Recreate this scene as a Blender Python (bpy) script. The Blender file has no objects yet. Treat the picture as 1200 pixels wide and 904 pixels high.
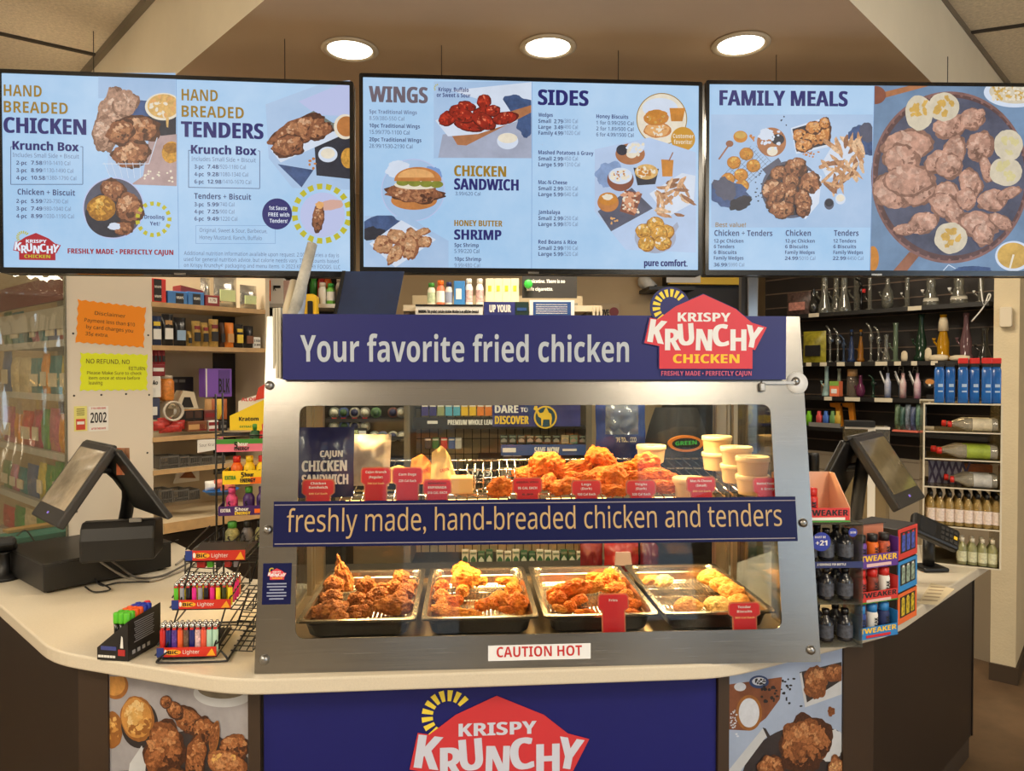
import bpy, bmesh, math, random
from math import sin, cos, pi, radians, sqrt, atan2
from mathutils import Matrix, Vector, noise

# ------------------------------------------------------------------ camera, world, light, exposure
S = bpy.context.scene
COL = S.collection
EYE = Vector((0.0, 0.0, 1.62))
YAW, PITCH, FPX = radians(3.7), radians(0.95), 850.0
cam_d = bpy.data.cameras.new('camera')
cam_d.sensor_fit = 'HORIZONTAL'; cam_d.sensor_width = 36.0; cam_d.lens = 36.0 * FPX / 1200.0
cam_d.clip_start = 0.05; cam_d.clip_end = 60
cam = bpy.data.objects.new('camera', cam_d); COL.objects.link(cam)
cam.location = EYE
cam.rotation_euler = (pi / 2 - PITCH, 0, -YAW)
S.camera = cam
S.view_settings.view_transform = 'Standard'
S.view_settings.look = 'None'
S.view_settings.exposure = 0.0
S.view_settings.gamma = 1.0
S.view_settings.use_curve_mapping = False

def lin(c):
    out = []
    for v in c[:3]:
        v = v / 255.0
        out.append(v / 12.92 if v <= 0.04045 else ((v + 0.055) / 1.055) ** 2.4)
    return (out[0], out[1], out[2], 1.0)

world = bpy.data.worlds.new('sky'); S.world = world; world.use_nodes = True
wn = world.node_tree.nodes; wl = world.node_tree.links
wn.clear()
wo = wn.new('ShaderNodeOutputWorld'); wb = wn.new('ShaderNodeBackground'); ws = wn.new('ShaderNodeTexSky')
ws.sky_type = 'HOSEK_WILKIE'; ws.sun_direction = (0.3, -0.2, 0.93); ws.turbidity = 3.0
wl.new(ws.outputs[0], wb.inputs[0]); wl.new(wb.outputs[0], wo.inputs[0]); wb.inputs[1].default_value = 0.6

def area(name, loc, rot, sx, sy, power, col, spread=180):
    l = bpy.data.lights.new(name, 'AREA'); l.shape = 'RECTANGLE'; l.size = sx; l.size_y = sy
    l.energy = power; l.color = col; l.spread = radians(spread)
    o = bpy.data.objects.new(name, l); COL.objects.link(o); o.location = loc; o.rotation_euler = rot
    return o
WARM = (1.0, 0.865, 0.67); DAY = (0.62, 0.80, 1.0)
# shop-front daylight, plus a side light added to brighten the right soffit
area('daylight_right', (3.1, -4.8, 1.6), (pi / 2, 0, 0), 2.2, 2.0, 21, DAY)
area('added_side_light', (4.3, -2.2, 1.65), (0, radians(90), 0), 2.0, 2.4, 70, DAY)
area('daylight_door', (-0.6, -4.8, 1.5), (pi / 2, 0, 0), 0.9, 2.0, 5, DAY)
# the store's ceiling troffers; the far-left one added to light the left wall
for i, (x, y) in enumerate([(-1.9, -2.6), (1.9, -2.6), (-1.9, -0.4), (1.9, -0.4), (-3.5, 0.6)]):
    area('troffer_light', (x, y, 3.06), (0, 0, 0), 0.55, 1.1, 62, WARM)
for x, y, p in [(-1.55, 3.25, 22), (0.4, 3.3, 24), (1.75, 3.15, 24)]:
    area('rear_troffer_light', (x, y, 2.70), (0, 0, 0), 0.5, 0.5, p, WARM)

# ------------------------------------------------------------------ pixel -> place
FW = Vector((sin(YAW) * cos(PITCH), cos(YAW) * cos(PITCH), -sin(PITCH)))
RT = Vector((cos(YAW), -sin(YAW), 0.0))
UP = RT.cross(FW)
def ray(px, py): return FW + RT * ((px - 600.0) / FPX) + UP * ((452.0 - py) / FPX)
def at_y(px, py, y):
    r = ray(px, py); return EYE + r * (y / r.y)
def at_z(px, py, z):
    r = ray(px, py); return EYE + r * ((z - EYE.z) / r.z)
def at_d(px, py, d): return EYE + ray(px, py) * d
def frame(o, x, up=(0, 0, 1)):
    """a plane: local x along x, local y along up, local z out of the face"""
    X = Vector(x).normalized(); U = Vector(up).normalized(); Z = X.cross(U).normalized(); U = Z.cross(X)
    m = Matrix.Identity(4)
    for i in range(3):
        m[i][0] = X[i]; m[i][1] = U[i]; m[i][2] = Z[i]; m[i][3] = o[i]
    return m
def on(fr, px, py):
    """local (u, v) in plane fr where the sight line through px, py meets it"""
    o = fr.translation; n = fr.col[2].xyz; r = ray(px, py)
    p = EYE + r * ((o - EYE).dot(n) / r.dot(n)) - o
    return p.dot(fr.col[0].xyz), p.dot(fr.col[1].xyz)

# ------------------------------------------------------------------ materials
MC = {}
def M(name, col, rough=0.5, metal=0.0, spec=0.5, emit=0.0, var=None, bump=None, col2=None, coat=0.0):
    if name in MC: return MC[name]
    m = bpy.data.materials.new(name); m.use_nodes = True; MC[name] = m
    n = m.node_tree.nodes; l = m.node_tree.links
    b = n['Principled BSDF']
    b.inputs['Roughness'].default_value = rough; b.inputs['Metallic'].default_value = metal
    b.inputs['Specular IOR Level'].default_value = spec
    if coat: b.inputs['Coat Weight'].default_value = coat
    c = lin(col)
    tc = n.new('ShaderNodeTexCoord')
    if var or col2:
        sc, amt = var if var else (8.0, 1.0)
        nz = n.new('ShaderNodeTexNoise'); nz.inputs['Scale'].default_value = sc; nz.inputs['Detail'].default_value = 6
        nz.inputs['Roughness'].default_value = 0.65
        l.new(tc.outputs['Object'], nz.inputs['Vector'])
        rp = n.new('ShaderNodeValToRGB'); l.new(nz.outputs['Fac'], rp.inputs[0])
        if col2:
            a, z = lin(col2), c
        else:
            a = tuple(v * (1 - amt) for v in c[:3]) + (1,); z = tuple(min(1, v * (1 + amt * 0.6)) for v in c[:3]) + (1,)
        rp.color_ramp.elements[0].color = a; rp.color_ramp.elements[0].position = 0.34
        rp.color_ramp.elements[1].color = z; rp.color_ramp.elements[1].position = 0.66
        src = rp.outputs[0]
    else:
        rgb = n.new('ShaderNodeRGB'); rgb.outputs[0].default_value = c; src = rgb.outputs[0]
    l.new(src, b.inputs['Base Color'])
    if emit:
        l.new(src, b.inputs['Emission Color']); b.inputs['Emission Strength'].default_value = emit
    if bump:
        sc, st = bump
        nb = n.new('ShaderNodeTexNoise'); nb.inputs['Scale'].default_value = sc; nb.inputs['Detail'].default_value = 5
        l.new(tc.outputs['Object'], nb.inputs['Vector'])
        bp = n.new('ShaderNodeBump'); bp.inputs['Strength'].default_value = st; bp.inputs['Distance'].default_value = 0.01
        l.new(nb.outputs['Fac'], bp.inputs['Height']); l.new(bp.outputs[0], b.inputs['Normal'])
    return m
def E(name, col, s=1.0, var=None, col2=None):
    """a lit screen's picture: emits, reflects little"""
    if name in MC: return MC[name]
    m = M(name, col, rough=0.35, spec=0.25, emit=s, var=var, col2=col2)
    n = m.node_tree.nodes; l = m.node_tree.links; b = n['Principled BSDF']
    for lk in list(b.inputs['Base Color'].links): l.remove(lk)
    b.inputs['Base Color'].default_value = (0.01, 0.01, 0.012, 1)
    return m
def glass(name, tint=(245, 250, 250), refl=1.0, rough=0.02, opac=0.0, body=(255, 255, 255)):
    if name in MC: return MC[name]
    m = bpy.data.materials.new(name); m.use_nodes = True; MC[name] = m
    n = m.node_tree.nodes; l = m.node_tree.links; n.clear()
    o = n.new('ShaderNodeOutputMaterial'); t = n.new('ShaderNodeBsdfTransparent'); g = n.new('ShaderNodeBsdfGlossy')
    t.inputs[0].default_value = lin(tint); g.inputs['Roughness'].default_value = rough
    lw = n.new('ShaderNodeFresnel'); lw.inputs[0].default_value = 1.45
    mu = n.new('ShaderNodeMath'); mu.operation = 'MULTIPLY'; mu.inputs[1].default_value = refl
    l.new(lw.outputs[0], mu.inputs[0])
    mx = n.new('ShaderNodeMixShader'); l.new(mu.outputs[0], mx.inputs[0]); l.new(t.outputs[0], mx.inputs[1]); l.new(g.outputs[0], mx.inputs[2])
    last = mx
    if opac:
        d = n.new('ShaderNodeBsdfDiffuse'); d.inputs[0].default_value = lin(body)
        m2 = n.new('ShaderNodeMixShader'); m2.inputs[0].default_value = opac
        l.new(mx.outputs[0], m2.inputs[1]); l.new(d.outputs[0], m2.inputs[2]); last = m2
    l.new(last.outputs[0], o.inputs[0])
    return m
def brushed(name, col, rough=0.32, sx=1.2, sz=450.0, along='x', metal=1.0):
    if name in MC: return MC[name]
    m = M(name, col, rough=rough, metal=metal)
    n = m.node_tree.nodes; l = m.node_tree.links; b = n['Principled BSDF']
    tc = n.new('ShaderNodeTexCoord'); mp = n.new('ShaderNodeMapping'); l.new(tc.outputs['Object'], mp.inputs[0])
    mp.inputs['Scale'].default_value = (sx, sz, sz) if along == 'x' else (sz, sz, sx)
    nz = n.new('ShaderNodeTexNoise'); nz.inputs['Scale'].default_value = 1.5; nz.inputs['Detail'].default_value = 4
    l.new(mp.outputs[0], nz.inputs['Vector'])
    mr = n.new('ShaderNodeMapRange'); mr.inputs[3].default_value = rough - 0.06; mr.inputs[4].default_value = rough + 0.10
    l.new(nz.outputs['Fac'], mr.inputs[0]); l.new(mr.outputs[0], b.inputs['Roughness'])
    bp = n.new('ShaderNodeBump'); bp.inputs['Strength'].default_value = 0.025; bp.inputs['Distance'].default_value = 0.002
    n2 = n.new('ShaderNodeTexNoise'); n2.inputs['Scale'].default_value = 5.0; n2.inputs['Detail'].default_value = 2
    l.new(tc.outputs['Object'], n2.inputs['Vector'])
    ad = n.new('ShaderNodeMath'); ad.operation = 'ADD'; l.new(nz.outputs['Fac'], ad.inputs[0])
    m3 = n.new('ShaderNodeMath'); m3.operation = 'MULTIPLY'; m3.inputs[1].default_value = 6.0
    l.new(n2.outputs['Fac'], m3.inputs[0]); l.new(m3.outputs[0], ad.inputs[1])
    l.new(ad.outputs[0], bp.inputs['Height']); l.new(bp.outputs[0], b.inputs['Normal'])
    return m

# ------------------------------------------------------------------ things, parts
MAT = {}
def props(o, label=None, cat=None, group=None, kind=None):
    if label: o['label'] = label
    if cat: o['category'] = cat
    if group: o['group'] = group
    if kind: o['kind'] = kind
    return o
def thing(name, label, cat, loc, rz=0.0, group=None, m=None):
    o = bpy.data.objects.new(name, None); COL.objects.link(o)
    o.empty_display_size = 0.05
    mm = m if m is not None else Matrix.Translation(Vector(loc)) @ Matrix.Rotation(rz, 4, 'Z')
    o.matrix_world = mm; MAT[o.name] = mm.copy()
    return props(o, label, cat, group)
def wmat(o):
    mm = Matrix.Identity(4)
    while o is not None:
        mm = o.matrix_basis @ mm; o = o.parent
    return mm
def copy_tree(o, m=None, parent=None, label=None, group=None):
    c = o.copy(); COL.objects.link(c)
    if parent is not None: c.parent = parent; c.matrix_parent_inverse = o.matrix_parent_inverse.copy()
    if m is not None: c.matrix_world = m
    if label: c['label'] = label
    if group: c['group'] = group
    for ch in list(o.children): copy_tree(ch, None, c)
    return c
TRS = lambda loc, rz=0.0, s=1.0, rx=0.0, ry=0.0: Matrix.Translation(Vector(loc)) @ Matrix.Rotation(rz, 4, 'Z') @ Matrix.Rotation(ry, 4, 'Y') @ Matrix.Rotation(rx, 4, 'X') @ Matrix.Scale(s, 4)

_TXT = {}
def glyphs(s, bold, res=3):
    """outline text as (verts, faces, x0, x1, cap) at size 1"""
    k = (s, bold, res)
    if k in _TXT: return _TXT[k]
    def sans(ch):      # the sans-serif letter shapes (upright; heavy when bold)
        o = ord(ch); hv = bold >= 0.02
        if 65 <= o <= 90: return chr((0x1D5D4 if hv else 0x1D5A0) + o - 65)
        if 97 <= o <= 122: return chr((0x1D5EE if hv else 0x1D5BA) + o - 97)
        if 48 <= o <= 57: return chr((0x1D7EC if hv else 0x1D7E2) + o - 48)
        return ch
    s = ''.join(sans(c) for c in s)
    bold = 0.0 if bold >= 0.02 else bold
    cu = bpy.data.curves.new('t', 'FONT'); cu.body = s; cu.size = 1.0; cu.offset = bold; cu.resolution_u = res
    cu.space_character = 1.0 + bold * 1.6
    ob = bpy.data.objects.new('t', cu); COL.objects.link(ob)
    dg = bpy.context.evaluated_depsgraph_get()
    me = ob.evaluated_get(dg).to_mesh()
    vs = [v.co.copy() for v in me.vertices]; fs = [tuple(p.vertices) for p in me.polygons]
    ob.evaluated_get(dg).to_mesh_clear()
    bpy.data.objects.remove(ob); bpy.data.curves.remove(cu)
    xs = [v.x for v in vs] or [0, 1]
    r = (vs, fs, min(xs), max(xs)); _TXT[k] = r
    return r
CAP = 0.714     # cap height of the built-in face at size 1

class MB:
    def __init__(s): s.v = []; s.f = []; s.m = []; s.mi = []; s.sm = []
    def slot(s, m):
        if m not in s.m: s.m.append(m)
        return s.m.index(m)
    def add(s, vs, fs, m, T=None, smooth=False):
        k = len(s.v); i = s.slot(m)
        s.v += [(T @ Vector(v)) if T is not None else Vector(v) for v in vs]
        for f in fs:
            s.f.append(tuple(a + k for a in f)); s.mi.append(i); s.sm.append(smooth)
        return s
    def box(s, c, d, m, T=None, bev=0.0):
        x, y, z = d[0] / 2, d[1] / 2, d[2] / 2
        if bev <= 0:
            vs = [(c[0] + a * x, c[1] + b * y, c[2] + e * z) for a in (-1, 1) for b in (-1, 1) for e in (-1, 1)]
            fs = [(0, 1, 3, 2), (4, 6, 7, 5), (0, 4, 5, 1), (2, 3, 7, 6), (0, 2, 6, 4), (1, 5, 7, 3)]
            return s.add(vs, fs, m, T)
        bm = bmesh.new(); bmesh.ops.create_cube(bm, size=1)
        bmesh.ops.scale(bm, vec=d, verts=bm.verts)
        bmesh.ops.bevel(bm, geom=bm.edges[:], offset=min(bev, 0.45 * min(d)), segments=2, affect='EDGES', profile=0.5)
        bmesh.ops.translate(bm, vec=c, verts=bm.verts)
        bm.verts.index_update()
        s.add([v.co.copy() for v in bm.verts], [tuple(v.index for v in f.verts) for f in bm.faces], m, T); bm.free(); return s
    def prism(s, pts, z0, z1, m, T=None, side=None):
        """pts counter-clockwise seen from +z"""
        n = len(pts)
        a = sum(pts[i][0] * pts[(i + 1) % n][1] - pts[(i + 1) % n][0] * pts[i][1] for i in range(n))
        if a < 0: pts = list(reversed(pts))
        vs = [(p[0], p[1], z0) for p in pts] + [(p[0], p[1], z1) for p in pts]
        s.add(vs, [tuple(range(n, 2 * n)), tuple(reversed(range(n)))], m, T)
        k = len(s.v) - 2 * n; i = s.slot(side or m)
        for j in range(n):
            q = (j + 1) % n
            s.f.append((k + j, k + q, k + n + q, k + n + j)); s.mi.append(i); s.sm.append(False)
        return s
    def face(s, pts, z, m, T=None):
        n = len(pts)
        a = sum(pts[i][0] * pts[(i + 1) % n][1] - pts[(i + 1) % n][0] * pts[i][1] for i in range(n))
        if a < 0: pts = list(reversed(pts))
        return s.add([(p[0], p[1], z) for p in pts], [tuple(range(n))], m, T)
    def loft(s, rings, m, T=None, close=True, caps=True, smooth=True):
        n = len(rings[0]); vs = [p for r in rings for p in r]; fs = []
        for i in range(len(rings) - 1):
            for j in range(n if close else n - 1):
                q = (j + 1) % n
                fs.append((i * n + j, i * n + q, (i + 1) * n + q, (i + 1) * n + j))
        s.add(vs, fs, m, T, smooth)
        if caps and close:
            k = len(s.v) - len(vs); i = s.slot(m)
            s.f.append(tuple(k + j for j in reversed(range(n)))); s.mi.append(i); s.sm.append(False)
            b = k + (len(rings) - 1) * n
            s.f.append(tuple(b + j for j in range(n))); s.mi.append(i); s.sm.append(False)
        return s
    def lathe(s, prof, m, T=None, n=20, caps=True, smooth=True):
        rings = [[(r * cos(2 * pi * j / n), r * sin(2 * pi * j / n), z) for j in range(n)] for r, z in prof]
        return s.loft(rings, m, T, True, caps, smooth)
    def rod(s, a, b, r, m, T=None, n=8, r2=None):
        a = Vector(a); b = Vector(b); d = (b - a).normalized()
        u = d.orthogonal().normalized(); w = d.cross(u)
        r2 = r if r2 is None else r2
        rings = [[c + (u * cos(2 * pi * j / n) + w * sin(2 * pi * j / n)) * q for j in range(n)] for c, q in ((a, r), (b, r2))]
        return s.loft(rings, m, T, True, True, n > 4)
    def tube(s, pts, r, m, T=None, n=6, sub=4):
        P = [Vector(p) for p in pts]
        if len(P) > 2 and sub > 1:
            Q = []
            for i in range(len(P) - 1):
                p0 = P[max(i - 1, 0)]; p1 = P[i]; p2 = P[i + 1]; p3 = P[min(i + 2, len(P) - 1)]
                for k in range(sub):
                    t = k / sub
                    Q.append(0.5 * ((2 * p1) + (p2 - p0) * t + (2 * p0 - 5 * p1 + 4 * p2 - p3) * t * t + (3 * p1 - p0 - 3 * p2 + p3) * t ** 3))
            P = Q + [P[-1]]
        rings = []; u = None
        for i, p in enumerate(P):
            d = (P[min(i + 1, len(P) - 1)] - P[max(i - 1, 0)]).normalized()
            u = d.orthogonal().normalized() if u is None else (u - d * u.dot(d)).normalized()
            w = d.cross(u)
            rings.append([p + (u * cos(2 * pi * j / n) + w * sin(2 * pi * j / n)) * r for j in range(n)])
        return s.loft(rings, m, T)
    def text(s, t, x, y, h, m, T, w=None, bold=0.02, z=0.001, ang=0.0, align='l', res=3, deep=0.0):
        """t with its baseline's left end at (x, y), capital height h, squeezed to width w"""
        vs, fs, x0, x1 = glyphs(t, bold, res)
        if not vs: return s
        sy = h / CAP; sx = (w / (x1 - x0)) if w else sy
        wd = (x1 - x0) * sx
        ox = {'l': 0, 'c': -wd / 2, 'r': -wd}[align]
        ca, sa = cos(ang), sin(ang)
        hv = h * .035 if bold >= .04 else 0
        for dx in ((-hv, 0, hv) if hv else (0,)):
            out = []
            for v in vs:
                a = (v.x - x0) * sx + ox + dx; b = v.y * sy
                out.append((x + a * ca - b * sa, y + a * sa + b * ca, z + dx * .02))
            s.add(out, fs, m, T)
        return s
    def obj(s, name, parent=None, label=None, cat=None, group=None, kind=None, at=None, m=None, mods=None):
        """link as ONE mesh object; geometry is in world space and is moved into the parent's (or its own) space"""
        me = bpy.data.meshes.new(name)
        if parent is not None: base = wmat(parent)
        elif m is not None: base = m
        elif at is not None: base = Matrix.Translation(Vector(at))
        elif kind == 'structure': base = Matrix.Identity(4)
        else:
            xs = [v.x for v in s.v]; ys = [v.y for v in s.v]; zs = [v.z for v in s.v]
            base = Matrix.Translation(Vector(((min(xs) + max(xs)) / 2, (min(ys) + max(ys)) / 2, min(zs))))
        inv = base.inverted()
        me.from_pydata([tuple(inv @ v) for v in s.v], [], s.f)
        for mt in s.m: me.materials.append(mt)
        me.polygons.foreach_set('material_index', s.mi); me.polygons.foreach_set('use_smooth', s.sm)
        me.update()
        o = bpy.data.objects.new(name, me); COL.objects.link(o)
        if parent is not None: o.parent = parent
        else: o.matrix_world = base
        props(o, label, cat, group, kind)
        for md in (mods or []): md(o)
        return o
def bevel(w, seg=2):
    def f(o):
        b = o.modifiers.new('bevel', 'BEVEL'); b.width = w; b.segments = seg; b.limit_method = 'ANGLE'; b.angle_limit = radians(40)
    return f
def rrect(x0, y0, x1, y1, r, n=5):
    out = []
    for cx, cy, a in ((x1 - r, y1 - r, 0), (x0 + r, y1 - r, pi / 2), (x0 + r, y0 + r, pi), (x1 - r, y0 + r, 1.5 * pi)):
        for i in range(n + 1):
            t = a + pi / 2 * i / n
            out.append((cx + r * cos(t), cy + r * sin(t)))
    return out
def circ(cx, cy, rx, ry=None, n=32, a0=0, a1=2 * pi):
    ry = rx if ry is None else ry
    full = abs(a1 - a0 - 2 * pi) < 1e-6
    return [(cx + rx * cos(a0 + (a1 - a0) * i / (n if full else n - 1)), cy + ry * sin(a0 + (a1 - a0) * i / (n if full else n - 1))) for i in range(n)]
def blobpts(cx, cy, rx, ry, seed, jag=0.18, n=40, ang=0.0):
    out = []
    for i in range(n):
        t = 2 * pi * i / n
        k = 1 + jag * (noise.noise(Vector((cos(t) * 1.6 + seed * 7.1, sin(t) * 1.6, seed * 3.3))) * 1.2 + 0.5 * noise.noise(Vector((cos(t) * 5 + seed, sin(t) * 5, seed * 1.7))))
        a, b = rx * k * cos(t), ry * k * sin(t)
        out.append((cx + a * cos(ang) - b * sin(ang), cy + a * sin(ang) + b * cos(ang)))
    return out

# ------------------------------------------------------------------ shared materials
BLACK = M('black_plastic', (16, 15, 15), rough=0.45)
BLACKG = M('black_gloss', (14, 14, 16), rough=0.18)
DGREY = M('dark_grey_plastic', (48, 46, 45), rough=0.5)
GREY = M('grey_plastic', (120, 118, 114), rough=0.5)
WHITE = M('white_paint', (225, 220, 208), rough=0.55)
PAPER = M('white_paper', (232, 230, 224), rough=0.7)
CREAM = M('cream_board', (214, 200, 172), rough=0.6)
NAVY = M('navy_print', (32, 36, 108), rough=0.38)
NAVYD = M('navy_band_print', (18, 23, 72), rough=0.4, spec=.2)
RED = M('red_print', (206, 40, 52), rough=0.45)
LOGORED = M('logo_red_print', (214, 58, 72), rough=0.4)
YEL = M('yellow_print', (246, 200, 48), rough=0.45)
RAYY = M('sunray_yellow_print', (240, 216, 70), rough=0.45)
WHT = M('white_print', (232, 234, 238), rough=0.45)
SILV = M('pale_silver_print', (186, 196, 208), rough=0.4)
GOLD = M('gold_print', (190, 160, 112), rough=0.45)
PINK = M('pink_tagline_print', (206, 92, 118), rough=0.45)
INK = M('black_ink', (24, 22, 24), rough=0.6)
STEEL = brushed('brushed_steel', (166, 162, 156), 0.22)
STEELV = brushed('brushed_steel_upright', (178, 178, 178), 0.30, along='z')
PANS = M('pan_steel', (168, 160, 148), rough=0.27, metal=1.0, bump=(30, 0.05))
CHROME = M('chrome', (220, 220, 220), rough=0.1, metal=1.0)
WIRE = M('black_wire', (18, 18, 19), rough=0.4)
GLASS = glass('case_glass', (248, 250, 248), 0.6)
ACRYL = glass('clear_acrylic', (240, 242, 238), 0.8, 0.03, 0.05, (220, 220, 210))
CLEAR = glass('clear_plastic', (226, 230, 230), 1.2, 0.06, 0.08, (230, 230, 226))
WOODSH = M('pale_wood_edge', (196, 160, 112), rough=0.6, var=(14, 0.15))

def logo(mb, T, x0, y0, k, z=0.001, reds=LOGORED, blu=NAVY, wht=WHT, yel=YEL, ray=RAYY, tag=PINK, sun=True, res=3, disc=True, tagline=True, step=0.0006, out=None):
    """the sunrise-barn chicken emblem; drawn in 1000 x 640 units (y down), origin x0, y0, scale k"""
    P = lambda x, y: (x0 + x * k, y0 - y * k)
    house = [(120, 240), (172, 250), (235, 205), (290, 165), (475, 85), (690, 180), (800, 270), (900, 300), (822, 450), (805, 445), (805, 573), (183, 573), (183, 425), (83, 405)]
    if disc:
        ring = []
        cx = sum(p[0] for p in house) / len(house); cy = sum(p[1] for p in house) / len(house)
        mb.face([P(cx + (x - cx) * 1.03, cy + (y - cy) * 1.03) for x, y in house], z, out or blu, T)
    if sun:
        if disc: mb.face([P(255 + 132 * cos(t * pi / 20), 170 + 132 * sin(t * pi / 20)) for t in range(40)], z, blu, T)
        for i in range(10):
            a = radians(228 - i * 20.5)
            r0, r1, w0, w1 = 68, 118, radians(6.5), radians(6.0)
            q = [(255 + r * cos(a + w), 170 - r * sin(a + w)) for r, w in ((r0, -w0), (r1, -w1), (r1, w1), (r0, w0))]
            mb.face([P(*p) for p in q], z + step, ray, T)
    mb.face([P(*p) for p in house], z + 2 * step, reds, T)
    mb.text('KRISPY', *P(305, 264), 58 * k, wht, T, w=350 * k, bold=0.045, z=z + 3 * step, res=res)
    for ch, a, b, c, d, an in (('K', 106, 246, 102, 150, -9), ('R', 224, 312, 96, 140, 0), ('U', 316, 280, 96, 142, 4), ('N', 428, 312, 98, 140, -2), ('C', 548, 288, 100, 142, 6), ('H', 660, 314, 98, 140, 0), ('Y', 742, 280, 106, 142, -11)):
        mb.text(ch, *P(a, b + d), d * k, wht, T, w=c * k, bold=0.05, z=z + 3 * step, ang=radians(an), res=res)
    mb.text('CHICKEN', *P(275, 536), 58 * k, yel, T, w=440 * k, bold=0.05, z=z + 3 * step, res=res)
    if tagline:
        mb.text('FRESHLY MADE \u2022 PERFECTLY CAJUN', *P(196, 618), 30 * k, tag, T, w=604 * k, bold=0.03, z=z + step, res=2)

# ================================================================== the setting
LF_O = EYE + ray(178, 438) * 3.2
LF = frame((LF_O.x, LF_O.y, 0.0), (sin(radians(44)), cos(radians(44)), 0))       # plane of the left shelving, facing the customer
c0 = at_z(1160, 795, 0.0)
RW = frame((c0.x, c0.y, 0.0), (0.55, -0.835, 0))                                   # plane of the slat wall on the right
fl = MB(); fl.box((0, 0.5, -0.05), (9.0, 11.0, 0.1), M('brown_sheet_floor', (112, 88, 64), rough=0.45, var=(2.2, 0.35), bump=(4, 0.1))); fl.box((0, -2.2, 0.001), (8.8, 5.4, 0.004), M('pale_bounce_floor', (214, 204, 186), rough=.35, var=(3, .06))); fl.obj('floor', kind='structure')  # pale unseen patch behind the camera, added to bounce light onto the ceilings

def tile_mat():
    m = M('speckled_ceiling_tile', (226, 214, 192), rough=0.9, var=(70, 0.18), bump=(160, 0.35)); return m
ce = MB(); ce.box((0, 0.5, 3.15), (9.0, 11.0, 0.1), tile_mat()); ce.obj('ceiling', kind='structure')
TAN = M('tan_painted_plaster', (186, 160, 130), rough=0.7, var=(1.4, 0.05))
BAND = M('cream_painted_plaster', (232, 222, 200), rough=0.75, var=(3, 0.04))
sof = MB()
A0, A1 = at_z(310, 0, 2.72), at_z(215, 80, 2.72); B0, B1 = at_z(995, 0, 2.72), at_z(1090, 95, 2.72)
dl = (A1 - A0).normalized(); dr = (B1 - B0).normalized()
outl = [A0 - dl * 0.55, A0 + dl * 3.2, B0 + dr * 3.2, B0 - dr * 0.62]
sof.prism([(p.x, p.y) for p in outl], 2.72, 3.1, TAN, side=BAND); sof.obj('ceiling_soffit', kind='structure')
# tee bars and the wall angle where the tiles meet the soffit
TB = M('ceiling_grid_metal', (120, 110, 95), rough=0.5)
def flatbar(mb, a, b, w, h, m, z):
    d = (b - a).normalized(); T = Matrix.Translation((a.x, a.y, z)) @ Matrix.Rotation(atan2(d.y, d.x), 4, 'Z')
    L = (b - a).length; mb.box((L / 2, 0, 0), (L, w, h), m, T)
tb = MB()
TBD = M('tile_joint', (62, 54, 46), rough=0.8)
a, b = at_z(0, 38, 3.1), at_z(107, 62, 3.1); d = (b - a).normalized(); flatbar(tb, a - d * 1.2, b + d * 0.05, 0.02, 0.012, TBD, 3.096)
a, b = at_z(1095, 43, 3.1), at_z(1200, 28, 3.1); d = (b - a).normalized(); flatbar(tb, a - d * .1, b + d * 1.2, 0.016, 0.012, TBD, 3.096)
a, b = at_z(175, 0, 3.1), at_z(105, 80, 3.1); d = (b - a).normalized(); flatbar(tb, a - d * 1.5, b + d * 1.0, 0.05, 0.03, TB, 3.087)
a, b = at_z(1100, 0, 3.1), at_z(1175, 95, 3.1); d = (b - a).normalized(); flatbar(tb, a - d * 1.5, b + d * 1.0, 0.05, 0.03, TB, 3.087)
tb.obj('trim_1', kind='structure')

wb_ = MB(); wb_.box((0, 5.45, 1.55), (9.0, 0.1, 3.1), M('tan_back_wall', (196, 172, 136), rough=0.8, var=(1.5, 0.05))); wb_.obj('wall_back', kind='structure')
w = MB(); w.box((-4.45, 0.5, 1.55), (0.1, 11, 3.1), WHITE); w.obj('wall_left', kind='structure')
w = MB(); w.box((4.45, -4.25, 1.55), (0.1, 1.5, 3.1), WHITE); w.box((4.45, 2.45, 1.55), (0.1, 7.1, 3.1), WHITE); w.box((4.45, -2.3, .3), (0.1, 2.4, .6), WHITE); w.box((4.45, -2.3, 2.9), (0.1, 2.4, .4), WHITE); w.obj('wall_right', kind='structure')
w = MB(); w.box((4.45, -2.3, 1.65), (.006, 2.4, 2.1), GLASS)  # unseen pane, added with its side light to brighten the right soffit
for y in (-3.48, -2.3, -1.12): w.box((4.45, y, 1.65), (.06, .04, 2.1), DGREY)
w.obj('added_side_window', kind='structure')
# unseen shelving blocks added to put dark bands in the steel's reflections
for i, (x, y, wd, c) in enumerate(((-2.6, -2.2, 1.0, (54, 48, 44)), (-.9, -3.0, .5, (70, 60, 52)), (.9, -3.4, .9, (46, 42, 40)), (2.0, -1.9, .4, (60, 54, 50)))):
    w = MB(); w.box((x, y, .85), (wd, .5, 1.7), M('reflection_shelving_%d' % i, c, rough=.6, var=(6, .6)))
    for z in (.3, .7, 1.1, 1.5): w.box((x, y + .27, z), (wd, .06, .03), GREY)
    w.obj('reflection_shelving', kind='structure')
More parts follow.
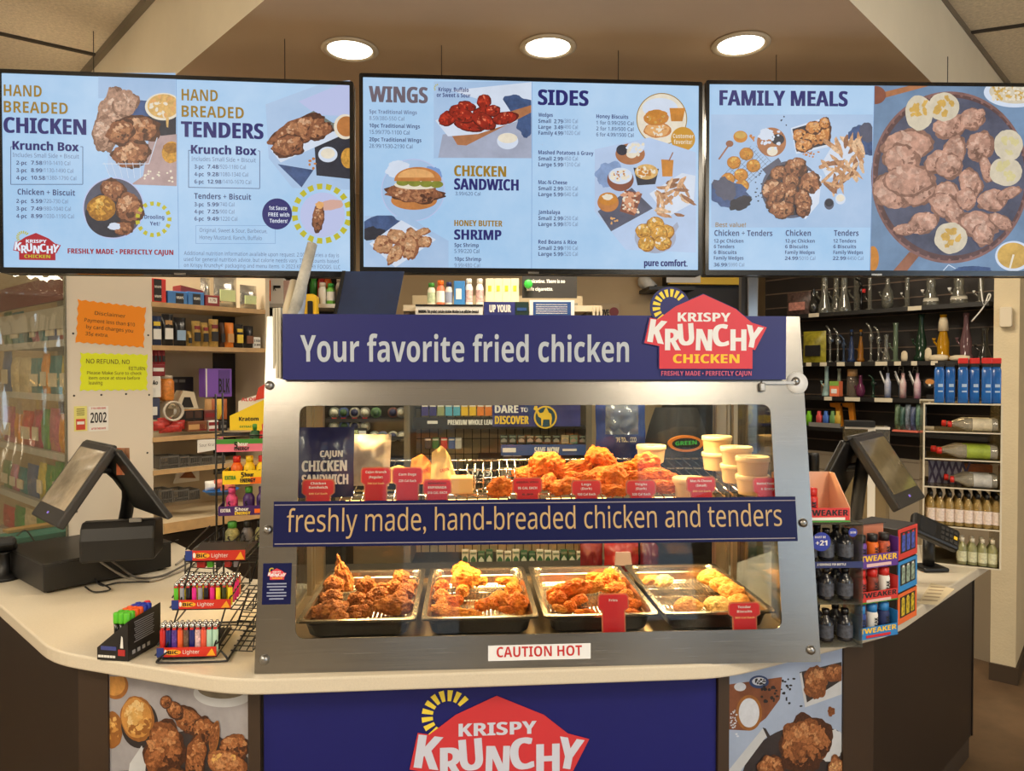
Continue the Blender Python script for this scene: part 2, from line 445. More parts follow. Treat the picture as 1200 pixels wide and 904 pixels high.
# the shop front behind the photographer: three openings with panes
w = MB()
STORE = M('store_wall_dim', (150, 140, 126), rough=.8)
for x0, x1 in ((-4.5, -1.1), (-0.1, 1.95), (4.25, 4.5)): w.box(((x0 + x1) / 2, -4.95, 1.55), (x1 - x0, 0.1, 3.1), STORE)
w.box((3.1, -4.95, 0.28), (2.3, 0.1, 0.56), STORE); w.box((3.1, -4.95, 2.88), (2.3, 0.1, 0.44), STORE); w.box((-.6, -4.95, 2.88), (1, .1, .44), STORE)
w.obj('wall_front', kind='structure')
g = MB(); x0, x1 = 1.95, 4.25
g.box(((x0 + x1) / 2, -4.95, 1.61), (x1 - x0, 0.006, 2.1), GLASS)
for x in (x0 + .02, (x0 + x1) / 2, x1 - .02): g.box((x, -4.95, 1.61), (0.04, 0.06, 2.1), DGREY)
for z in (0.58, 2.64): g.box(((x0 + x1) / 2, -4.95, z), (x1 - x0, 0.06, 0.04), DGREY)
g.obj('window_1', kind='structure')
g = MB(); g.box((-.6, -4.95, 1.33), (1.0, .006, 2.66), GLASS)
for x in (-1.07, -.13): g.box((x, -4.95, 1.33), (.06, .06, 2.66), DGREY)
for z in (.06, 1.0, 2.62): g.box((-.6, -4.95, z), (.94, .06, .08), DGREY)
g.obj('door_1', kind='structure')

# column on the right, turned 45 degrees
STUC = M('cream_stucco', (214, 198, 164), rough=0.8, var=(5, 0.05), bump=(90, 0.2))
STUC2 = M('stucco_scuffed', (214, 198, 164), rough=0.85, var=(22, 0.12), bump=(60, 0.3))
ca = at_z(1160, 796, 0.0)
cf = frame((ca.x, ca.y, 0), (0.72, -0.694, 0))
u1 = on(cf, 1192, 620)[0]
col = MB(); col.prism([(0, 0), (u1, 0), (u1, 0.62), (0, 0.62)], 0, 3.1, STUC, Matrix.Translation(ca) @ Matrix.Rotation(atan2(-0.694, 0.72), 4, 'Z'))
col.obj('column', kind='structure')
cb = MB(); cb.prism([(-0.004, -0.012), (u1 + 0.012, -0.012), (u1 + 0.012, 0.6), (-0.004, 0.6)], 0, 0.09, M('brown_vinyl_base', (70, 56, 42), rough=0.5), Matrix.Translation(ca) @ Matrix.Rotation(atan2(-0.694, 0.72), 4, 'Z'))
cb.obj('baseboard_right', kind='structure')

# slat wall on the right, with its grooves
SLAT = M('black_slat_board', (34, 27, 24), rough=0.5, var=(6, 0.2)); GROOVE = M('slat_groove_edge', (112, 92, 76), rough=0.4)
sw = MB()
sl0 = on(RW, 880, 400)[0]; sl1 = on(RW, 1162, 400)[0]
sw.box(((sl0 + sl1) / 2, 1.85, -0.25), (sl1 - sl0 + .1, 2.5, 0.02), SLAT, RW)
for k in range(17): sw.box(((sl0 + sl1) / 2, 0.98 + k * 0.1, -0.238), (sl1 - sl0 + .1, 0.007, 0.006), GROOVE, RW)
sw.obj('wall_right_slatted', kind='structure')
sw = MB(); sw.box(((sl0 + sl1) / 2, 0.55, -0.25), (sl1 - sl0 + .1, 1.1, 0.03), M('grey_beige_board', (164, 150, 128), rough=0.7), RW); sw.obj('wall_right_lower', kind='structure')

# ------------------------------------------------------------------ recessed ceiling lights
for px, py, side in ((410, 57, 'leftmost'), (642, 54, 'middle'), (868, 51, 'rightmost')):
    p = at_z(px, py, 2.72)
    t = thing('recessed_light', 'round recessed ceiling light above the %s menu screen' % {'leftmost': 'left', 'middle': 'centre', 'rightmost': 'right'}[side], 'ceiling light', (p.x, p.y, 2.72), group='recessed ceiling lights')
    m = MB(); m.lathe([(0.078, 0), (0.094, -0.002), (0.096, -0.006), (0.080, -0.010), (0.074, -0.004)], M('lamp_trim', (196, 178, 150), rough=0.5), TRS(p), 40, caps=False); m.obj('trim_ring', t)
    m = MB(); m.lathe([(0.0765, -0.004), (0.05, -0.007), (0.001, -0.008)], M('lamp_lens', (255, 246, 226), emit=7.0), TRS(p), 40, caps=False); m.obj('lens', t)
    l = bpy.data.lights.new('downlight', 'SPOT'); l.energy = 30; l.color = (1, .87, .68); l.spot_size = radians(120); l.spot_blend = .6; l.shadow_soft_size = .07
    lo = bpy.data.objects.new('downlight', l); COL.objects.link(lo); lo.location = (p.x, p.y, 2.69)

# ------------------------------------------------------------------ the counter
QZ = M('cream_quartz', (214, 204, 184), rough=0.3, var=(260, 0.06))
ZT, ZB = 0.865, 0.825
la, lb = (-1.84, 2.80), (-1.30, 3.33)
outer = [la, (-1.123, 2.039), (-0.575, 1.812), (0.677, 1.832), (1.304, 2.108), (2.2, 2.86)]
inner = [(1.72, 3.34), (0.98, 2.74), (0.62, 2.62), (-0.52, 2.62), (-0.80, 2.72), lb]
def rounded(pts, idx, r):
    out = []
    for i, p in enumerate(pts):
        if i not in idx: out.append(p); continue
        a = Vector(pts[i - 1] + (0,)); b = Vector(p + (0,)); c = Vector(pts[(i + 1) % len(pts)] + (0,))
        d1 = (a - b).normalized() * r; d2 = (c - b).normalized() * r
        for k in range(6):
            t = k / 5; q = (b + d1) * (1 - t) ** 2 + b * 2 * t * (1 - t) + (b + d2) * t * t
            out.append((q.x, q.y))
    return out
ct = MB(); ct.prism(rounded(outer + inner, {1, 2, 3, 4}, 0.09), ZB, ZT, QZ)
ct.obj('countertop', label='cream speckled quartz countertop bending round the chicken case', cat='countertop', mods=[bevel(0.006, 3)])

def inset(p, q, d):
    v = Vector((q[0] - p[0], q[1] - p[1])).normalized(); n = Vector((-v.y, v.x))
    return (p[0] + n.x * d, p[1] + n.y * d), (q[0] + n.x * d, q[1] + n.y * d)
DARK = M('dark_brown_laminate', (36, 28, 24), rough=0.42, var=(3, 0.12))
TRIMB = M('brown_trim_strip', (58, 43, 31), rough=0.5)
base = thing('service_counter', 'dark brown counter base with photo panels and blue front under the quartz top', 'counter', (0.05, 2.2, 0))
segs = []
for i in range(5):
    a, b = inset(outer[i], outer[i + 1], 0.075); segs.append([a, b])
for i in range(4):     # meet the neighbours
    (x1, y1), (x2, y2) = segs[i]; (x3, y3), (x4, y4) = segs[i + 1]
    den = (x1 - x2) * (y3 - y4) - (y1 - y2) * (x3 - x4)
    px_ = ((x1 * y2 - y1 * x2) * (x3 - x4) - (x1 - x2) * (x3 * y4 - y3 * x4)) / den
    py_ = ((x1 * y2 - y1 * x2) * (y3 - y4) - (y1 - y2) * (x3 * y4 - y3 * x4)) / den
    segs[i][1] = (px_, py_); segs[i + 1][0] = (px_, py_)
FR = []
for a, b in segs:
    FR.append((frame((a[0], a[1], 0), (b[0] - a[0], b[1] - a[1], 0)), sqrt((b[0] - a[0]) ** 2 + (b[1] - a[1]) ** 2)))
for i, nm in ((0, 'side_panel'), (4, 'side_panel')):
    f, L = FR[i]
    if i == 4: L = on(f, 1140, 760)[0]
    m = MB(); m.box((L / 2, (ZB + .1) / 2 , -0.012), (L, ZB - .1, 0.024), DARK, f)
    m.box((L / 2 - (.0 if i == 4 else 0), 0.05, -0.02), (L, 0.1, 0.02), M('kick_board', (60, 48, 38), rough=0.6), f)
    if i == 4: m.box((L - 0.006, ZB / 2 + .05, 0.001), (0.012, ZB - .1, 0.006), M('panel_edge_strip', (30, 24, 20), rough=0.4), f)
    m.obj(nm, base)
f, L = FR[2]
m = MB(); m.box((L / 2, ZB / 2, -0.012), (L, ZB, 0.024), DARK, f); m.obj('front_board', base)
bx0, bx1 = on(f, 310, 850)[0], on(f, 838, 850)[0]
BLUP = M('blue_front_print', (26, 30, 108), rough=0.45, spec=.3, var=(1.2, 0.1))
m = MB(); m.box(((bx0 + bx1) / 2, 0.46, 0.003), (bx1 - bx0, ZB - .13, 0.006), BLUP, f)
fp = m.obj('front_graphic', base, label='blue front graphic with the red chicken emblem')
k = (on(f, 690, 850)[0] - on(f, 480, 850)[0]) / 817.0
ox = on(f, 480, 850)[0] - 83 * k; oy = on(f, 580, 814)[1] + 85 * k
m = MB(); logo(m, f, ox, oy, k, z=0.0075, disc=False, blu=BLUP, reds=M('front_logo_red', (206, 52, 60), rough=0.45), step=0.0008, wht=M('front_logo_white', (206, 212, 232), rough=0.5)); m.obj('emblem', fp)
for u, wd in ((bx0 - 0.022, 0.03), (bx1 + 0.018, 0.03)): m = MB(); m.box((u, ZB / 2, 0.006), (wd, ZB, 0.02), TRIMB, f); m.obj('corner_post', base)

# ================================================================== pictures of food (screens and posters)
class Pic:
    """flat coloured shapes on a plane, addressed in pixels of a photo crop"""
    def __init__(s, fr, ox, oy, sc): s.fr = fr; s.o = (ox, oy, sc); s.mb = MB(); s.z = 0.0015; s.bb = []; s.L = 0
    def P(s, x, y): return on(s.fr, s.o[0] + x / s.o[2], s.o[1] + y / s.o[2])
    def poly(s, pts, m):
        xs = [p[0] for p in pts]; ys = [p[1] for p in pts]; b = (min(xs), min(ys), max(xs), max(ys)); L = 0
        for c in s.bb:      # one printed layer above whatever it covers
            if c[4] >= L and b[0] < c[2] and b[2] > c[0] and b[1] < c[3] and b[3] > c[1]: L = c[4] + 1
        s.bb.append(b + (L,)); s.L = max(s.L, L)
        s.mb.face([s.P(*p) for p in pts], s.z + L * 0.00004, m, s.fr)
    def rect(s, x0, y0, x1, y1, m): s.poly([(x0, y0), (x1, y0), (x1, y1), (x0, y1)], m)
    def ell(s, cx, cy, rx, ry, m, n=40, clip=None):
        pts = circ(cx, cy, rx, ry, n)
        if clip: pts = [(min(max(x, clip[0]), clip[2]), min(max(y, clip[1]), clip[3])) for x, y in pts]
        s.poly(pts, m)
    def blob(s, cx, cy, rx, ry, m, seed, jag=0.2, ang=0.0, n=44, clip=None):
        pts = blobpts(cx, cy, rx, ry, seed, jag, n, radians(ang))
        if clip: pts = [(min(max(x, clip[0]), clip[2]), min(max(y, clip[1]), clip[3])) for x, y in pts]
        s.poly(pts, m)
    def fry(s, cx, cy, rx, ry, pal, seed, ang=0.0, k=16, clip=None, jag=0.22):
        """a craggy piece of fried chicken"""
        rnd = random.Random(seed * 77 + 5)
        s.blob(cx, cy, rx, ry, pal[0], seed, jag, ang, 70, clip)
        s.blob(cx - rx * .04, cy - ry * .05, rx * .9, ry * .88, pal[1], seed + 3, jag, ang, 60, clip)
        for i in range(int(k * 2.2)):
            t = rnd.random() * 6.28; q = sqrt(rnd.random()) * .72
            a, b = rx * q * cos(t), ry * q * sin(t); an = radians(ang)
            x = cx + a * cos(an) - b * sin(an); y = cy + a * sin(an) + b * cos(an)
            w = min(rx, ry) * (.07 + .17 * rnd.random())
            lightish = (-(y - cy) / max(ry, rx) - (x - cx) / max(rx, ry) * .4) + rnd.uniform(-.5, .5)
            m = pal[3] if lightish > .45 else pal[2] if lightish > -.15 else pal[1] if lightish > -.45 else pal[0]
            s.blob(x, y, w * rnd.uniform(.8, 1.7), w * rnd.uniform(.6, 1.0), m, seed + i * 1.7, .5, rnd.uniform(0, 180), 14, clip)
    def ring(s, cx, cy, r0, r1, n, m, a0=0, a1=360, duty=.55):
        for i in range(n):
            a = radians(a0 + (a1 - a0) * i / n); w = radians((a1 - a0) / n * duty / 2)
            s.poly([(cx + r * cos(a + q), cy + r * sin(a + q)) for r, q in ((r0, -w), (r1, -w), (r1, w), (r0, w))], m)
    def line(s, pts, w, m):
        for (x0, y0), (x1, y1) in zip(pts, pts[1:]):
            d = sqrt((x1 - x0) ** 2 + (y1 - y0) ** 2) or 1; nx, ny = -(y1 - y0) / d * w / 2, (x1 - x0) / d * w / 2
            s.poly([(x0 + nx, y0 + ny), (x1 + nx, y1 + ny), (x1 - nx, y1 - ny), (x0 - nx, y0 - ny)], m)
    def frame(s, x0, y0, x1, y1, w, m): s.line([(x0, y0), (x1, y0), (x1, y1), (x0, y1), (x0, y0)], w, m)
    def txt(s, t, x0, y, x1, cap, m, bold=.02, res=2, ang=0):
        a = s.P(x0, y); b = s.P(x1, y); c = s.P(x0, y - cap)
        s.mb.text(t, a[0], a[1], c[1] - a[1], m, s.fr, w=b[0] - a[0], bold=bold, z=s.z + s.L * .00004 + .0002, res=res, ang=ang)
    def speck(s, x0, y0, x1, y1, n, r, m, seed=1):
        rnd = random.Random(seed)
        for i in range(n): s.blob(rnd.uniform(x0, x1), rnd.uniform(y0, y1), r * rnd.uniform(.6, 1.3), r * rnd.uniform(.6, 1.2), m, i, .2, 0, 8)
    def done(s, name, parent, **k): return s.mb.obj(name, parent, **k)

def fadepal(tag, cols, var=110, f=E): return [f('%s_%d' % (tag, i), c, var=(var, .4)) for i, c in enumerate(cols)]
FRY = fadepal('screen_fried', [(86, 52, 38), (140, 88, 60), (178, 122, 84), (206, 160, 124)])
FRYP = fadepal('screen_fried_pale', [(138, 104, 86), (176, 138, 116), (200, 162, 138), (214, 182, 160)])
FRYB = fadepal('screen_fried_big', [(140, 104, 88), (186, 142, 122), (198, 156, 136), (208, 170, 150)], 40)
RWING = fadepal('screen_red_wing', [(96, 22, 14), (150, 36, 20), (190, 56, 32), (222, 112, 80)], 50)
GOLDB = fadepal('screen_biscuit', [(160, 108, 40), (206, 150, 60), (224, 180, 92), (238, 214, 150)])
WED = fadepal('screen_wedge', [(150, 104, 74), (188, 138, 98), (206, 158, 116), (222, 184, 146)])
SBG = E('screen_sky_blue', (186, 212, 238), var=(1.6, 1), col2=(152, 192, 228))
SBG2 = E('screen_mist_blue', (178, 200, 228), var=(2.2, 1), col2=(152, 182, 216))
SNAV = E('screen_navy_ink', (34, 36, 104)); SGLD = E('screen_gold_ink', (152, 118, 38)); SGRY = E('screen_grey_ink', (104, 116, 150)); SSLT = E('screen_slate_ink', (58, 66, 110))
SRED = E('screen_red_ink', (150, 24, 44)); SLIN = E('screen_seam', (120, 150, 196)); SOLV = E('screen_olive_yellow', (186, 178, 40)); SWHT = E('screen_white', (220, 228, 240))
SDRK = E('screen_dark_slate', (44, 46, 58), var=(30, .3)); SBLU = E('screen_denim', (64, 86, 128), var=(30, .35)); SWOOD = E('screen_wood', (150, 100, 76), var=(20, .25)); SBOARD = E('screen_board', (170, 112, 74), var=(25, .2))
SSTONE = E('screen_stone', (160, 166, 186), var=(10, .15)); SPAPER = E('screen_paper', (206, 216, 232), var=(14, .06)); SMAC = E('screen_mac', (214, 172, 104), var=(70, .25)); SCREAM = E('screen_cream', (226, 216, 196), var=(40, .08))
SBUN = E('screen_bun', (190, 122, 64), var=(30, .2)); SBUN2 = E('screen_bun_light', (222, 166, 104), var=(40, .15)); SPICK = E('screen_pickle', (132, 136, 50), var=(40, .25)); SGLDF = E('screen_gold_badge', (196, 142, 40)); SGRYW = E('screen_wings_ink', (112, 100, 110), var=(3, .25))
SAMBER = E('screen_amber', (196, 128, 48), var=(40, .2)); SEGG = E('screen_pale_biscuit', (208, 196, 172), var=(30, .12)); SYOLK = E('screen_honey', (204, 164, 84), var=(30, .22)); SPLATE = E('screen_blue_grey_plate', (84, 86, 104), var=(12, .3)); SRIM = E('screen_tray_rim', (134, 98, 92), var=(26, .3)); SBOW = E('screen_bowl', (132, 78, 60), var=(20, .2)); SSKY = E('screen_table_blue', (112, 138, 168), var=(5, .25))
SHOUSE = E('screen_logo_red', (168, 26, 44)); SLAV = E('screen_lavender', (182, 190, 226))

def tv(name, label, px, edge):
    """px: outline corners in the photo (left, top, right, bottom), edge: frame"""
    f = edge
    (u0, v1) = px[0]; (u1, v0) = px[1]
    c = f @ Vector(((u0 + u1) / 2, v0, 0))
    t = thing('menu_screen', label, 'menu screen', c, group='menu screens')
    bz = 0.012
    m = MB(); m.box(((u0 + u1) / 2, (v0 + v1) / 2, -0.032), (u1 - u0, v1 - v0, 0.05), BLACK, f, 0.006)
    m.box(((u0 + u1) / 2, (v0 + v1) / 2, -0.072), ((u1 - u0) * .6, (v1 - v0) * .55, 0.04), BLACK, f, 0.006)
    m.obj('housing', t)
    m = MB(); o = rrect(u0, v0, u1, v1, .006, 2); i = rrect(u0 + bz, v0 + bz * 1.45, u1 - bz, v1 - bz, .002, 2)
    n = len(o)
    m.loft([[(p[0], p[1], z) for p in q] for q, z in ((o, -.01), (o, 0.004), (i, 0.004), (i, -.004))], BLACKG, f, True, False, False)
    m.box(((u0 + u1) / 2, v0 + .003, 0.0055), (.035, .006, .004), CHROME, f)
    m.obj('bezel', t)
    m = MB(); m.box(((u0 + u1) / 2, (v0 + v1) / 2, -0.003), (u1 - u0 - 2 * bz, v1 - v0 - 2 * bz, 0.006), SBG, f)
    s = m.obj('screen', t)
    m = MB()
    for du in (-.3, .3): m.rod(((u0 + u1) / 2 + du, v1 - .2, -.10), ((u0 + u1) / 2 + du, 2.72, -.10), .0013, WIRE, f, 5)
    m.box(((u0 + u1) / 2, (v0 + v1) / 2 + .08, -.097), (.65, .1, .012), GREY, f)
    m.obj('hanging_wire', t)
    return t, s

f2 = frame((0, 2.36, 0), (1, 0, 0))
T2 = tv('menu_screen', 'centre wall-width menu screen showing wings, chicken sandwich, shrimp and sides', (on(f2, 421, 86), on(f2, 822, 323)), f2)
e = at_y(415, 300, 2.352); f1 = frame((e.x, e.y, 0), (cos(radians(1.5)), sin(radians(1.5)), 0))
T1 = tv('menu_screen', 'left menu screen headed hand breaded chicken and hand breaded tenders', (on(f1, -3, 81), on(f1, 415, 325)), f1)
e = at_y(827, 300, 2.37); f3 = frame((e.x, e.y, 0), (cos(radians(-2.4)), sin(radians(-2.4)), 0))
T3 = tv('menu_screen', 'right menu screen headed family meals beside a large tray of chicken', (on(f3, 827, 94.5), on(f3, 1224, 324)), f3)

def pieces(p, rows):
    for (a, b, y, cap) in []: pass
# ---- left screen
p = Pic(f1, 0, 70, 2.857); C = p
C.rect(330, 45, 588, 130, SBG2); C.poly([(372, 120), (588, 95), (592, 422), (430, 420), (360, 380)], SBG2)
C.blob(470, 165, 52, 30, SBLU, 2, .2, 10)
C.poly([(480, 190), (590, 190), (590, 262), (500, 250)], SDRK); C.poly([(500, 260), (592, 250), (592, 424), (440, 418), (480, 390)], E('screen_pink_table', (176, 150, 148), var=(14, .2)))
C.ell(548, 158, 62, 46, SCREAM, clip=(0, 0, 591, 600)); C.ell(548, 156, 54, 40, SMAC, clip=(0, 0, 590, 600))
rnd = random.Random(3)
for i in range(26):
    a = rnd.random() * 6.28; q = sqrt(rnd.random())
    C.blob(545 + 44 * q * cos(a), 155 + 32 * q * sin(a), 8, 5, [SCREAM, SBUN2, SMAC][i % 3], i, .2, rnd.uniform(0, 180), 12, clip=(0, 0, 590, 600))
C.poly([(556, 195), (566, 195), (564, 228), (558, 226)], SMAC)
C.fry(376, 200, 50, 105, FRYP, 1, 4, 26); C.fry(420, 150, 42, 48, FRYP, 2, 40, 14); C.fry(352, 250, 42, 60, FRYP, 7, 0, 16)
C.fry(468, 235, 72, 44, FRY, 3, 8, 26); C.fry(440, 320, 66, 46, FRY, 4, -12, 24); C.fry(405, 245, 40, 50, FRY, 5, 60, 14)
for i in range(6): C.line([(350 + i * 24, 345), (372 + i * 20, 398)], 1.6, SPAPER)
C.line([(345, 350), (500, 350), (528, 262)], 2.5, SPAPER)
C.blob(575, 310, 32, 36, GOLDB[1], 9, .1, clip=(0, 0, 591, 600)); C.blob(572, 296, 26, 18, GOLDB[0], 10, .2, clip=(0, 0, 591, 600)); C.speck(480, 370, 585, 415, 14, 4, SCREAM, 4)
C.ell(382, 498, 103, 103, SLAV, 60); C.ell(382, 498, 99, 99, SPLATE, 60); C.ell(372, 520, 84, 76, SDRK, 50)
C.fry(385, 440, 48, 34, FRY, 11, 30, 16); C.fry(435, 500, 46, 52, FRY, 12, -30, 22); C.fry(415, 566, 34, 24, FRY, 13, 0, 12); C.blob(385, 560, 20, 12, SPAPER, 3)
C.fry(342, 498, 48, 42, [GOLDB[0], GOLDB[0], GOLDB[1], GOLDB[2]], 14, 0, 22, jag=.08)
C.ring(515, 535, 46, 60, 15, SOLV)
C.txt('Drooling', 486, 534, 552, 13, SNAV); C.txt('Yet?', 504, 556, 538, 13, SNAV)
for t, y in (('HAND', 123), ('BREADED', 178)): C.txt(t, 16, y, 143 if t == 'HAND' else 230, 38, SGLD, .035, 3)
C.txt('CHICKEN', 17, 246, 290, 52, SNAV, .05, 3)
C.txt('Krunch Box', 46, 303, 266, 29, SNAV, .045, 3); C.line([(44, 292), (37, 292), (37, 418), (278, 418), (278, 292), (270, 292)], 2, SSLT)
C.txt('Includes Small Side + Biscuit', 46, 327, 267, 14, SGRY, 0)
def price(p, x0, y, items, dy, xb, x1s, cap=13):
    for i, (a, b, c) in enumerate(items):
        yy = y + dy * i; p.txt(a, x0, yy, x0 + (xb - x0) * .72, cap, SSLT, .03); p.txt(b, xb, yy, xb + len(b) * cap * .72, cap, SSLT, .02); p.txt(c, xb + len(b) * cap * .74, yy, x1s[i], cap, SGRY, 0)
price(C, 58, 353, [('2-pc', '7.58', '/910-1410 Cal'), ('3-pc', '8.99', '/1130-1490 Cal'), ('4-pc', '10.58', '/1380-1790 Cal')], 25, 107, (238, 248, 258))
C.txt('Chicken + Biscuit', 62, 453, 254, 19, SSLT, .02)
price(C, 58, 481, [('2-pc', '5.59', '/720-730 Cal'), ('3-pc', '7.49', '/980-1040 Cal'), ('4-pc', '8.99', '/1030-1190 Cal')], 25, 107, (230, 240, 250))
k = (C.P(205, 600)[0] - C.P(45, 600)[0]) / 817
o = C.P(45 - 83 * 160 / 817, 580 - 85 * 160 / 817)
logo(C.mb, f1, o[0], o[1], k, z=.003, reds=SHOUSE, blu=SWHT, wht=SWHT, yel=SOLV, ray=SOLV, sun=True, res=2, disc=False, tagline=False, step=.0002)
C.txt('FRESHLY MADE \u2022 PERFECTLY CAJUN', 230, 650, 582, 17, SRED, .05)
C.line([(590, 55), (600, 700)], 1.5, SLIN)
C.txt('HAND', 610, 138, 731, 38, SGLD, .035, 3); C.txt('BREADED', 610, 193, 818, 38, SGLD, .035, 3); C.txt('TENDERS', 610, 260, 882, 52, SNAV, .05, 3)
C.poly([(890, 150), (1090, 76), (1172, 70), (1172, 436), (980, 430), (900, 330)], SBG2); C.poly([(1000, 140), (1172, 70), (1172, 190), (1060, 185)], SLAV)
C.poly([(930, 350), (1050, 370), (1010, 428)], SBLU); C.poly([(1048, 215), (1172, 210), (1172, 400), (1060, 388)], SDRK)
C.poly([(1010, 195), (1050, 172), (1120, 215), (1110, 260)], E('screen_sage', (110, 116, 108)))
C.poly([(905, 300), (940, 345), (1135, 258), (1120, 240)], SPAPER); C.fry(1000, 245, 104, 44, FRY, 21, -28, 40); C.fry(965, 290, 58, 36, FRY, 22, -10, 20); C.fry(1070, 240, 48, 28, FRY, 23, -20, 16)
C.ell(1156, 225, 38, 42, SCREAM, clip=(900, 0, 1172, 600)); C.ell(1160, 224, 32, 34, SBUN, clip=(900, 0, 1172, 600)); C.ell(1098, 318, 32, 26, SPAPER); C.ell(1098, 315, 24, 17, SCREAM); C.ell(1166, 330, 24, 34, GOLDB[1], clip=(900, 0, 1172, 600)); C.speck(1030, 330, 1060, 370, 6, 5, SBUN, 3)
C.txt('Krunch Box', 642, 316, 860, 29, SNAV, .045, 3); C.line([(640, 304), (632, 304), (632, 428), (870, 432), (870, 306), (864, 306)], 2, SSLT)
C.txt('Includes Small Side + Biscuit', 643, 340, 858, 14, SGRY, 0)
price(C, 653, 366, [('3-pc', '7.48', '/920-1180 Cal'), ('4-pc', '9.28', '/1080-1340 Cal'), ('6-pc', '12.98', '/1410-1670 Cal')], 25, 696, (824, 832, 842))
C.txt('Tenders + Biscuit', 652, 467, 842, 19, SSLT, .02)
price(C, 653, 492, [('3-pc', '5.99', '/740 Cal'), ('4-pc', '7.25', '/900 Cal'), ('6-pc', '9.49', '/1220 Cal')], 24, 696, (786, 786, 796))
C.frame(656, 556, 922, 616, 1.2, SLIN); C.txt('Original, Sweet & Sour, Barbecue,', 670, 578, 896, 13, SGRY, 0); C.txt('Honey Mustard, Ranch, Buffalo', 670, 602, 878, 13, SGRY, 0)
C.ell(928, 517, 50, 52, SNAV)
for t, y, a, b in (('1st Sauce', 504, 902, 962), ('FREE with', 526, 900, 970), ('Tenders!', 547, 904, 964)): C.txt(t, a, y, b, 13, SWHT, .03)
C.ell(1080, 520, 75, 75, SLAV); C.ring(1078, 516, 82, 101, 19, SOLV, duty=.6)
C.blob(1108, 488, 42, 17, E('screen_hand', (206, 164, 150)), 3, .15, -8); C.fry(1066, 532, 20, 48, FRY, 33, 5, 12); C.blob(1070, 488, 14, 12, SBUN2, 4)
for i, t in enumerate(('Additional nutrition information available upon request. 2,000 calories a day is', 'used for general nutrition advice, but calorie needs vary. These counts based', 'on Krispy Krunchy\u00ae packaging and menu items. \u00a9 2023 KRUNCHY FOODS, LLC')):
    C.txt(t, 618, 655 + i * 20, (1136, 1134, 1140)[i], 13, SGRY, 0, 1)
C.done('menu_picture', T1[1])

# ---- centre screen
C = Pic(f2, 415, 75, 2.8916)
C.rect(270, 60, 601, 320, SBG2); C.poly([(300, 240), (601, 180), (601, 320), (285, 318)], SSTONE); C.poly([(330, 90), (601, 62), (601, 130), (420, 120)], SPAPER)
C.blob(560, 150, 60, 36, SBLU, 5, .3, 12, clip=(0, 0, 600, 700)); C.blob(585, 205, 30, 38, SBLU, 6, .3, clip=(0, 0, 600, 700))
C.poly([(320, 225), (600, 140), (600, 165), (380, 277), (350, 275)], SBOARD); C.poly([(275, 192), (490, 100), (552, 195), (420, 238), (318, 246)], SPAPER)
for i, (x, y, a, b, an) in enumerate([(318, 185, 34, 24, -30), (350, 160, 30, 22, -10), (382, 145, 32, 18, 10), (440, 128, 24, 24, 60), (392, 208, 54, 22, 10), (372, 178, 40, 24, 10), (432, 168, 34, 20, -15), (440, 195, 44, 26, 30), (512, 185, 44, 22, -10), (470, 160, 26, 20, 0)]): C.fry(x, y, a, b, RWING, 40 + i, an, 9, jag=.12)
C.ell(520, 262, 36, 28, SPAPER); C.ell(520, 252, 33, 17, SCREAM)
C.txt('WINGS', 52, 130, 248, 54, SGRYW, .06, 3); C.ring(284, 82, 9, 14, 5, SOLV, 150, 290)
C.txt('Krispy, Buffalo', 286, 94, 388, 14, SNAV, .025); C.txt('or Sweet & Sour', 280, 113, 394, 14, SNAV, .025)
for i, (a, b, xa, xb) in enumerate((('5pc Traditional Wings', '8.59/380-550 Cal', 213, 170), ('10pc Traditional Wings', '15.99/770-1100 Cal', 223, 188), ('20pc Traditional Wings', '28.99/1530-2190 Cal', 228, 198))):
    C.txt(a, 52, 169 + i * 47, xa, 13, SSLT if i else SGRY, .03); C.txt(b, 52, 191 + i * 47, xb, 13, SSLT if i else SGRY, 0)
C.ell(200, 428, 108, 106, SLAV, 60); C.ell(200, 428, 105, 103, SBG2, 60); C.blob(150, 360, 40, 30, SPAPER, 3); C.blob(260, 380, 36, 30, E('screen_steel_blue', (120, 150, 200)), 4)
C.poly(circ(203, 463, 78, 32, 40), SBUN); C.fry(208, 440, 100, 36, FRY, 61, 3, 40); C.poly(circ(214, 410, 78, 16, 30), SCREAM)
for x in (165, 205, 245, 280): C.ell(x, 402 + (x - 165) * .06, 22, 12, SPICK, 20)
C.poly(circ(216, 396, 80, 46, 30, pi, 2 * pi) + [(296, 398), (136, 398)], SBUN); C.poly(circ(210, 386, 62, 30, 24, pi, 2 * pi), SBUN2)
C.txt('CHICKEN', 340, 381, 514, 36, SGLD, .05, 3); C.txt('SANDWICH', 340, 427, 556, 38, SNAV, .05, 3); C.txt('3.99/620 Cal', 343, 446, 428, 12, SSLT, 0)
C.poly([(36, 515), (190, 518), (250, 560), (320, 600), (320, 700), (36, 700)], SBG2); C.blob(90, 555, 75, 40, SBLU, 12, .3, 0, clip=(34, 514, 400, 700)); C.blob(60, 575, 40, 24, SDRK, 13, .3, clip=(34, 514, 400, 700))
C.poly([(52, 610), (160, 530), (278, 596), (140, 690)], SPAPER)
for i, (x, y, a, b) in enumerate([(100, 620, 34, 26), (150, 590, 40, 26), (205, 590, 36, 24), (232, 570, 12, 26), (190, 625, 42, 26), (140, 645, 40, 24), (95, 600, 24, 18), (240, 605, 24, 20)]): C.fry(x, y, a, b, [FRY[1], WED[1], WED[2], WED[3]], 70 + i, i * 25, 9)
C.txt('HONEY BUTTER', 340, 550, 502, 20, SGLD, .05, 3); C.txt('SHRIMP', 340, 596, 498, 34, SNAV, .055, 3)
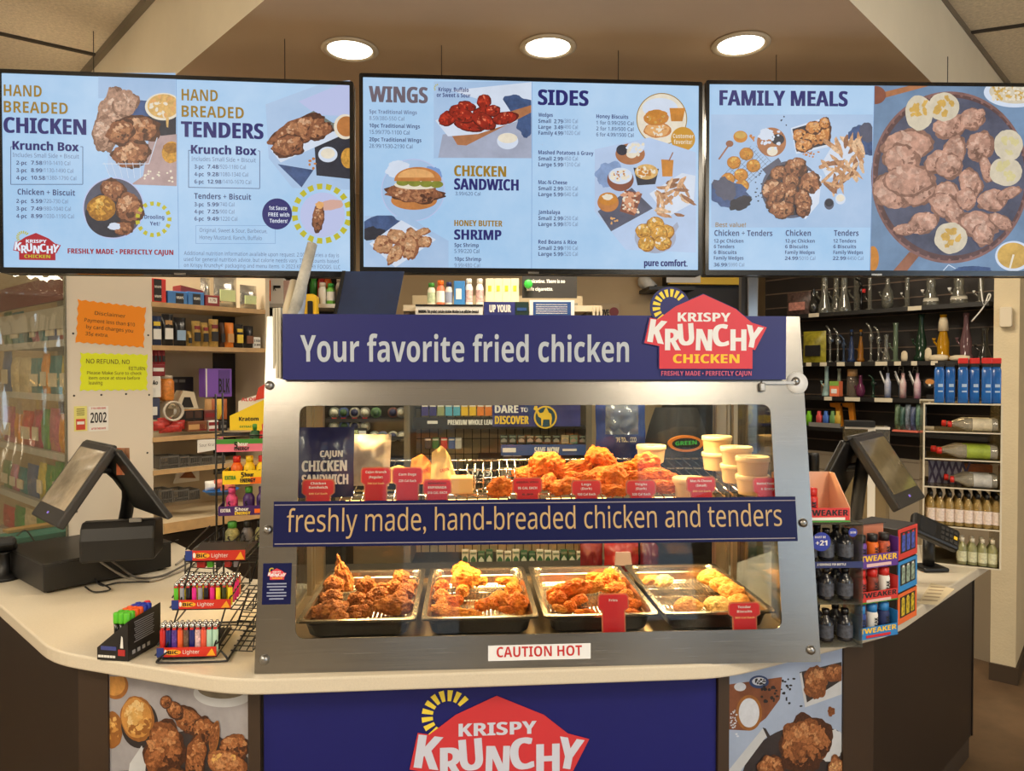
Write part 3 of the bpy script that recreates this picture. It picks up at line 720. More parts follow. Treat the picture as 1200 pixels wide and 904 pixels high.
for i, (t, x1, m, b) in enumerate((('5pc Shrimp', 422, SSLT, .03), ('5.99/220 Cal', 424, SSLT, 0), ('10pc Shrimp', 430, SSLT, .03), ('9.99/480 Cal', 426, SGRY, 0))): C.txt(t, 340, 621 + (0, 20, 47, 68)[i], x1, 13, m, b)
C.line([(603, 60), (601, 700)], 1.5, SLIN)
C.txt('SIDES', 624, 140, 792, 52, SNAV, .06, 3)
for y, h, rows in ((180, 'Wedges', ('Small  2.79/380 Cal', 'Large  3.49/490 Cal', 'Family 4.99/1020 Cal')), (307, 'Mashed Potatoes & Gravy', ('Small 2.99/450 Cal', 'Large 5.99/1310 Cal')), (408, 'Mac-N-Cheese', ('Small 2.99/320 Cal', 'Large 5.99/640 Cal')), (509, 'Jambalaya', ('Small 2.99/250 Cal', 'Large 5.99/870 Cal')), (610, 'Red Beans & Rice', ('Small 2.99/190 Cal', 'Large 5.99/520 Cal'))):
    C.txt(h, 624, y, 624 + len(h) * 8.1, 13, SNAV, .035)
    for i, r in enumerate(rows):
        q = r.split('/'); C.txt(q[0], 624, y + 21 + 20 * i, 707, 13, SSLT, .025); C.txt('/' + q[1], 708, y + 21 + 20 * i, 708 + len(q[1]) * 7, 13, SGRY, 0)
C.txt('Honey Biscuits', 820, 185, 928, 13, SNAV, .03)
for i, r in enumerate(('1 for 0.99/250 Cal', '2 for 1.89/500 Cal', '6 for 4.99/1500 Cal')): C.txt(r, 820, 206 + 20 * i, 946, 12, SSLT, .01)
C.ell(1042, 187, 86, 88, SGLD, 60); C.ell(1042, 187, 83, 85, SCREAM, 60); C.ell(1036, 150, 60, 34, SPAPER, 30)
C.poly([(1068, 150), (1122, 150), (1112, 195), (1074, 195)], SAMBER); C.fry(1028, 225, 46, 26, [SBUN, SBUN2, SCREAM, SCREAM], 81, 0, 12, jag=.08); C.fry(1024, 184, 44, 26, [SBUN, SAMBER, SYOLK, SCREAM], 82, 0, 12, jag=.08); C.blob(1024, 168, 34, 12, SAMBER, 8)
C.ell(1114, 255, 41, 41, SGLDF); C.txt('Customer', 1079, 252, 1149, 14, SCREAM, .035); C.txt('favorite!', 1082, 272, 1144, 14, SCREAM, .035)
C.poly([(815, 290), (1000, 250), (1158, 300), (1158, 640), (920, 630), (815, 500)], E('screen_pale_table', (176, 196, 226), var=(6, .08)))
C.blob(860, 375, 42, 44, E('screen_pale_denim', (130, 154, 194), var=(30, .2)), 15, .3, 20)
C.ell(935, 306, 50, 36, SBOARD); C.ell(908, 292, 20, 18, SDRK); C.ell(940, 306, 18, 14, SCREAM); C.blob(952, 285, 30, 18, SPAPER, 7, .3); C.speck(930, 270, 985, 320, 12, 6, SCREAM, 9)
C.ell(902, 392, 45, 40, SBOW); C.ell(902, 380, 40, 28, SPAPER); C.speck(872, 362, 932, 396, 16, 6, SCREAM, 6); C.speck(880, 365, 925, 392, 12, 3, SBUN, 16)
C.poly([(946, 352), (1032, 356), (1020, 408), (960, 412)], SDRK); C.ell(990, 366, 39, 26, SMAC); C.speck(960, 350, 1020, 382, 22, 6, SCREAM, 8); C.speck(960, 350, 1020, 382, 16, 5, SAMBER, 18)
C.poly([(1040, 324), (1082, 326), (1078, 382), (1044, 382)], SAMBER); C.line([(1066, 330), (1080, 300)], 4, SWOOD)
C.poly([(825, 500), (940, 420), (1012, 490), (870, 568)], SPLATE); C.ell(860, 470, 36, 32, SBUN); C.ell(860, 458, 32, 22, SAMBER); C.blob(858, 452, 18, 10, SCREAM, 4)
C.poly([(900, 500), (916, 428), (976, 440), (950, 515)], SBOW); C.speck(908, 436, 962, 504, 46, 6, E('screen_rice', (206, 146, 112)), 10); C.speck(908, 436, 962, 504, 20, 4, SCREAM, 11); C.speck(870, 510, 900, 545, 7, 4, SBUN2, 12)
C.poly([(1000, 440), (1110, 370), (1156, 380), (1150, 470), (1060, 520)], SPAPER)
rnd = random.Random(8)
for i in range(26):
    x, y = rnd.uniform(1020, 1135), rnd.uniform(390, 515)
    if (x - 1080) ** 2 / 3600 + (y - 455) ** 2 / 4200 > 1.1: continue
    a = radians(rnd.uniform(0, 180)); L = rnd.uniform(20, 34); w = rnd.uniform(7, 11)
    C.blob(x, y, L * .9, w * .75, WED[i % 4], i, .3, math.degrees(a), 14)
C.ell(1020, 588, 70, 54, SSTONE); C.poly([(1070, 560), (1094, 536), (1100, 552), (1082, 580)], SSTONE)
for i, (x, y) in enumerate(((982, 568), (1022, 545), (1055, 570), (1032, 575), (990, 610), (1045, 608))): C.fry(x, y, 30, 26, [GOLDB[0], GOLDB[1], GOLDB[2], SCREAM], 90 + i, 0, 8, jag=.08)
C.txt('pure comfort.', 982, 686, 1128, 22, SNAV, .04, 3)
C.done('menu_picture', T2[1])

# ---- right screen
C = Pic(f3, 820, 80, 3.158)
C.rect(42, 172, 640, 560, SBG2); C.poly([(42, 300), (640, 300), (636, 590), (42, 590)], SBG2)
C.txt('FAMILY MEALS', 74, 138, 545, 56, SNAV, .055, 3)
C.ell(150, 254, 26, 22, SAMBER); C.ell(150, 248, 21, 13, SYOLK); C.ell(110, 280, 14, 12, SWOOD); C.line([(70, 338), (108, 284)], 6, SWOOD); C.speck(180, 240, 200, 270, 5, 5, SBUN, 2)
C.ell(265, 274, 54, 54, SBOARD); C.blob(245, 248, 26, 22, SPAPER, 3, .3); C.ell(288, 264, 24, 20, SDRK); C.ell(268, 308, 20, 17, SCREAM); C.speck(225, 235, 300, 300, 20, 6, SPAPER, 20)
C.poly([(336, 222), (470, 180), (484, 290), (356, 318)], SPAPER); C.poly([(342, 226), (472, 188), (484, 280), (358, 310)], SDRK)
for i, (x, y, a, b, an) in enumerate([(370, 250, 28, 26, 0), (415, 262, 30, 40, 60), (455, 240, 28, 48, 10), (385, 288, 34, 24, -10), (420, 222, 30, 24, 0), (462, 205, 20, 22, 0)]): C.fry(x, y, a, b, [FRY[0], SBUN, SBUN2, FRY[3]], 100 + i, an, 14)
for i in range(9):
    C.line([(80 + i * 16, 400 - i * 14), (150 + i * 14, 460 - i * 14)], 1.2, SPLATE); C.line([(80 + i * 9, 405 + i * 6), (190 + i * 9, 288 + i * 8)], 1.2, SPLATE)
for i, (x, y) in enumerate(((126, 350), (172, 318), (198, 362), (104, 412), (152, 396), (156, 436))): C.fry(x, y, 26, 24, [GOLDB[0], SAMBER, GOLDB[1], GOLDB[2]], 110 + i, 0, 9, jag=.06)
C.blob(110, 470, 78, 46, SBLU, 30, .25, 10, clip=(42, 172, 640, 600)); C.blob(95, 450, 50, 34, SPLATE, 31, .3, 40, clip=(42, 172, 640, 600)); C.blob(150, 500, 44, 24, SDRK, 33, .3, -20)
C.blob(600, 270, 60, 52, SBLU, 34, .25, 40, clip=(42, 172, 638, 600)); C.blob(618, 240, 28, 34, SPLATE, 35, .2, clip=(42, 172, 638, 600))
C.poly([(445, 360), (500, 270), (560, 262), (600, 330), (560, 390), (470, 410)], SPAPER)
rnd = random.Random(5)
for i in range(48):
    x, y = rnd.uniform(455, 600), rnd.uniform(270, 450)
    if abs((x - 455) * .9 + (y - 400)) > 95: continue
    a = radians(rnd.uniform(10, 170)); L = rnd.uniform(24, 44); w = rnd.uniform(8, 13)
    C.blob(x, y, L * .9, w * .75, WED[i % 4], i, .3, math.degrees(a), 14)
for (x, y, a) in ((490, 430, 20), (525, 436, 80), (580, 390, 45), (560, 270, 100)):
    a = radians(a); C.poly([(x - 34 * cos(a), y - 34 * sin(a)), (x - 10 * sin(a), y + 10 * cos(a)), (x + 34 * cos(a), y + 34 * sin(a)), (x + 6 * sin(a), y - 6 * cos(a))], WED[2])
C.ell(335, 450, 108, 106, SPLATE, 60); C.ell(335, 450, 98, 96, SDRK, 50); C.poly([(400, 380), (450, 400), (440, 500), (390, 560), (360, 540)], SPAPER); C.poly([(230, 375), (290, 332), (300, 348), (250, 400)], SPLATE)
for i, (x, y, a, b, an) in enumerate([(290, 390, 34, 26, -20), (355, 368, 42, 38, 0), (405, 428, 40, 46, 40), (268, 452, 42, 40, 0), (285, 470, 26, 58, 35), (338, 420, 32, 28, 0), (335, 470, 22, 46, 10), (302, 525, 48, 34, 0), (380, 490, 32, 44, -20), (382, 524, 28, 30, 0)]): C.fry(x, y, a, b, FRY, 120 + i, an, 18)
C.ell(478, 503, 18, 21, SPLATE); C.ell(478, 499, 15, 14, SDRK); C.ell(519, 485, 19, 20, SPAPER); C.ell(519, 482, 15, 13, SCREAM)
C.speck(205, 380, 235, 500, 16, 3, SDRK, 6); C.speck(380, 310, 440, 330, 12, 4, SBUN, 7); C.speck(300, 170, 330, 260, 6, 3, SDRK, 8)
C.txt('Best value!', 56, 589, 168, 16, SGLD, .015)
for x0, h, x1, rows in ((52, 'Chicken + Tenders', 266, ('12-pc Chicken', '6 Tenders', '6 Biscuits', 'Family Wedges')), (315, 'Chicken', 408, ('12-pc Chicken', '6 Biscuits', 'Family Wedges')), (493, 'Tenders', 584, ('12 Tenders', '6 Biscuits', 'Family Wedges'))):
    C.txt(h, x0, 622, x1, 21, SSLT, .03)
    for i, r in enumerate(rows): C.txt(r, x0 - 2, 647 + i * 21, x0 - 2 + len(r) * 8.4, 13, SSLT, .03)
for t, u, x, y in (('36.99', '/5990 Cal', 50, 735), ('24.99', '/5010 Cal', 312, 711), ('22.99', '/4450 Cal', 489, 711)): C.txt(t, x, y, x + 48, 13, SSLT, .025); C.txt(u, x + 49, y, x + 112, 13, SGRY, 0)
# the tray of chicken filling the right half
X1 = 1256; cl = (628, 64, X1, 752)
C.poly([(645, 62), (X1, 62), (X1, 752), (628, 752)], SSKY)
C.poly([(648, 120), (855, 64), (780, 64), (652, 96)], SBOARD); C.ell(648, 100, 40, 34, SBOW, clip=(646, 64, X1, 752)); C.poly([(715, 750), (775, 680), (815, 690), (765, 752)], SWOOD); C.ell(640, 705, 22, 46, SAMBER, clip=(630, 64, X1, 752))
C.ell(1165, 90, 115, 56, SPAPER, 50, cl); C.ell(1170, 86, 100, 46, SEGG, 40, cl); C.speck(1085, 66, 1240, 118, 50, 6, SYOLK, 31); C.speck(1085, 66, 1240, 118, 40, 6, SCREAM, 32)
C.ell(1160, 696, 68, 56, SPAPER, 50, cl); C.ell(1158, 694, 58, 48, SYOLK, 40, cl); C.line([(1146, 742), (1160, 690)], 7, SCREAM); C.blob(1010, 748, 70, 14, SBLU, 3, .2, clip=cl); C.line([(900, 750), (920, 728), (945, 742)], 3, SPAPER)
C.ell(925, 405, 292, 318, SRIM, 80, cl); C.ell(925, 405, 284, 308, E('screen_tray_rim_dark', (96, 70, 68), var=(20, .3)), 80, cl); C.ell(930, 402, 272, 292, SPLATE, 80, cl)
for i in range(44):
    a = i * 2 * pi / 44; C.line([(925 + 276 * cos(a), 405 + 302 * sin(a)), (925 + 291 * cos(a + .03), 405 + 316 * sin(a + .03))], 9, SRIM) if 925 + 291 * cos(a) < X1 - 12 else 0
for x, y, a, b, an, s in [(770, 290, 96, 60, -6, 1), (745, 340, 66, 60, 20, 2), (718, 455, 82, 72, 10, 3), (805, 440, 72, 76, 40, 4), (770, 415, 90, 60, 0, 44), (925, 215, 66, 48, -14, 5), (1005, 190, 46, 40, 0, 6), (1032, 172, 26, 18, -40, 7), (1035, 290, 48, 62, 15, 8), (1058, 375, 22, 54, -16, 9), (938, 320, 42, 78, 14, 10), (878, 345, 52, 38, -30, 11), (920, 365, 50, 46, 0, 45), (912, 460, 42, 44, 0, 12), (905, 510, 60, 46, 30, 13), (945, 545, 40, 34, 40, 46), (1000, 430, 42, 58, -20, 14), (985, 485, 36, 44, 0, 15), (1080, 490, 54, 44, -10, 16), (1140, 465, 50, 22, -22, 17), (1030, 580, 70, 50, 10, 18), (1045, 620, 40, 40, 40, 19), (1110, 570, 50, 26, 30, 20), (825, 575, 62, 40, -20, 21), (760, 598, 44, 22, -6, 22)]:
    C.fry(x, y, a, b, FRYB, 200 + s, an, 16, jag=.18)
for x, y, r, ry in ((810, 166, 52, 64), (902, 144, 56, 54), (1140, 286, 54, 58), (1130, 385, 60, 54), (924, 630, 60, 58)): C.blob(x, y, r, ry, SEGG, int(x), .07); 
rnd = random.Random(12)
for x, y, r in ((806, 160, 44), (905, 140, 42), (1150, 288, 36), (1128, 384, 42), (922, 628, 46)):
    for i in range(9): C.blob(x + rnd.uniform(-.7, .7) * r, y + rnd.uniform(-.75, .75) * r, r * rnd.uniform(.18, .42), r * rnd.uniform(.14, .34), SYOLK if x < 1000 else E('screen_pale_honey', (208, 196, 144), var=(30, .1)), i + x, .4, rnd.uniform(0, 180), 16)
C.line([(645, 62), (629, 752)], 1.5, SLIN)
C.done('menu_picture', T3[1])

# ================================================================== photo panels on the counter's cut corners
def PF(n, c, rough=.5, var=None, spec=.4, col2=None): return M(n, c, rough, spec=spec, var=var)
PFRY = [M('poster_fried_%d' % i, c, .5, var=(130, .5)) for i, c in enumerate([(74, 42, 26), (128, 76, 42), (164, 104, 62), (190, 134, 88)])]
PBIS = [M('poster_biscuit_%d' % i, c, .5, var=(50, .2)) for i, c in enumerate([(150, 96, 44), (196, 140, 70), (214, 168, 96), (228, 194, 134)])]
PGREY = M('poster_table_grey', (160, 158, 164), .5, var=(9, .15)); PBLU = M('poster_table_blue', (160, 176, 204), .5, var=(5, .1)); PWOOD = M('poster_wood', (128, 76, 50), .5, var=(16, .3)); PDRK = M('poster_dark', (50, 44, 46), .5, var=(14, .3)); PSALT = M('poster_salt', (206, 212, 224), .5, var=(60, .08)); PSEED = M('poster_pepper', (30, 28, 32), .6); PPAP = M('poster_paper', (196, 200, 206), .5, var=(8, .1))
f, L = FR[1]
a0, a1 = on(f, 130, 850)[0], on(f, 292, 850)[0]
m = MB(); m.box(((a0 + a1) / 2, 0.46, 0.002), (a1 - a0, ZB - .11, .004), PGREY, f)
m2 = MB(); m2.box((a0 / 2, ZB / 2, .004), (a0, ZB, .012), TRIMB, f); m2.obj('corner_post', base)
pp = m.obj('photo_panel', base, label='photo panel of drumsticks, fried chicken and biscuits on a grey table')
C = Pic(f, 0, 740, 2.857); C.z = .0045; cl = (372, 150, 834, 700)
C.ell(392, 180, 42, 46, PBIS[0], 40, cl); C.ell(388, 174, 36, 40, PBIS[1], 40, cl)
for y in (330, 470, 610): C.line([(374, y), (500, y - 12)], 3, M('poster_plank_seam', (120, 116, 118)))
C.ell(752, 205, 100, 48, PPAP, 40, (560, 160, 834, 700)); C.ell(750, 190, 84, 34, M('poster_bowl_inside', (116, 108, 92), var=(30, .2)), 30, (560, 160, 834, 700))
C.fry(380, 330, 34, 62, [PBIS[0], PBIS[0], PBIS[1], PBIS[2]], 3, 0, 16, cl, .06); C.ell(472, 310, 62, 80, PDRK, 30)
C.fry(464, 292, 56, 76, [PBIS[0], PBIS[1], PBIS[2], PBIS[3]], 4, -8, 40, cl, .05)
C.poly([(500, 350), (470, 440), (470, 700), (834, 700), (834, 420), (700, 320)], PDRK); C.poly([(400, 700), (440, 440), (480, 380), (496, 420), (470, 700)], PPAP)
C.fry(790, 385, 48, 46, PFRY, 9, 20, 26, cl)
C.fry(640, 300, 62, 40, PFRY, 5, 40, 40, cl, .14); C.fry(592, 262, 34, 26, PFRY, 55, 50, 16, cl, .1); C.fry(562, 234, 20, 22, PFRY, 6, 0, 10, cl, .06); C.fry(690, 330, 40, 46, PFRY, 7, 0, 22, cl)
C.fry(556, 400, 66, 104, PFRY, 8, 6, 70, cl); C.fry(660, 430, 34, 100, PFRY, 10, 10, 50, cl); C.fry(590, 560, 80, 110, PFRY, 11, 0, 60, cl)
C.fry(724, 352, 16, 54, PBIS[:1] + PFRY[1:], 12, 8, 14, cl, .08); C.fry(765, 440, 70, 44, [PFRY[1], PFRY[2], PFRY[3], PBIS[2]], 13, 20, 40, cl, .12); C.fry(760, 560, 74, 80, PFRY, 14, 0, 50, cl)
C.done('food_picture', pp)
f, L = FR[3]
a0, a1 = on(f, 853, 850)[0], on(f, 985, 850)[0]
m = MB(); m.box(((a0 + a1) / 2, 0.46, 0.002), (a1 - a0, ZB - .11, .004), PBLU, f)
m2 = MB(); m2.box(((a1 + L) / 2, ZB / 2, .004), (L - a1, ZB, .012), TRIMB, f); m2.obj('corner_post', base)
pp = m.obj('photo_panel', base, label='photo panel of crispy chicken, salt bowl and peppercorns on a blue table')
C = Pic(f, 820, 740, 3.158); C.z = .0045; cl = (104, 120, 520, 700)
C.poly([(104, 195), (300, 168), (292, 250), (240, 320), (180, 366), (104, 362)], PWOOD); C.ell(215, 186, 36, 24, SBLU if False else M('poster_blue_bowl', (44, 66, 110)), 30, cl); C.ell(215, 184, 26, 15, PSALT, 20, cl); C.speck(192, 176, 238, 194, 14, 4, PSEED, 3)
C.ell(145, 204, 22, 16, PSALT, 20); C.ell(178, 300, 48, 66, PBIS[0], 40); C.ell(178, 300, 38, 54, PSALT, 40); C.speck(225, 200, 285, 260, 16, 6, PSEED, 5); C.speck(110, 290, 132, 360, 26, 3, PSALT, 6)
C.speck(296, 170, 345, 270, 14, 5, PSEED, 7); C.speck(370, 230, 420, 320, 2, 5, PSEED, 9); C.speck(120, 370, 140, 390, 2, 5, PSALT, 10)
C.poly([(365, 150), (520, 112), (520, 220), (385, 278)], PDRK); C.poly([(365, 155), (372, 150), (392, 262), (520, 180), (520, 232), (385, 280)], PPAP)
C.fry(425, 190, 44, 62, [PFRY[1], PFRY[1], PFRY[2], PFRY[3]], 21, 10, 36, cl); C.fry(492, 152, 36, 32, [PFRY[1], PFRY[1], PFRY[2], PFRY[3]], 22, 0, 18, cl)
C.blob(482, 295, 14, 18, PFRY[1], 23, .3)
C.ell(400, 560, 250, 215, PDRK, 60, cl); C.poly([(104, 510), (228, 358), (250, 376), (128, 540), (104, 560)], PPAP); C.poly([(228, 354), (240, 358), (262, 396), (250, 402)], PDRK); C.blob(470, 420, 60, 60, PPAP, 4, .2, clip=cl)
C.fry(388, 415, 96, 100, [PFRY[0], PFRY[1], PFRY[2], PFRY[3]], 24, 60, 110, cl); C.fry(258, 500, 54, 44, PFRY, 25, 0, 36, cl); C.fry(500, 520, 34, 60, [PFRY[1], PFRY[2], PFRY[3], PBIS[3]], 26, 0, 24, cl); C.fry(340, 600, 110, 80, PFRY, 27, 0, 60, cl)
C.done('food_picture', pp)

# ================================================================== the heated chicken case
CF = frame((-0.529, 1.845, 0.867), (1, -0.006, 0), (0, 0.128, 0.915))
cc = (0.2, 2.2, ZT)
case = thing('food_warmer_case', 'stainless heated display case full of fried chicken under a navy banner', 'food display case', cc)
cu = lambda x, y: on(CF, x, y)
BLq, BRq, TRq, TLq = cu(298, 790), cu(962, 776), cu(937, 371), cu(313, 371)
hx0 = cu(346, 745)[0]; hx1 = cu(916, 742)[0]; hy0 = cu(600, 744)[1]; hy1 = cu(600, 475)[1]
hl0, hl1 = cu(346, 740)[0], cu(351, 480)[0]; hr0, hr1 = cu(917, 740)[0], cu(903, 480)[0]
def ring_plate(mb, m, fr, z0, z1):
    ri = rrect(0, 0, 1, 1, 0.0001, 4)
    r = 0.022; inn = rrect(hx0, hy0, hx1, hy1, r, 4)
    def warp(p):
        t = (p[1] - hy0) / (hy1 - hy0); return (p[0] + (1 - t) * (hl0 - hx0) + t * (hl1 - hx0) if p[0] < (hx0 + hx1) / 2 else p[0] + (1 - t) * (hr0 - hx1) + t * (hr1 - hx1), p[1])
    inn = [warp(p) for p in inn]
    out = []
    cs = [TRq, TLq, BLq, BRq]
    def edge(a, b, t): return (a[0] + (b[0] - a[0]) * t, a[1] + (b[1] - a[1]) * t)
    for ci in range(4):
        c = cs[ci]; prev = cs[ci - 1]; nxt = cs[(ci + 1) % 4]
        for j in range(5):
            k = ci * 5 + j; p = inn[k]
            if j == 2: out.append(c); continue
            e = (prev if j < 2 else nxt)
            # slide along the edge to the inner point's own height or width
            if abs(e[0] - c[0]) > abs(e[1] - c[1]): t = (p[0] - c[0]) / (e[0] - c[0])
            else: t = (p[1] - c[1]) / (e[1] - c[1])
            out.append(edge(c, e, max(0, t)))
    mb.loft([[(p[0], p[1], z) for p in q] for q, z in ((inn, z0), (inn, z1), (out, z1), (out, z0), (inn, z0))], m, fr, True, False, False)
m = MB(); ring_plate(m, STEEL, CF, -0.004, 0.0)
fr_ = m.obj('front_frame', case)
m = MB(); m.box(((hx0 + hx1) / 2, (hy0 + hy1) / 2, -0.010), (hx1 - hx0 + .04, hy1 - hy0 + .04, 0.004), GLASS, CF); m.obj('front_glass', case)
# rivets
BOLT = M('rivet_steel', (150, 150, 150), rough=.3, metal=1)
for x, y in ((316, 452), (314, 621), (310, 773), (932, 447), (941, 613), (950, 762)):
    m = MB(); u, v = cu(x, y); m.lathe([(0.012, 0), (0.0118, .004), (.009, .008), (.004, .0105), (.0005, .011)], BOLT, CF @ Matrix.Translation((u, v, 0)), 20); m.obj('rivet', case)
m = MB(); u, v = cu(892, 453); u2, v2 = cu(930, 447); CLEARP = glass('white_washer', (250, 250, 250), .6, opac=.8)
m.box(((u + u2) / 2, (v + v2) / 2 + .002, .006), (u2 - u, .008, .006), BOLT, CF); m.box((u, v - .003, .008), (.016, .024, .010), BOLT, CF, .003)
m.lathe([(.03, 0), (.03, .002), (.001, .002)], M('white_plastic_washer', (226, 228, 230), rough=.4), CF @ Matrix.Translation((cu(934, 449)[0], cu(934, 449)[1], 0)), 28); m.obj('slide_latch', case)
# body: base, back posts, roof, side glass
y0, y1 = 1.86, 2.54; xl, xr = -0.525, 0.925
WARMST = M('warm_case_steel', (186, 172, 152), rough=.32, metal=1.0)
m = MB(); m.box(((xl + xr) / 2, (y0 + y1) / 2 + .01, ZT + .014), (xr - xl - .01, y1 - y0 - .02, .024), STEEL); m.box(((xl + xr) / 2, 2.21, ZT + .03), (xr - xl - .02, .64, .012), WARMST); m.obj('base_deck', case)
for x in (xl + .022, xr - .022):
    m = MB()
    m.box((x, y1 - .02, 1.32), (.04, .04, .88), WARMST)
    m.box((x, y1 - .16, 1.32), (.014, .02, .88), WARMST); m.box((x, y1 - .10, 1.32), (.008, .012, .88), WARMST); m.obj('rear_post', case)
HZ0, HZ1 = 1.60, 1.765
m = MB(); m.box(((xl + xr) / 2, 2.265, 1.683), (xr - xl - .01, .55, HZ1 - HZ0), STEEL); m.obj('roof_box', case)
for x, nm in ((xl + .006, 'left'), (xr - .006, 'right')):
    m = MB(); T = frame((x, 0, 0), (0, 1, 0))
    m.prism([(1.90, .90), (2.52, .90), (2.52, 1.6), (2.0, 1.6)], -.002, .002, GLASS, T); m.obj('side_glass', case)
    m = MB(); m.prism([(1.858, .868), (1.90, .868), (2.02, 1.765), (1.987, 1.765)], -.004, .004, STEELV, T); m.prism([(1.87, .868), (2.54, .868), (2.54, .91), (1.87, .91)], -.004, .004, STEELV, T); m.obj('side_frame', case)
# sliding rear panes
m = MB(); m.box((0.2, y1 - .03, 1.25), (1.36, .004, .68), GLASS); m.obj('rear_glass', case)
m = MB()
for z in (.905, 1.595): m.box((.2, y1 - .022, z), (1.40, .03, .02), WARMST)
m.obj('rear_track', case)
# wire shelf for the upper row
SHZ = 1.235
shz = lambda y: 1.255 + (y - 2.0) * .15
m = MB()
for i in range(46): m.rod((-.475 + i * .03, 2.0, shz(2.0) - .004), (-.475 + i * .03, 2.50, shz(2.5) - .004), .0022, CHROME, None, 5)
for y in (2.0, 2.12, 2.25, 2.38, 2.5): m.rod((xl + .02, y, shz(y) - .009), (xr - .02, y, shz(y) - .009), .0035, CHROME, None, 6)
m.obj('wire_shelf', case)
# heat lamp strips under the roof and under the shelf, and their light
LAMPM = M('heat_lamp_glow', (255, 196, 112), emit=9.0)
for x in (-.25, .2, .65):
    m = MB(); m.box((x, 2.25, HZ0 - .012), (.30, .06, .018), WARMST); m.rod((x - .12, 2.25, HZ0 - .028), (x + .12, 2.25, HZ0 - .028), .008, LAMPM, None, 10); m.obj('heat_lamp', case)
for x in (-.29, .04, .37, .70):
    m = MB(); m.box((x, 2.40, SHZ - .020), (.26, .05, .014), WARMST); m.rod((x - .1, 2.40, SHZ - .032), (x + .1, 2.40, SHZ - .032), .007, LAMPM, None, 10); m.obj('shelf_lamp', case)
HOT = (1.0, 0.64, 0.27)
for x in (-.25, .2, .65): area('heat_lamp_light', (x, 2.25, HZ0 - .045), (0, 0, 0), .26, .05, 6.8, HOT)
for x in (-.29, .04, .37, .70): area('shelf_lamp_light', (x, 2.38, SHZ - .045), (radians(-6), 0, 0), .2, .04, 5.4, HOT)
# header banner
BF = frame((-0.5, 1.928, 0), (1, -0.006, 0))
b0, b1 = on(BF, 331, 368), on(BF, 921, 445)
m = MB(); m.box(((b0[0] + b1[0]) / 2, (b0[1] + b1[1]) / 2, -.008), (b1[0] - b0[0], b0[1] - b1[1], .016), NAVY, BF)
hb = m.obj('header_banner', case, label='navy banner reading your favorite fried chicken')
m = MB(); C = Pic(BF, 310, 310, 3.118)
def btxt(mb, fr, t, x0, yb, x1, cap, mt, bold, res=4, z=.0008):
    a = on(fr, x0, yb); b = on(fr, x1, yb); c = on(fr, x0, yb - cap)
    mb.text(t, a[0], a[1], c[1] - a[1], mt, fr, w=b[0] - a[0], bold=bold, z=z, res=res)
btxt(m, BF, 'Your favorite fried chicken', 352, 424, 737, 31, SILV, .028)
m.obj('lettering', hb)
k = (on(BF, 740 + 900 / 5.714, 400)[0] - on(BF, 740 + 83 / 5.714, 400)[0]) / 817
o = on(BF, 740, 330)
m = MB(); o2 = on(BF, 740 + 83 / 5.714, 330 + 85 / 5.714)
lox, loy = o2[0] - 83 * k, o2[1] + 85 * k
house = [(120, 240), (172, 250), (235, 205), (290, 165), (475, 85), (690, 180), (800, 270), (900, 300), (822, 450), (805, 445), (805, 573), (183, 573), (183, 425), (83, 405)]
m.prism([(lox + (485 + (x - 485) * 1.02) * k, loy - (330 + (y - 330) * 1.02) * k) for x, y in house], 0.0, .005, NAVY, BF)
m.prism([(lox + (255 + 132 * cos(t * pi / 20)) * k, loy - (170 + 132 * sin(t * pi / 20)) * k) for t in range(40)], 0.0, .0045, NAVY, BF)
logo(m, BF, lox, loy, k, z=.0055, disc=False, step=.0006)
m.obj('emblem', hb)
# the band across the glass
bb0, bb1 = cu(321, 588), cu(933, 633)
bl, br_ = cu(321, 641), cu(933, 634)
m = MB(); m.prism([cu(321, 641), cu(933, 634), cu(930, 582), cu(322, 588)], .002, .010, NAVYD, CF)
band = m.obj('slogan_band', case, label='navy band reading freshly made, hand-breaded chicken and tenders')
m = MB(); btxt(m, CF, 'freshly made, hand-breaded chicken and tenders', 337, 623.5, 915, 26, GOLD, .0, 4, .0106)
LINEM = M('thin_gold_rule', (150, 142, 150), rough=.4)
for y0_, y1_ in ((592, 586.5), (637.5, 630.5)):
    a = cu(323, y0_); b = cu(930, y1_); m.prism([(a[0], a[1] - .0012), (b[0], b[1] - .0012), (b[0], b[1] + .0012), (a[0], a[1] + .0012)], .0095, .0106, LINEM, CF)
m.obj('lettering', band)
# small stickers on the frame
a, b = cu(307, 709), cu(342, 660)
m = MB(); m.box(((a[0] + b[0]) / 2, (a[1] + b[1]) / 2, .0008), (b[0] - a[0], b[1] - a[1], .0012), NAVYD, CF)
kk = (b[0] - a[0]) * .66 / 817; logo(m, CF, a[0] + (b[0] - a[0]) * .17 - 83 * kk, b[1] - .008, kk, z=.0016, disc=False, tagline=False, step=.0002, res=1)
for i in range(6): m.box(((a[0] + b[0]) / 2, a[1] + .014 + i * .0075, .0016), ((b[0] - a[0]) * (.5 if i % 3 == 0 else .68), .0032, .0004), M('pale_small_print', (150, 158, 190)), CF)
m.obj('information_sticker', case, label='small navy sticker with the chicken emblem')
q = [cu(572, 775), cu(692, 772), cu(692, 754), cu(572, 757)]
m = MB(); m.prism(q, .0003, .0018, WHT, CF); btxt(m, CF, 'CAUTION HOT', 582, 770.5, 682, 12, M('caution_red', (190, 40, 44)), .03, 3, .0024); m.obj('caution_label', case, label='white label reading CAUTION HOT in red')

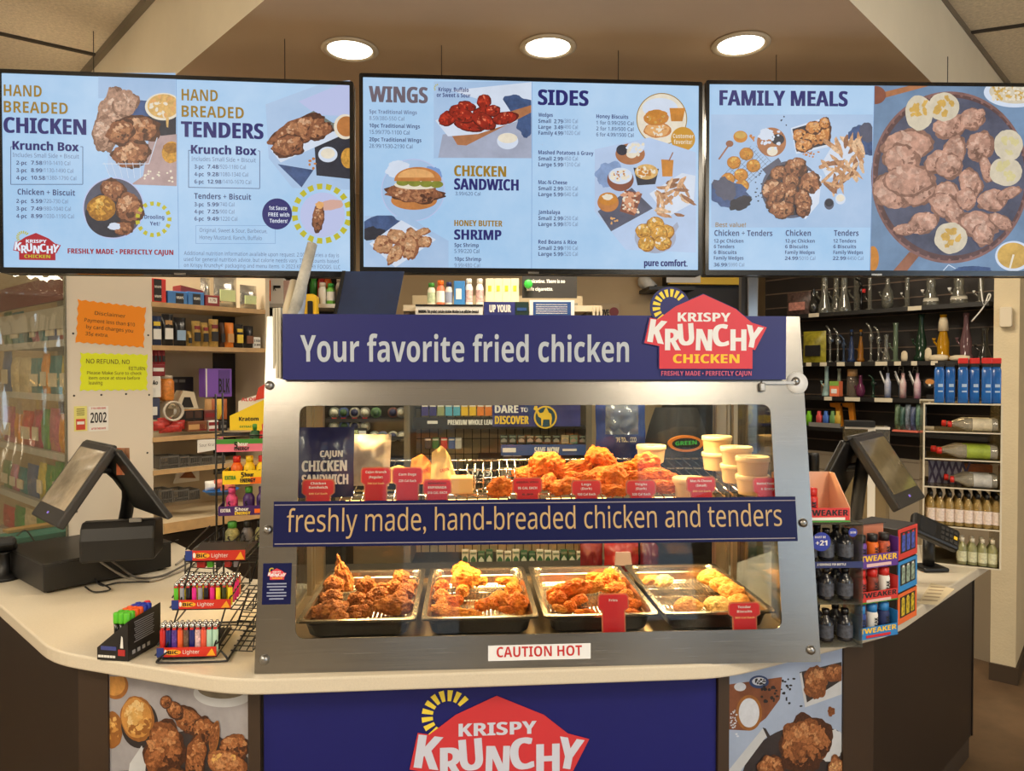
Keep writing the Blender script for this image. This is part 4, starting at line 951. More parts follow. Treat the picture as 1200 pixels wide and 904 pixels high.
# ================================================================== food in the case
def crust(name, dark, mid, light, seedscale=38):
    m = M(name, mid, rough=.62, spec=.35)
    n = m.node_tree.nodes; l = m.node_tree.links; b = n['Principled BSDF']
    tc = n.new('ShaderNodeTexCoord'); nz = n.new('ShaderNodeTexNoise'); nz.inputs['Scale'].default_value = seedscale; nz.inputs['Detail'].default_value = 7; nz.inputs['Roughness'].default_value = .7
    l.new(tc.outputs['Object'], nz.inputs['Vector'])
    r = n.new('ShaderNodeValToRGB'); l.new(nz.outputs['Fac'], r.inputs[0]); r.color_ramp.elements[0].position = .30; r.color_ramp.elements[0].color = lin(dark)
    r.color_ramp.elements[1].position = .72; r.color_ramp.elements[1].color = lin(light); e = r.color_ramp.elements.new(.5); e.color = lin(mid)
    l.new(r.outputs[0], b.inputs['Base Color'])
    v = n.new('ShaderNodeTexNoise'); v.inputs['Scale'].default_value = 150; v.inputs['Detail'].default_value = 5; l.new(tc.outputs['Object'], v.inputs['Vector'])
    bp = n.new('ShaderNodeBump'); bp.inputs['Strength'].default_value = 1.0; bp.inputs['Distance'].default_value = .008; l.new(v.outputs['Fac'], bp.inputs['Height']); l.new(bp.outputs[0], b.inputs['Normal'])
    return m
CR_BROWN = crust('crust_brown', (80, 38, 14), (160, 92, 38), (206, 138, 66))
CR_GOLD = crust('crust_golden', (140, 72, 16), (214, 132, 42), (234, 174, 84))
CR_ORANGE = crust('crust_orange', (140, 60, 8), (220, 112, 20), (232, 144, 46))
CR_BISC = crust('crust_biscuit', (156, 94, 34), (214, 150, 70), (240, 200, 130), 30)
CR_PALE = crust('crust_pale_biscuit', (196, 140, 70), (234, 196, 124), (246, 226, 178), 30)
CR_WEDGE = crust('crust_wedge', (198, 120, 36), (232, 160, 60), (244, 190, 96), 24)
BONE = M('bone_tip', (226, 190, 140), rough=.6)
_CM = {}
def chick(kind, seed, mat):
    """one craggy fried piece, about 6 cm across, resting on z = 0"""
    k = (kind, seed, mat.name)
    if k in _CM: return _CM[k]
    bm = bmesh.new(); bmesh.ops.create_icosphere(bm, subdivisions=5 if kind != 'wedge' else 4, radius=1.0)
    r = random.Random(seed); off = Vector((seed * 3.7, seed * 1.3, seed * 5.1))
    for v in bm.verts:
        p = v.co.copy(); n = p.normalized()
        if kind == 'lump': q = Vector((p.x, p.y * .9, p.z * .72))
        elif kind == 'tender': q = Vector((p.x * 1.75, p.y * .62 + .25 * p.x * p.x, p.z * .55))
        elif kind == 'wing':
            w = 1 - .35 * math.exp(-((p.x + .1) * 3) ** 2); q = Vector((p.x * 1.35, p.y * .72 * w + .35 * abs(p.x), p.z * .62 * w))
        elif kind == 'drum':
            t = (p.x + 1) / 2; w = .34 + .75 * t ** 1.3; q = Vector((p.x * 1.5, p.y * .8 * w, p.z * .72 * w))
        elif kind == 'thigh': q = Vector((p.x * 1.2, p.y * .95, p.z * .5 + .12 * sin(p.x * 3)))
        elif kind == 'point':
            t = (p.z + 1) / 2; w = max(.12, 1.0 - t * .92); q = Vector((p.x * w * 1.0, p.y * w * .8, p.z * 1.25 + .2))
        elif kind == 'biscuit':
            q = Vector((p.x, p.y, (p.z * .55 if p.z > 0 else p.z * .38)));
        elif kind == 'wedge':
            q = Vector((p.x * 1.5, p.y * .5, p.z * .38 * (1.2 - .6 * abs(p.y))))
        amp = {'biscuit': .5, 'wedge': .35}.get(kind, 1.0)
        s = p * 1.0 + off
        d = .20 * noise.noise(s * 1.8) + .13 * noise.noise(s * 4.2) + .13 * (.4 - abs(noise.noise(s * 7.5))) + .07 * noise.noise(s * 17) + .05 * (.4 - abs(noise.noise(s * 22)))
        v.co = q + n * d * amp
    zmin = min(v.co.z for v in bm.verts)
    for v in bm.verts: v.co.z -= zmin; v.co *= .030
    me = bpy.data.meshes.new('fried_' + kind); bm.to_mesh(me); bm.free(); me.materials.append(mat)
    for p in me.polygons: p.use_smooth = True
    _CM[k] = me; return me
def piece(name, kind, seed, mat, loc, rz, s, label, cat, group, rx=0.0, ry=0.0, sz=1.0):
    o = bpy.data.objects.new(name, chick(kind, seed, mat)); COL.objects.link(o)
    o.matrix_world = TRS(loc, rz, s, rx, ry) @ Matrix.Diagonal((1, 1, sz, 1))
    return props(o, label, cat, group)

# pans
PW, PL, PD = .316, .505, .058
PXC = [-.29, .04, .37, .70]; PZ = .906; PY0 = 1.938
ordn = ['leftmost', 'second', 'third', 'rightmost']
PFOOD = ['brown fried chicken', 'scattered golden fried chicken', 'tenders and wedges', 'a few biscuits']
def make_pan():
    t = thing('steam_pan', '', 'food pan', (PXC[0], PY0 + PL / 2, PZ))
    x, y = PXC[0], PY0 + PL / 2
    def rr(w, l, r): return [(x + a, y + b) for a, b in rrect(-w / 2, -l / 2, w / 2, l / 2, r, 5)]
    m = MB(); rings = []
    for w, l, z, r in ((PW, PL, PZ + PD - .006, .012), (PW, PL, PZ + PD, .012), (PW - .026, PL - .026, PZ + PD, .022), (PW - .032, PL - .032, PZ + PD - .006, .03), (PW - .040, PL - .040, PZ + PD - .02, .03), (PW - .044, PL - .044, PZ + PD - .022, .03), (PW - .055, PL - .055, PZ + .012, .03), (PW - .075, PL - .075, PZ + .003, .026), (PW - .075, PL - .075, PZ, .026), (PW - .051, PL - .051, PZ + .010, .03), (PW - .038, PL - .038, PZ + PD - .022, .03), (PW - .028, PL - .028, PZ + PD - .008, .02)):
        rings.append([(a, b, z) for a, b in rr(w, l, r)])
    m.loft(rings[:8], PANS, None, True, False, False)
    m.add([p for p in rings[7]], [tuple(range(len(rings[7])))], PANS)
    m.loft(rings[8:], PANO, None, True, False, False); m.add([p for p in rings[8]], [tuple(reversed(range(len(rings[8]))))], PANO)
    m.obj('pan_body', t)
    m = MB()
    for i in range(21): m.rod((x - PW / 2 + .04 + i * .0118, y - PL / 2 + .034, PZ + .014), (x - PW / 2 + .04 + i * .0118, y + PL / 2 - .034, PZ + .014), .0017, CHROME, None, 5)
    for j in range(6): m.rod((x - PW / 2 + .034, y - PL / 2 + .05 + j * .082, PZ + .011), (x + PW / 2 - .034, y - PL / 2 + .05 + j * .082, PZ + .011), .0022, CHROME, None, 5)
    m.obj('wire_rack', t)
    return t
PANO = M('pan_outside_dark', (64, 66, 70), rough=.35, metal=.8, bump=(60, .1))
pan0 = make_pan()
for i in range(4):
    l_ = '%s steel pan in the lower case, holding %s' % (ordn[i], PFOOD[i])
    if i == 0: pan0['label'] = l_; pan0['group'] = 'steel pans in the lower case'
    else: copy_tree(pan0, TRS((PXC[i], PY0 + PL / 2, PZ)), None, l_, 'steel pans in the lower case')

KSC = {'lump': 1.0, 'tender': 1.6, 'wing': 1.35, 'drum': 1.4, 'thigh': 1.2, 'point': 1.0, 'biscuit': 1.0, 'wedge': 1.5}
def where(px, py, k):
    """where in its pan a piece lies"""
    p = at_z(px, py, .955); u = (p.x - PXC[k]) / (PW / 2); v = (p.y - PY0) / PL
    a = 'front' if v < .33 else 'middle' if v < .66 else 'back'; b = 'left' if u < -.33 else 'right' if u > .33 else 'centre'
    return a, b
def panload(k, ox, oy, sc, rows, mat, word, noun, cat):
    used = {}
    for i, (cx, cy, r, kind, rz) in enumerate(rows):
        px, py = ox + cx / sc, oy + cy / sc
        p = at_z(px, py, .945); s = r / sc * p.y / 850 / .030 / KSC[kind] * 1.1
        lim = PW / 2 - .045
        p.x = min(max(p.x, PXC[k] - lim), PXC[k] + lim); p.y = min(max(p.y, PY0 + .05), PY0 + PL - .05)
        m = mat[i % len(mat)] if isinstance(mat, list) else mat
        a, b = where(px, py, k)
        kw = {'lump': 'round', 'tender': 'long', 'wing': 'bent', 'drum': 'tapered', 'thigh': 'broad', 'point': 'upright pointed', 'biscuit': 'domed', 'wedge': 'thin'}[kind]
        lab = '%s %s %s at the %s %s of the %s pan' % (kw, word[i % len(word)], noun, a, b, ordn[k])
        o = piece('fried_piece' if cat == 'fried chicken' else cat.replace(' ', '_'), kind, (i * 5 + k) % 4 + 1, m, (p.x, p.y, PZ + .016 + (.012 if i % 3 == 1 and kind != 'biscuit' else 0)), radians(rz), s, lab, cat, '%s in the %s pan' % (noun + 's', ordn[k]), radians((i * 37) % 30 - 15), radians((i * 53) % 24 - 12), 1.15)
panload(0, 340, 640, 7.06, [(470, 330, 95, 'point', 20), (295, 370, 72, 'lump', 30), (185, 400, 46, 'lump', 10), (350, 445, 60, 'lump', 70), (230, 450, 85, 'thigh', 20), (440, 495, 80, 'drum', 80), (310, 555, 120, 'thigh', -10), (170, 545, 60, 'wing', 50), (550, 450, 66, 'lump', 0), (590, 530, 92, 'wing', 20), (640, 375, 72, 'lump', 50), (750, 350, 96, 'tender', 8), (860, 345, 60, 'lump', 20), (935, 305, 66, 'lump', 80), (1005, 315, 46, 'lump', 0), (965, 390, 68, 'lump', 33), (720, 430, 84, 'thigh', 30), (815, 435, 84, 'tender', 60), (860, 520, 150, 'tender', 14), (660, 500, 70, 'drum', 120), (520, 575, 70, 'wing', 0), (400, 590, 66, 'lump', 40), (270, 480, 60, 'wing', 100), (900, 440, 60, 'lump', 10)], [CR_BROWN], ['brown'], 'fried chicken piece', 'fried chicken')
panload(1, 480, 640, 6.667, [(470, 290, 95, 'lump', 20), (415, 250, 70, 'lump', 70), (560, 265, 62, 'wing', 30), (745, 255, 66, 'tender', 10), (860, 285, 62, 'drum', 80), (840, 350, 60, 'lump', 5), (930, 385, 66, 'wing', 40), (180, 345, 52, 'lump', 30), (225, 415, 66, 'lump', 60), (195, 495, 76, 'thigh', -20), (330, 465, 84, 'wing', -15), (350, 520, 96, 'tender', -10), (480, 510, 76, 'tender', -20), (600, 490, 84, 'thigh', 15), (700, 455, 76, 'lump', 15), (800, 420, 66, 'drum', 35), (860, 480, 70, 'lump', 60), (945, 480, 66, 'thigh', 80), (410, 345, 46, 'lump', 10), (760, 505, 60, 'tender', 10), (270, 470, 60, 'lump', 50)], [CR_GOLD, CR_ORANGE, CR_GOLD], ['golden'], 'fried chicken piece', 'fried chicken')
panload(2, 620, 640, 7.06, [(360, 400, 165, 'tender', 8), (500, 370, 105, 'tender', -10), (240, 445, 66, 'lump', 0), (620, 320, 74, 'lump', 20), (560, 275, 84, 'tender', 12), (690, 275, 72, 'lump', 60), (760, 280, 84, 'wedge', -20), (810, 275, 84, 'wedge', 130), (715, 350, 84, 'thigh', -20), (815, 360, 84, 'wedge', 75), (880, 340, 84, 'wedge', 110), (930, 350, 76, 'wedge', 60), (340, 490, 50, 'lump', 0), (240, 520, 60, 'tender', -40), (470, 545, 84, 'tender', 4), (900, 480, 105, 'tender', -25), (960, 430, 52, 'lump', 20), (985, 515, 62, 'tender', -40), (480, 300, 66, 'tender', 15), (650, 360, 66, 'wedge', 40), (420, 430, 66, 'thigh', 0)], [CR_ORANGE, CR_GOLD, CR_ORANGE, CR_ORANGE, CR_GOLD, CR_ORANGE, CR_WEDGE, CR_WEDGE, CR_ORANGE, CR_WEDGE, CR_WEDGE, CR_WEDGE], ['orange'], 'tender or potato wedge', 'fried chicken')
panload(3, 750, 640, 6.667, [(95, 255, 62, 'biscuit', 0), (190, 265, 72, 'biscuit', 40), (560, 250, 92, 'biscuit', 10), (645, 315, 96, 'biscuit', 50), (770, 378, 108, 'biscuit', 20), (880, 425, 84, 'biscuit', 80), (385, 470, 100, 'biscuit', 0), (610, 470, 104, 'biscuit', 30)], [CR_BISC, CR_PALE, CR_BISC, CR_BISC, CR_BISC, CR_BISC, CR_BISC, CR_PALE], ['golden', 'pale', 'golden', 'brown-topped', 'large', 'half-hidden', 'golden', 'pale'], 'biscuit', 'biscuit')

# upper shelf: heap of chicken pieces
def up(ox, oy, sc, rows):
    for i, (cx, cy, r, kind, rz, y, lab) in enumerate(rows):
        px, py = ox + cx / sc, oy + cy / sc
        p = at_y(px, py, y); s = r / sc * y / 850 / .030 / KSC[kind] * 1.12
        z = max(p.z - .022 * s, shz(y))
        piece('fried_piece', kind, i % 4 + 1, CR_ORANGE, (p.x, p.y, z), radians(rz), s, lab, 'fried chicken', 'fried chicken on the upper wire shelf', radians((i * 37) % 40 - 20), radians((i * 53) % 30 - 15))
up(540, 470, 5.4545, [
 (270, 575, 74, 'lump', 0, 2.06, 'lone orange fried chicken piece left of the handwritten red tag'),
 (420, 465, 84, 'thigh', 10, 2.20, 'broad orange chicken piece at the left end of the upper heap'),
 (530, 425, 100, 'lump', 40, 2.22, 'round orange chicken piece topping the left part of the upper heap'),
 (545, 515, 100, 'drum', 70, 2.12, 'orange chicken piece standing behind the handwritten red tag'),
 (740, 430, 118, 'tender', 12, 2.20, 'long orange chicken piece slanting up in the middle of the upper heap'),
 (880, 385, 92, 'lump', 80, 2.22, 'highest orange chicken piece of the upper heap'),
 (760, 490, 92, 'wing', 0, 2.12, 'bent orange chicken piece above the legs tag'),
 (670, 560, 92, 'thigh', -10, 2.07, 'orange chicken piece at the left edge of the legs tag'),
 (880, 475, 88, 'thigh', 30, 2.15, 'browned orange chicken piece below the highest one of the upper heap'),
 (1020, 425, 92, 'drum', 50, 2.20, 'tapered orange chicken piece right of the highest one of the upper heap'),
 (1130, 425, 96, 'wing', 20, 2.22, 'bent orange chicken piece at the top right of the upper heap'),
 (980, 510, 92, 'lump', 10, 2.10, 'round orange chicken piece between the legs tag and the thighs tag'),
 (1080, 490, 96, 'tender', -15, 2.13, 'long orange chicken piece above the thighs tag'),
 (970, 575, 80, 'thigh', 0, 2.05, 'low orange chicken piece right of the legs tag')])
up(740, 470, 5.4545, [
 (110, 425, 92, 'lump', 0, 2.22, 'round orange chicken piece near the right end of the upper heap'),
 (180, 470, 96, 'tender', -25, 2.16, 'long orange chicken piece sloping down beside the paper cups'),
 (210, 545, 100, 'tender', -30, 2.08, 'long orange chicken piece lying right of the thighs tag')])

# paper cups
CUPW = M('paper_cup', (208, 184, 144), rough=.55); CUPL = M('paper_cup_lid', (224, 202, 162), rough=.5); CUPT = M('cup_small_print', (150, 126, 96), rough=.6)
def make_cup():
    t = thing('paper_cup', '', 'food cup', (0, 0, 0)); 
    m = MB(); m.lathe([(.040, 0), (.0405, .002), (.046, .046), (.047, .048)], CUPW, None, 28)
    for i in range(5): m.box((-.0445 * .98 + .0, -.012 + i * .002, .018 + i * .0036), (.001, .012, .0014), CUPT)
    m.obj('cup_body', t)
    m = MB(); m.lathe([(.0475, .043), (.049, .044), (.049, .055), (.047, .0575), (.044, .057), (.0435, .0555), (.001, .0555)], CUPL, None, 28); m.box((0, -.006, .0558), (.03, .008, .0004), CUPT); m.box((0, .006, .0558), (.02, .004, .0004), CUPT); m.obj('cup_lid', t)
    return t
cup0 = make_cup(); nc = 0
for px, y, k, labs in ((763, 2.37, 1, ['paper cup with bright lid beside the chicken heap']), (808, 2.05, 1, ['paper cup standing half behind the mac-n-cheese tag']), (840, 2.33, 2, ['lower paper cup of the stack furthest back', 'upper paper cup of the stack furthest back']), (863, 2.19, 2, ['lower paper cup of the middle stack', 'upper paper cup of the middle stack']), (882, 2.075, 2, ['lower paper cup of the front stack by the mashed potatoes tag', 'upper paper cup of the front stack by the mashed potatoes tag'])):
    for j in range(k):
        p = at_y(px, 540, y); z = shz(y) + j * .0535 + (.015 if px == 763 else 0)
        mm = TRS((p.x, y, z), radians(37 * nc + 60))
        if nc == 0: cup0.matrix_world = mm; cup0['label'] = labs[j]; cup0['group'] = 'paper cups on the upper shelf'
        else: copy_tree(cup0, mm, None, labs[j], 'paper cups on the upper shelf')
        nc += 1

# price tags behind the glass
TAGF = CF @ Matrix.Translation((0, 0, -.030))
TAGR = M('tag_red', (206, 36, 44), rough=.35); TAGE = glass('tag_holder_plastic', (255, 214, 190), .8, .1, .45, (238, 160, 130))
def tag_(px0, py0, px1, py1, pyb, lines, label, cols=None):
    a = on(TAGF, px0, py1); b = on(TAGF, px1, py0); bt = on(TAGF, px0, pyb)[1]
    w = b[0] - a[0]; h = b[1] - a[1]; nk = w * .13
    def shape(g):
        out = [(a[0] + nk - g, bt), (b[0] - nk + g, bt), (b[0] - nk + g, a[1] - g * .5), (b[0] + g, a[1] + h * .16)] 
        out += [(b[0] + g, b[1] - .006), (b[0] + g - .004, b[1] + g - .001), (b[0] - .007, b[1] + g)]
        out += [(a[0] + .007, b[1] + g), (a[0] - g + .004, b[1] + g - .001), (a[0] - g, b[1] - .006), (a[0] - g, a[1] + h * .16), (a[0] + nk - g, a[1] - g * .5)]
        return out
    t = thing('price_tag', label, 'price tag', TAGF @ Vector(((a[0] + b[0]) / 2, bt, 0)), group='red price tags in the case')
    m = MB(); m.prism(shape(.0035), -.0012, .0008, TAGE, TAGF); m.obj('clear_holder', t)
    m = MB(); m.prism(shape(0), .001, .0018, TAGR, TAGF)
    for i, (s_, fr_w, yy, c) in enumerate(lines):
        m.text(s_, (a[0] + b[0]) / 2, b[1] - yy * h, .0062 if c == 0 else .0048, WHT if c == 0 else M('tag_gold_text', (250, 200, 130)) if c == 1 else INK, TAGF, w=w * fr_w, bold=.03, z=.0021, align='c', res=2)
    m.obj('card', t)
tag_(355, 563, 391, 581, 600, [('Chicken', .5, .28, 0), ('Sandwich', .62, .55, 0), ('690 Cal Each', .6, .95, 1)], 'red tag for chicken sandwich in front of the navy bag')
tag_(424, 549, 457, 568, 600, [('Cajun Krunch', .74, .3, 0), ('(Regular)', .5, .62, 0), ('740 Cal Each', .6, 1.0, 1)], 'tall red tag left of the corn dogs tag')
tag_(461, 549, 494, 568, 600, [('Corn Dogs', .62, .45, 0), ('220 Cal Each', .62, .85, 0)], 'tall red tag reading corn dogs')
tag_(497, 563, 528, 580, 600, [('BREAKFAST', .7, .28, 2), ('EMPANADA', .7, .58, 0), ('310 CAL EACH', .74, .95, 0)], 'red tag reading breakfast empanada before the paper wraps')
tag_(602, 561, 634, 579, 600, [('ORIGINAL WINGS', .8, .3, 2), ('95 CAL EACH', .7, .7, 0), ('6.99', .4, 1.1, 2)], 'red tag with black handwriting under the left of the heap')
tag_(671, 564, 703, 581, 600, [('Legs', .34, .3, 0), ('(Dark)', .4, .6, 0), ('150 Cal Each', .66, 1.0, 0)], 'red tag reading legs below the middle of the heap')
tag_(735, 564, 767, 581, 600, [('Thighs', .44, .3, 0), ('(Dark)', .4, .6, 0), ('320 Cal Each', .66, 1.0, 0)], 'red tag reading thighs')
tag_(806, 560, 837, 577, 600, [('Mac-N-Cheese', .8, .3, 0), ('(Small)', .4, .62, 0), ('260 Cal Each', .66, 1.0, 1)], 'red tag reading mac-n-cheese in front of the cups')
tag_(884, 561, 914, 579, 600, [('Mashed Potatoes', .8, .4, 0), ('& Gravy', .5, .75, 0)], 'red tag reading mashed potatoes and gravy at the right end')
tag_(702, 697, 735, 716, 747, [('Fries', .3, .42, 0)], 'tall red tag reading fries in front of the third pan')
tag_(855, 707, 889, 723, 747, [('Tender', .44, .36, 0), ('Biscuits', .5, .7, 0), ('360 Cal Each', .66, 1.15, 1)], 'red tag reading tender biscuits before the rightmost pan')

# bags, wraps and dividers on the upper shelf
def pillow(mb, w, h, d, m, T, seed=1, crimp=.06, nx=14, ny=14, top=None, wr=.006, tp=0.0):
    """a filled bag standing in the local xy plane: crimped ends, wrinkled belly"""
    for sgn in (1, -1):
        vs = []; fs = []
        for j in range(ny + 1):
            for i in range(nx + 1):
                x = i / nx * 2 - 1; y = j / ny
                e = (1 - abs(x) ** 3.2) * (min(1, max(0, (y - crimp) / .22)) ** .6) * (min(1, max(0, (1 - crimp - y) / .25)) ** .6)
                z = sgn * d / 2 * e + wr * noise.noise(Vector((x * 3 + seed, y * 4, seed * 2.0))) * (.3 + e) + .0004 * sgn
                vs.append((x * w / 2 * (1 - tp * max(0, y - .45) ** 2 * 3) * (1 - .05 * e + .03 * noise.noise(Vector((y * 3, seed, x)))), y * h, z))
        for j in range(ny):
            for i in range(nx):
                a = j * (nx + 1) + i; q = (a, a + 1, a + nx + 2, a + nx + 1)
                fs.append(q if sgn > 0 else q[::-1])
        mb.add(vs, fs, m, T, True)
NAVYBAG = M('navy_bag_film', (40, 46, 100), rough=.3, coat=.3); SILVBAG = M('pale_bag_film', (190, 178, 160), rough=.28, var=(20, .2))
BGF = frame((at_y(378, 500, 2.085).x, 2.085, shz(2.085)), (1, .08, 0), (0, .16, 1))
t = thing('sandwich_bag', 'navy foil bag reading cajun chicken at the left end of the upper shelf', 'food bag', BGF.translation)
m = MB(); pillow(m, .155, .20, .045, NAVYBAG, BGF @ Matrix.Translation((.008, 0, 0)), 3, wr=.016); m.obj('bag_body', t)
m = MB()
for s_, x, y, c, w, z in (('CAJUN', -.01, .113, .018, .062, .031), ('CHICKEN', -.058, .073, .030, .122, .034), ('SANDWICH', -.058, .036, .028, .126, .033)): m.text(s_, x, y, c, WHT, BGF @ Matrix.Translation((.004, 0, 0)), w=w, bold=.045, z=z, res=3)
m.obj('lettering', t)
BG2 = frame((at_y(425, 500, 2.19).x, 2.19, shz(2.19)), (1, -.15, 0), (0, .2, 1))
m = MB(); pillow(m, .16, .155, .05, SILVBAG, BG2, 8, wr=.014); m.obj('food_bag', label='pale crumpled food bag behind the tall red tags', cat='food bag')
WRAP = M('wrap_paper_lit', (246, 214, 140), rough=.6, var=(24, .12)); WRAPO = M('wrap_paper_orange', (238, 150, 66), rough=.6, var=(30, .25))  # yellow-white and orange wrapping papers
def wrap(px, py0, py1, w, y, lean, mt, label):
    p = at_y(px, py1, y); q = at_y(px, py0, y); h = max(.04, q.z - shz(y))
    T = frame((p.x, y, shz(y)), (cos(lean), sin(lean) * .4, 0), (sin(lean) * .6, .2, 1))
    m = MB(); vs = []; fs = []; nx, ny = 12, 10
    for sgn in (1, -1):
        k = len(vs)
        for j in range(ny + 1):
            for i in range(nx + 1):
                x = i / nx * 2 - 1; yy = j / ny; ww = w / 2 * (1 - .55 * yy * (.6 + .4 * x))
                top = h * (yy * (1 - .25 * abs(x + .3)))
                vs.append((x * ww, top, sgn * (.016 * (1 - x * x) * (1 - yy) + .0008) + .006 * noise.noise(Vector((x * 4 + px, yy * 5, px * .7)))))
        for j in range(ny):
            for i in range(nx):
                a = k + j * (nx + 1) + i; f_ = (a, a + 1, a + nx + 2, a + nx + 1); fs.append(f_ if sgn > 0 else f_[::-1])
    m.add(vs, fs, mt, T, True); m.text('CAJUN', -.012, h * .34, .009, RED, T, w=.026, bold=.03, z=.02, ang=radians(14), res=1); m.obj('wrapped_sandwich', label=label, cat='wrapped food')
wrap(521, 522, 590, .085, 2.17, .1, WRAP, 'bright paper wrapped sandwich with pointed top on the upper shelf')
wrap(497, 532, 590, .09, 2.20, -.25, WRAPO, 'orange paper wrap left of the bright pointed one')
wrap(472, 545, 590, .10, 2.22, .5, WRAP, 'low pale wrap behind the corn dogs tag')
p0, p1 = at_y(530, 580, 2.10), at_y(552, 563, 2.10)
m = MB(); m.box(((p0.x + p1.x) / 2, 2.12, shz(2.1) + .026), (p1.x - p0.x + .012, .07, .046), M('pale_paper_tray', (240, 196, 128), rough=.6), None, .004); m.obj('paper_tray', label='small pale paper tray right of the breakfast empanada tag', cat='food tray')
t = thing('wire_divider', 'upright wire divider between the wraps and the chicken heap', 'wire divider', (at_y(575, 570, 2.2).x, 2.2, shz(2.2)))
m = MB()
for i in range(7):
    x = at_y(547 + i * 9.5, 560, 2.16).x; m.rod((x, 2.10 + .01 * i, shz(2.1)), (x, 2.12 + .012 * i, shz(2.1) + .085), .0022, CHROME, None, 6)
for z in (.0, .03): m.rod((at_y(543, 560, 2.15).x, 2.11, shz(2.1) + z + .01), (at_y(606, 560, 2.15).x, 2.19, shz(2.1) + z + .01), .002, CHROME, None, 6)
m.obj('wire_frame', t)

# ================================================================== left side: till, lighters, energy shots, shelving
# ---- cash drawer, printer, two-screen till
A = at_z(51, 698, ZT); B = at_z(201, 667, ZT); Cc = at_z(15, 672, ZT)
ex = (B - A); Lx = ex.length; ang = atan2(ex.y, ex.x); Ly = .40
DT = Matrix.Translation(A) @ Matrix.Rotation(ang, 4, 'Z')
t = thing('cash_drawer', 'black metal cash drawer on the left of the counter under the till', 'cash drawer', A, m=DT)
m = MB(); m.box((Lx / 2, Ly / 2, .054), (Lx, Ly, .092), BLACK, DT, .004); m.obj('drawer_body', t)
m = MB(); m.box((Lx / 2, Ly / 2, .103), (Lx + .004, Ly + .004, .008), M('black_lid_metal', (30, 29, 29), rough=.4), DT, .002); m.obj('drawer_top', t)
m = MB()
for x in (.03, Lx - .03):
    for y in (.03, Ly - .03): m.lathe([(.012, 0), (.012, .009)], BLACK, DT @ Matrix.Translation((x, y, 0)), 12)
m.obj('rubber_foot', t)
DZ = ZT + .107
t = thing('till', 'black till with two tent-like screens on the left cash drawer', 'till', DT @ Vector((Lx * .45, .2, .107)))
pf, pn = at_d(95, 516, 2.80), at_d(128, 523, 2.58)
rd = (pn - pf).normalized()
def slab(pts, th, m_, mb):
    P = [Vector(p) for p in pts]; n = (P[1] - P[0]).cross(P[3] - P[0]).normalized() * th
    mb.add([*P, *[p - n for p in P]], [(0, 1, 2, 3), (7, 6, 5, 4), (0, 4, 5, 1), (1, 5, 6, 2), (2, 6, 7, 3), (3, 7, 4, 0)], m_)
def plane_of(a, b, c):      # local x along a->b, local y along towards c
    X = (b - a).normalized(); n = X.cross(c - a).normalized(); return frame(a, X, n.cross(X)), (b - a).length
lb_n = at_d(65, 618, 2.44); lb_f = pf + (lb_n - pn)
def screen_unit(tp, name_, top_f, top_n, bot_n, bot_f, th, label, reflect_tone):
    fr, L = plane_of(bot_f, bot_n, top_f); H = (top_n - bot_n).length
    if fr.col[2].z < 0: fr, L = plane_of(bot_n, bot_f, top_n)
    m = MB(); m.box((L / 2, H / 2, -th / 2), (L, H, th), DGREY if reflect_tone else BLACK, fr, .006)
    s = m.obj(name_, tp, label=label)
    m = MB(); m.box((L / 2, H * .55, .0006), (L * .88, H * .74, .0014), reflect_tone, fr); m.obj('glass_screen', s)
    m = MB(); m.box((L / 2, H * .10, .0008), (.016, .008, .001), M('screen_badge', (130, 110, 210), emit=.4), fr)
    m.obj('badge', s)
    return fr, L, H
SCRG = M('till_screen_glass', (176, 162, 140), rough=.1, metal=.15, var=(5, .5))  # bright reflection of the store put into the glass colour
screen_unit(t, 'clerk_screen', pf, pn, lb_n, lb_f, .030, 'tilted screen with a pale reflection put in its glass colour', SCRG)
q_n = at_d(143, 527, 2.56); q_f = q_n + (pf - pn); r_n = at_d(204, 606, 2.50); r_f = r_n + (pf - pn)
fr, L = plane_of(q_n, q_f, r_n)
m = MB(); slab([q_f, q_n, r_n, r_f], .022, BLACK, m); m.obj('customer_screen', t, label='plain black back of the second screen', mods=[bevel(.005)])
m = MB(); mid = (pf + pn) / 2; base_p = DT @ Vector((Lx * .66, .16, .107))
m.tube([mid + Vector((.0, 0, -.03)), mid + Vector((.05, .02, -.10)), mid + Vector((.12, .0, -.17)), base_p + Vector((.02, .03, .04)), base_p], .024, BLACK, None, 8)
m.rod(mid + Vector((-.05, 0, -.10)), mid + Vector((.07, .0, -.10)), .014, BLACK); m.rod((pf + q_f) / 2, (pn + q_n) / 2 - rd * .01, .008, DGREY); m.obj('stand', t)
m = MB(); m.lathe([(.085, 0), (.085, .008), (.03, .014)], BLACK, TRS(base_p + Vector((0, 0, .001))), 24); m.obj('foot', t)
m = MB()
for k in range(3): slab([pn + Vector((.012 + .014 * k, .03, -.01)), pn + Vector((.028 + .014 * k, .03, -.01)), pn + Vector((.040 + .014 * k, .01, -.105)), pn + Vector((.020 + .014 * k, .01, -.105))], .002, M('orange_ticket_%d' % k, [(196, 104, 60), (176, 120, 84), (150, 104, 72)][k], rough=.7), m)
m.obj('tucked_tickets', label='orange paper slips tucked under the ridge of the left till', cat='paper slips')
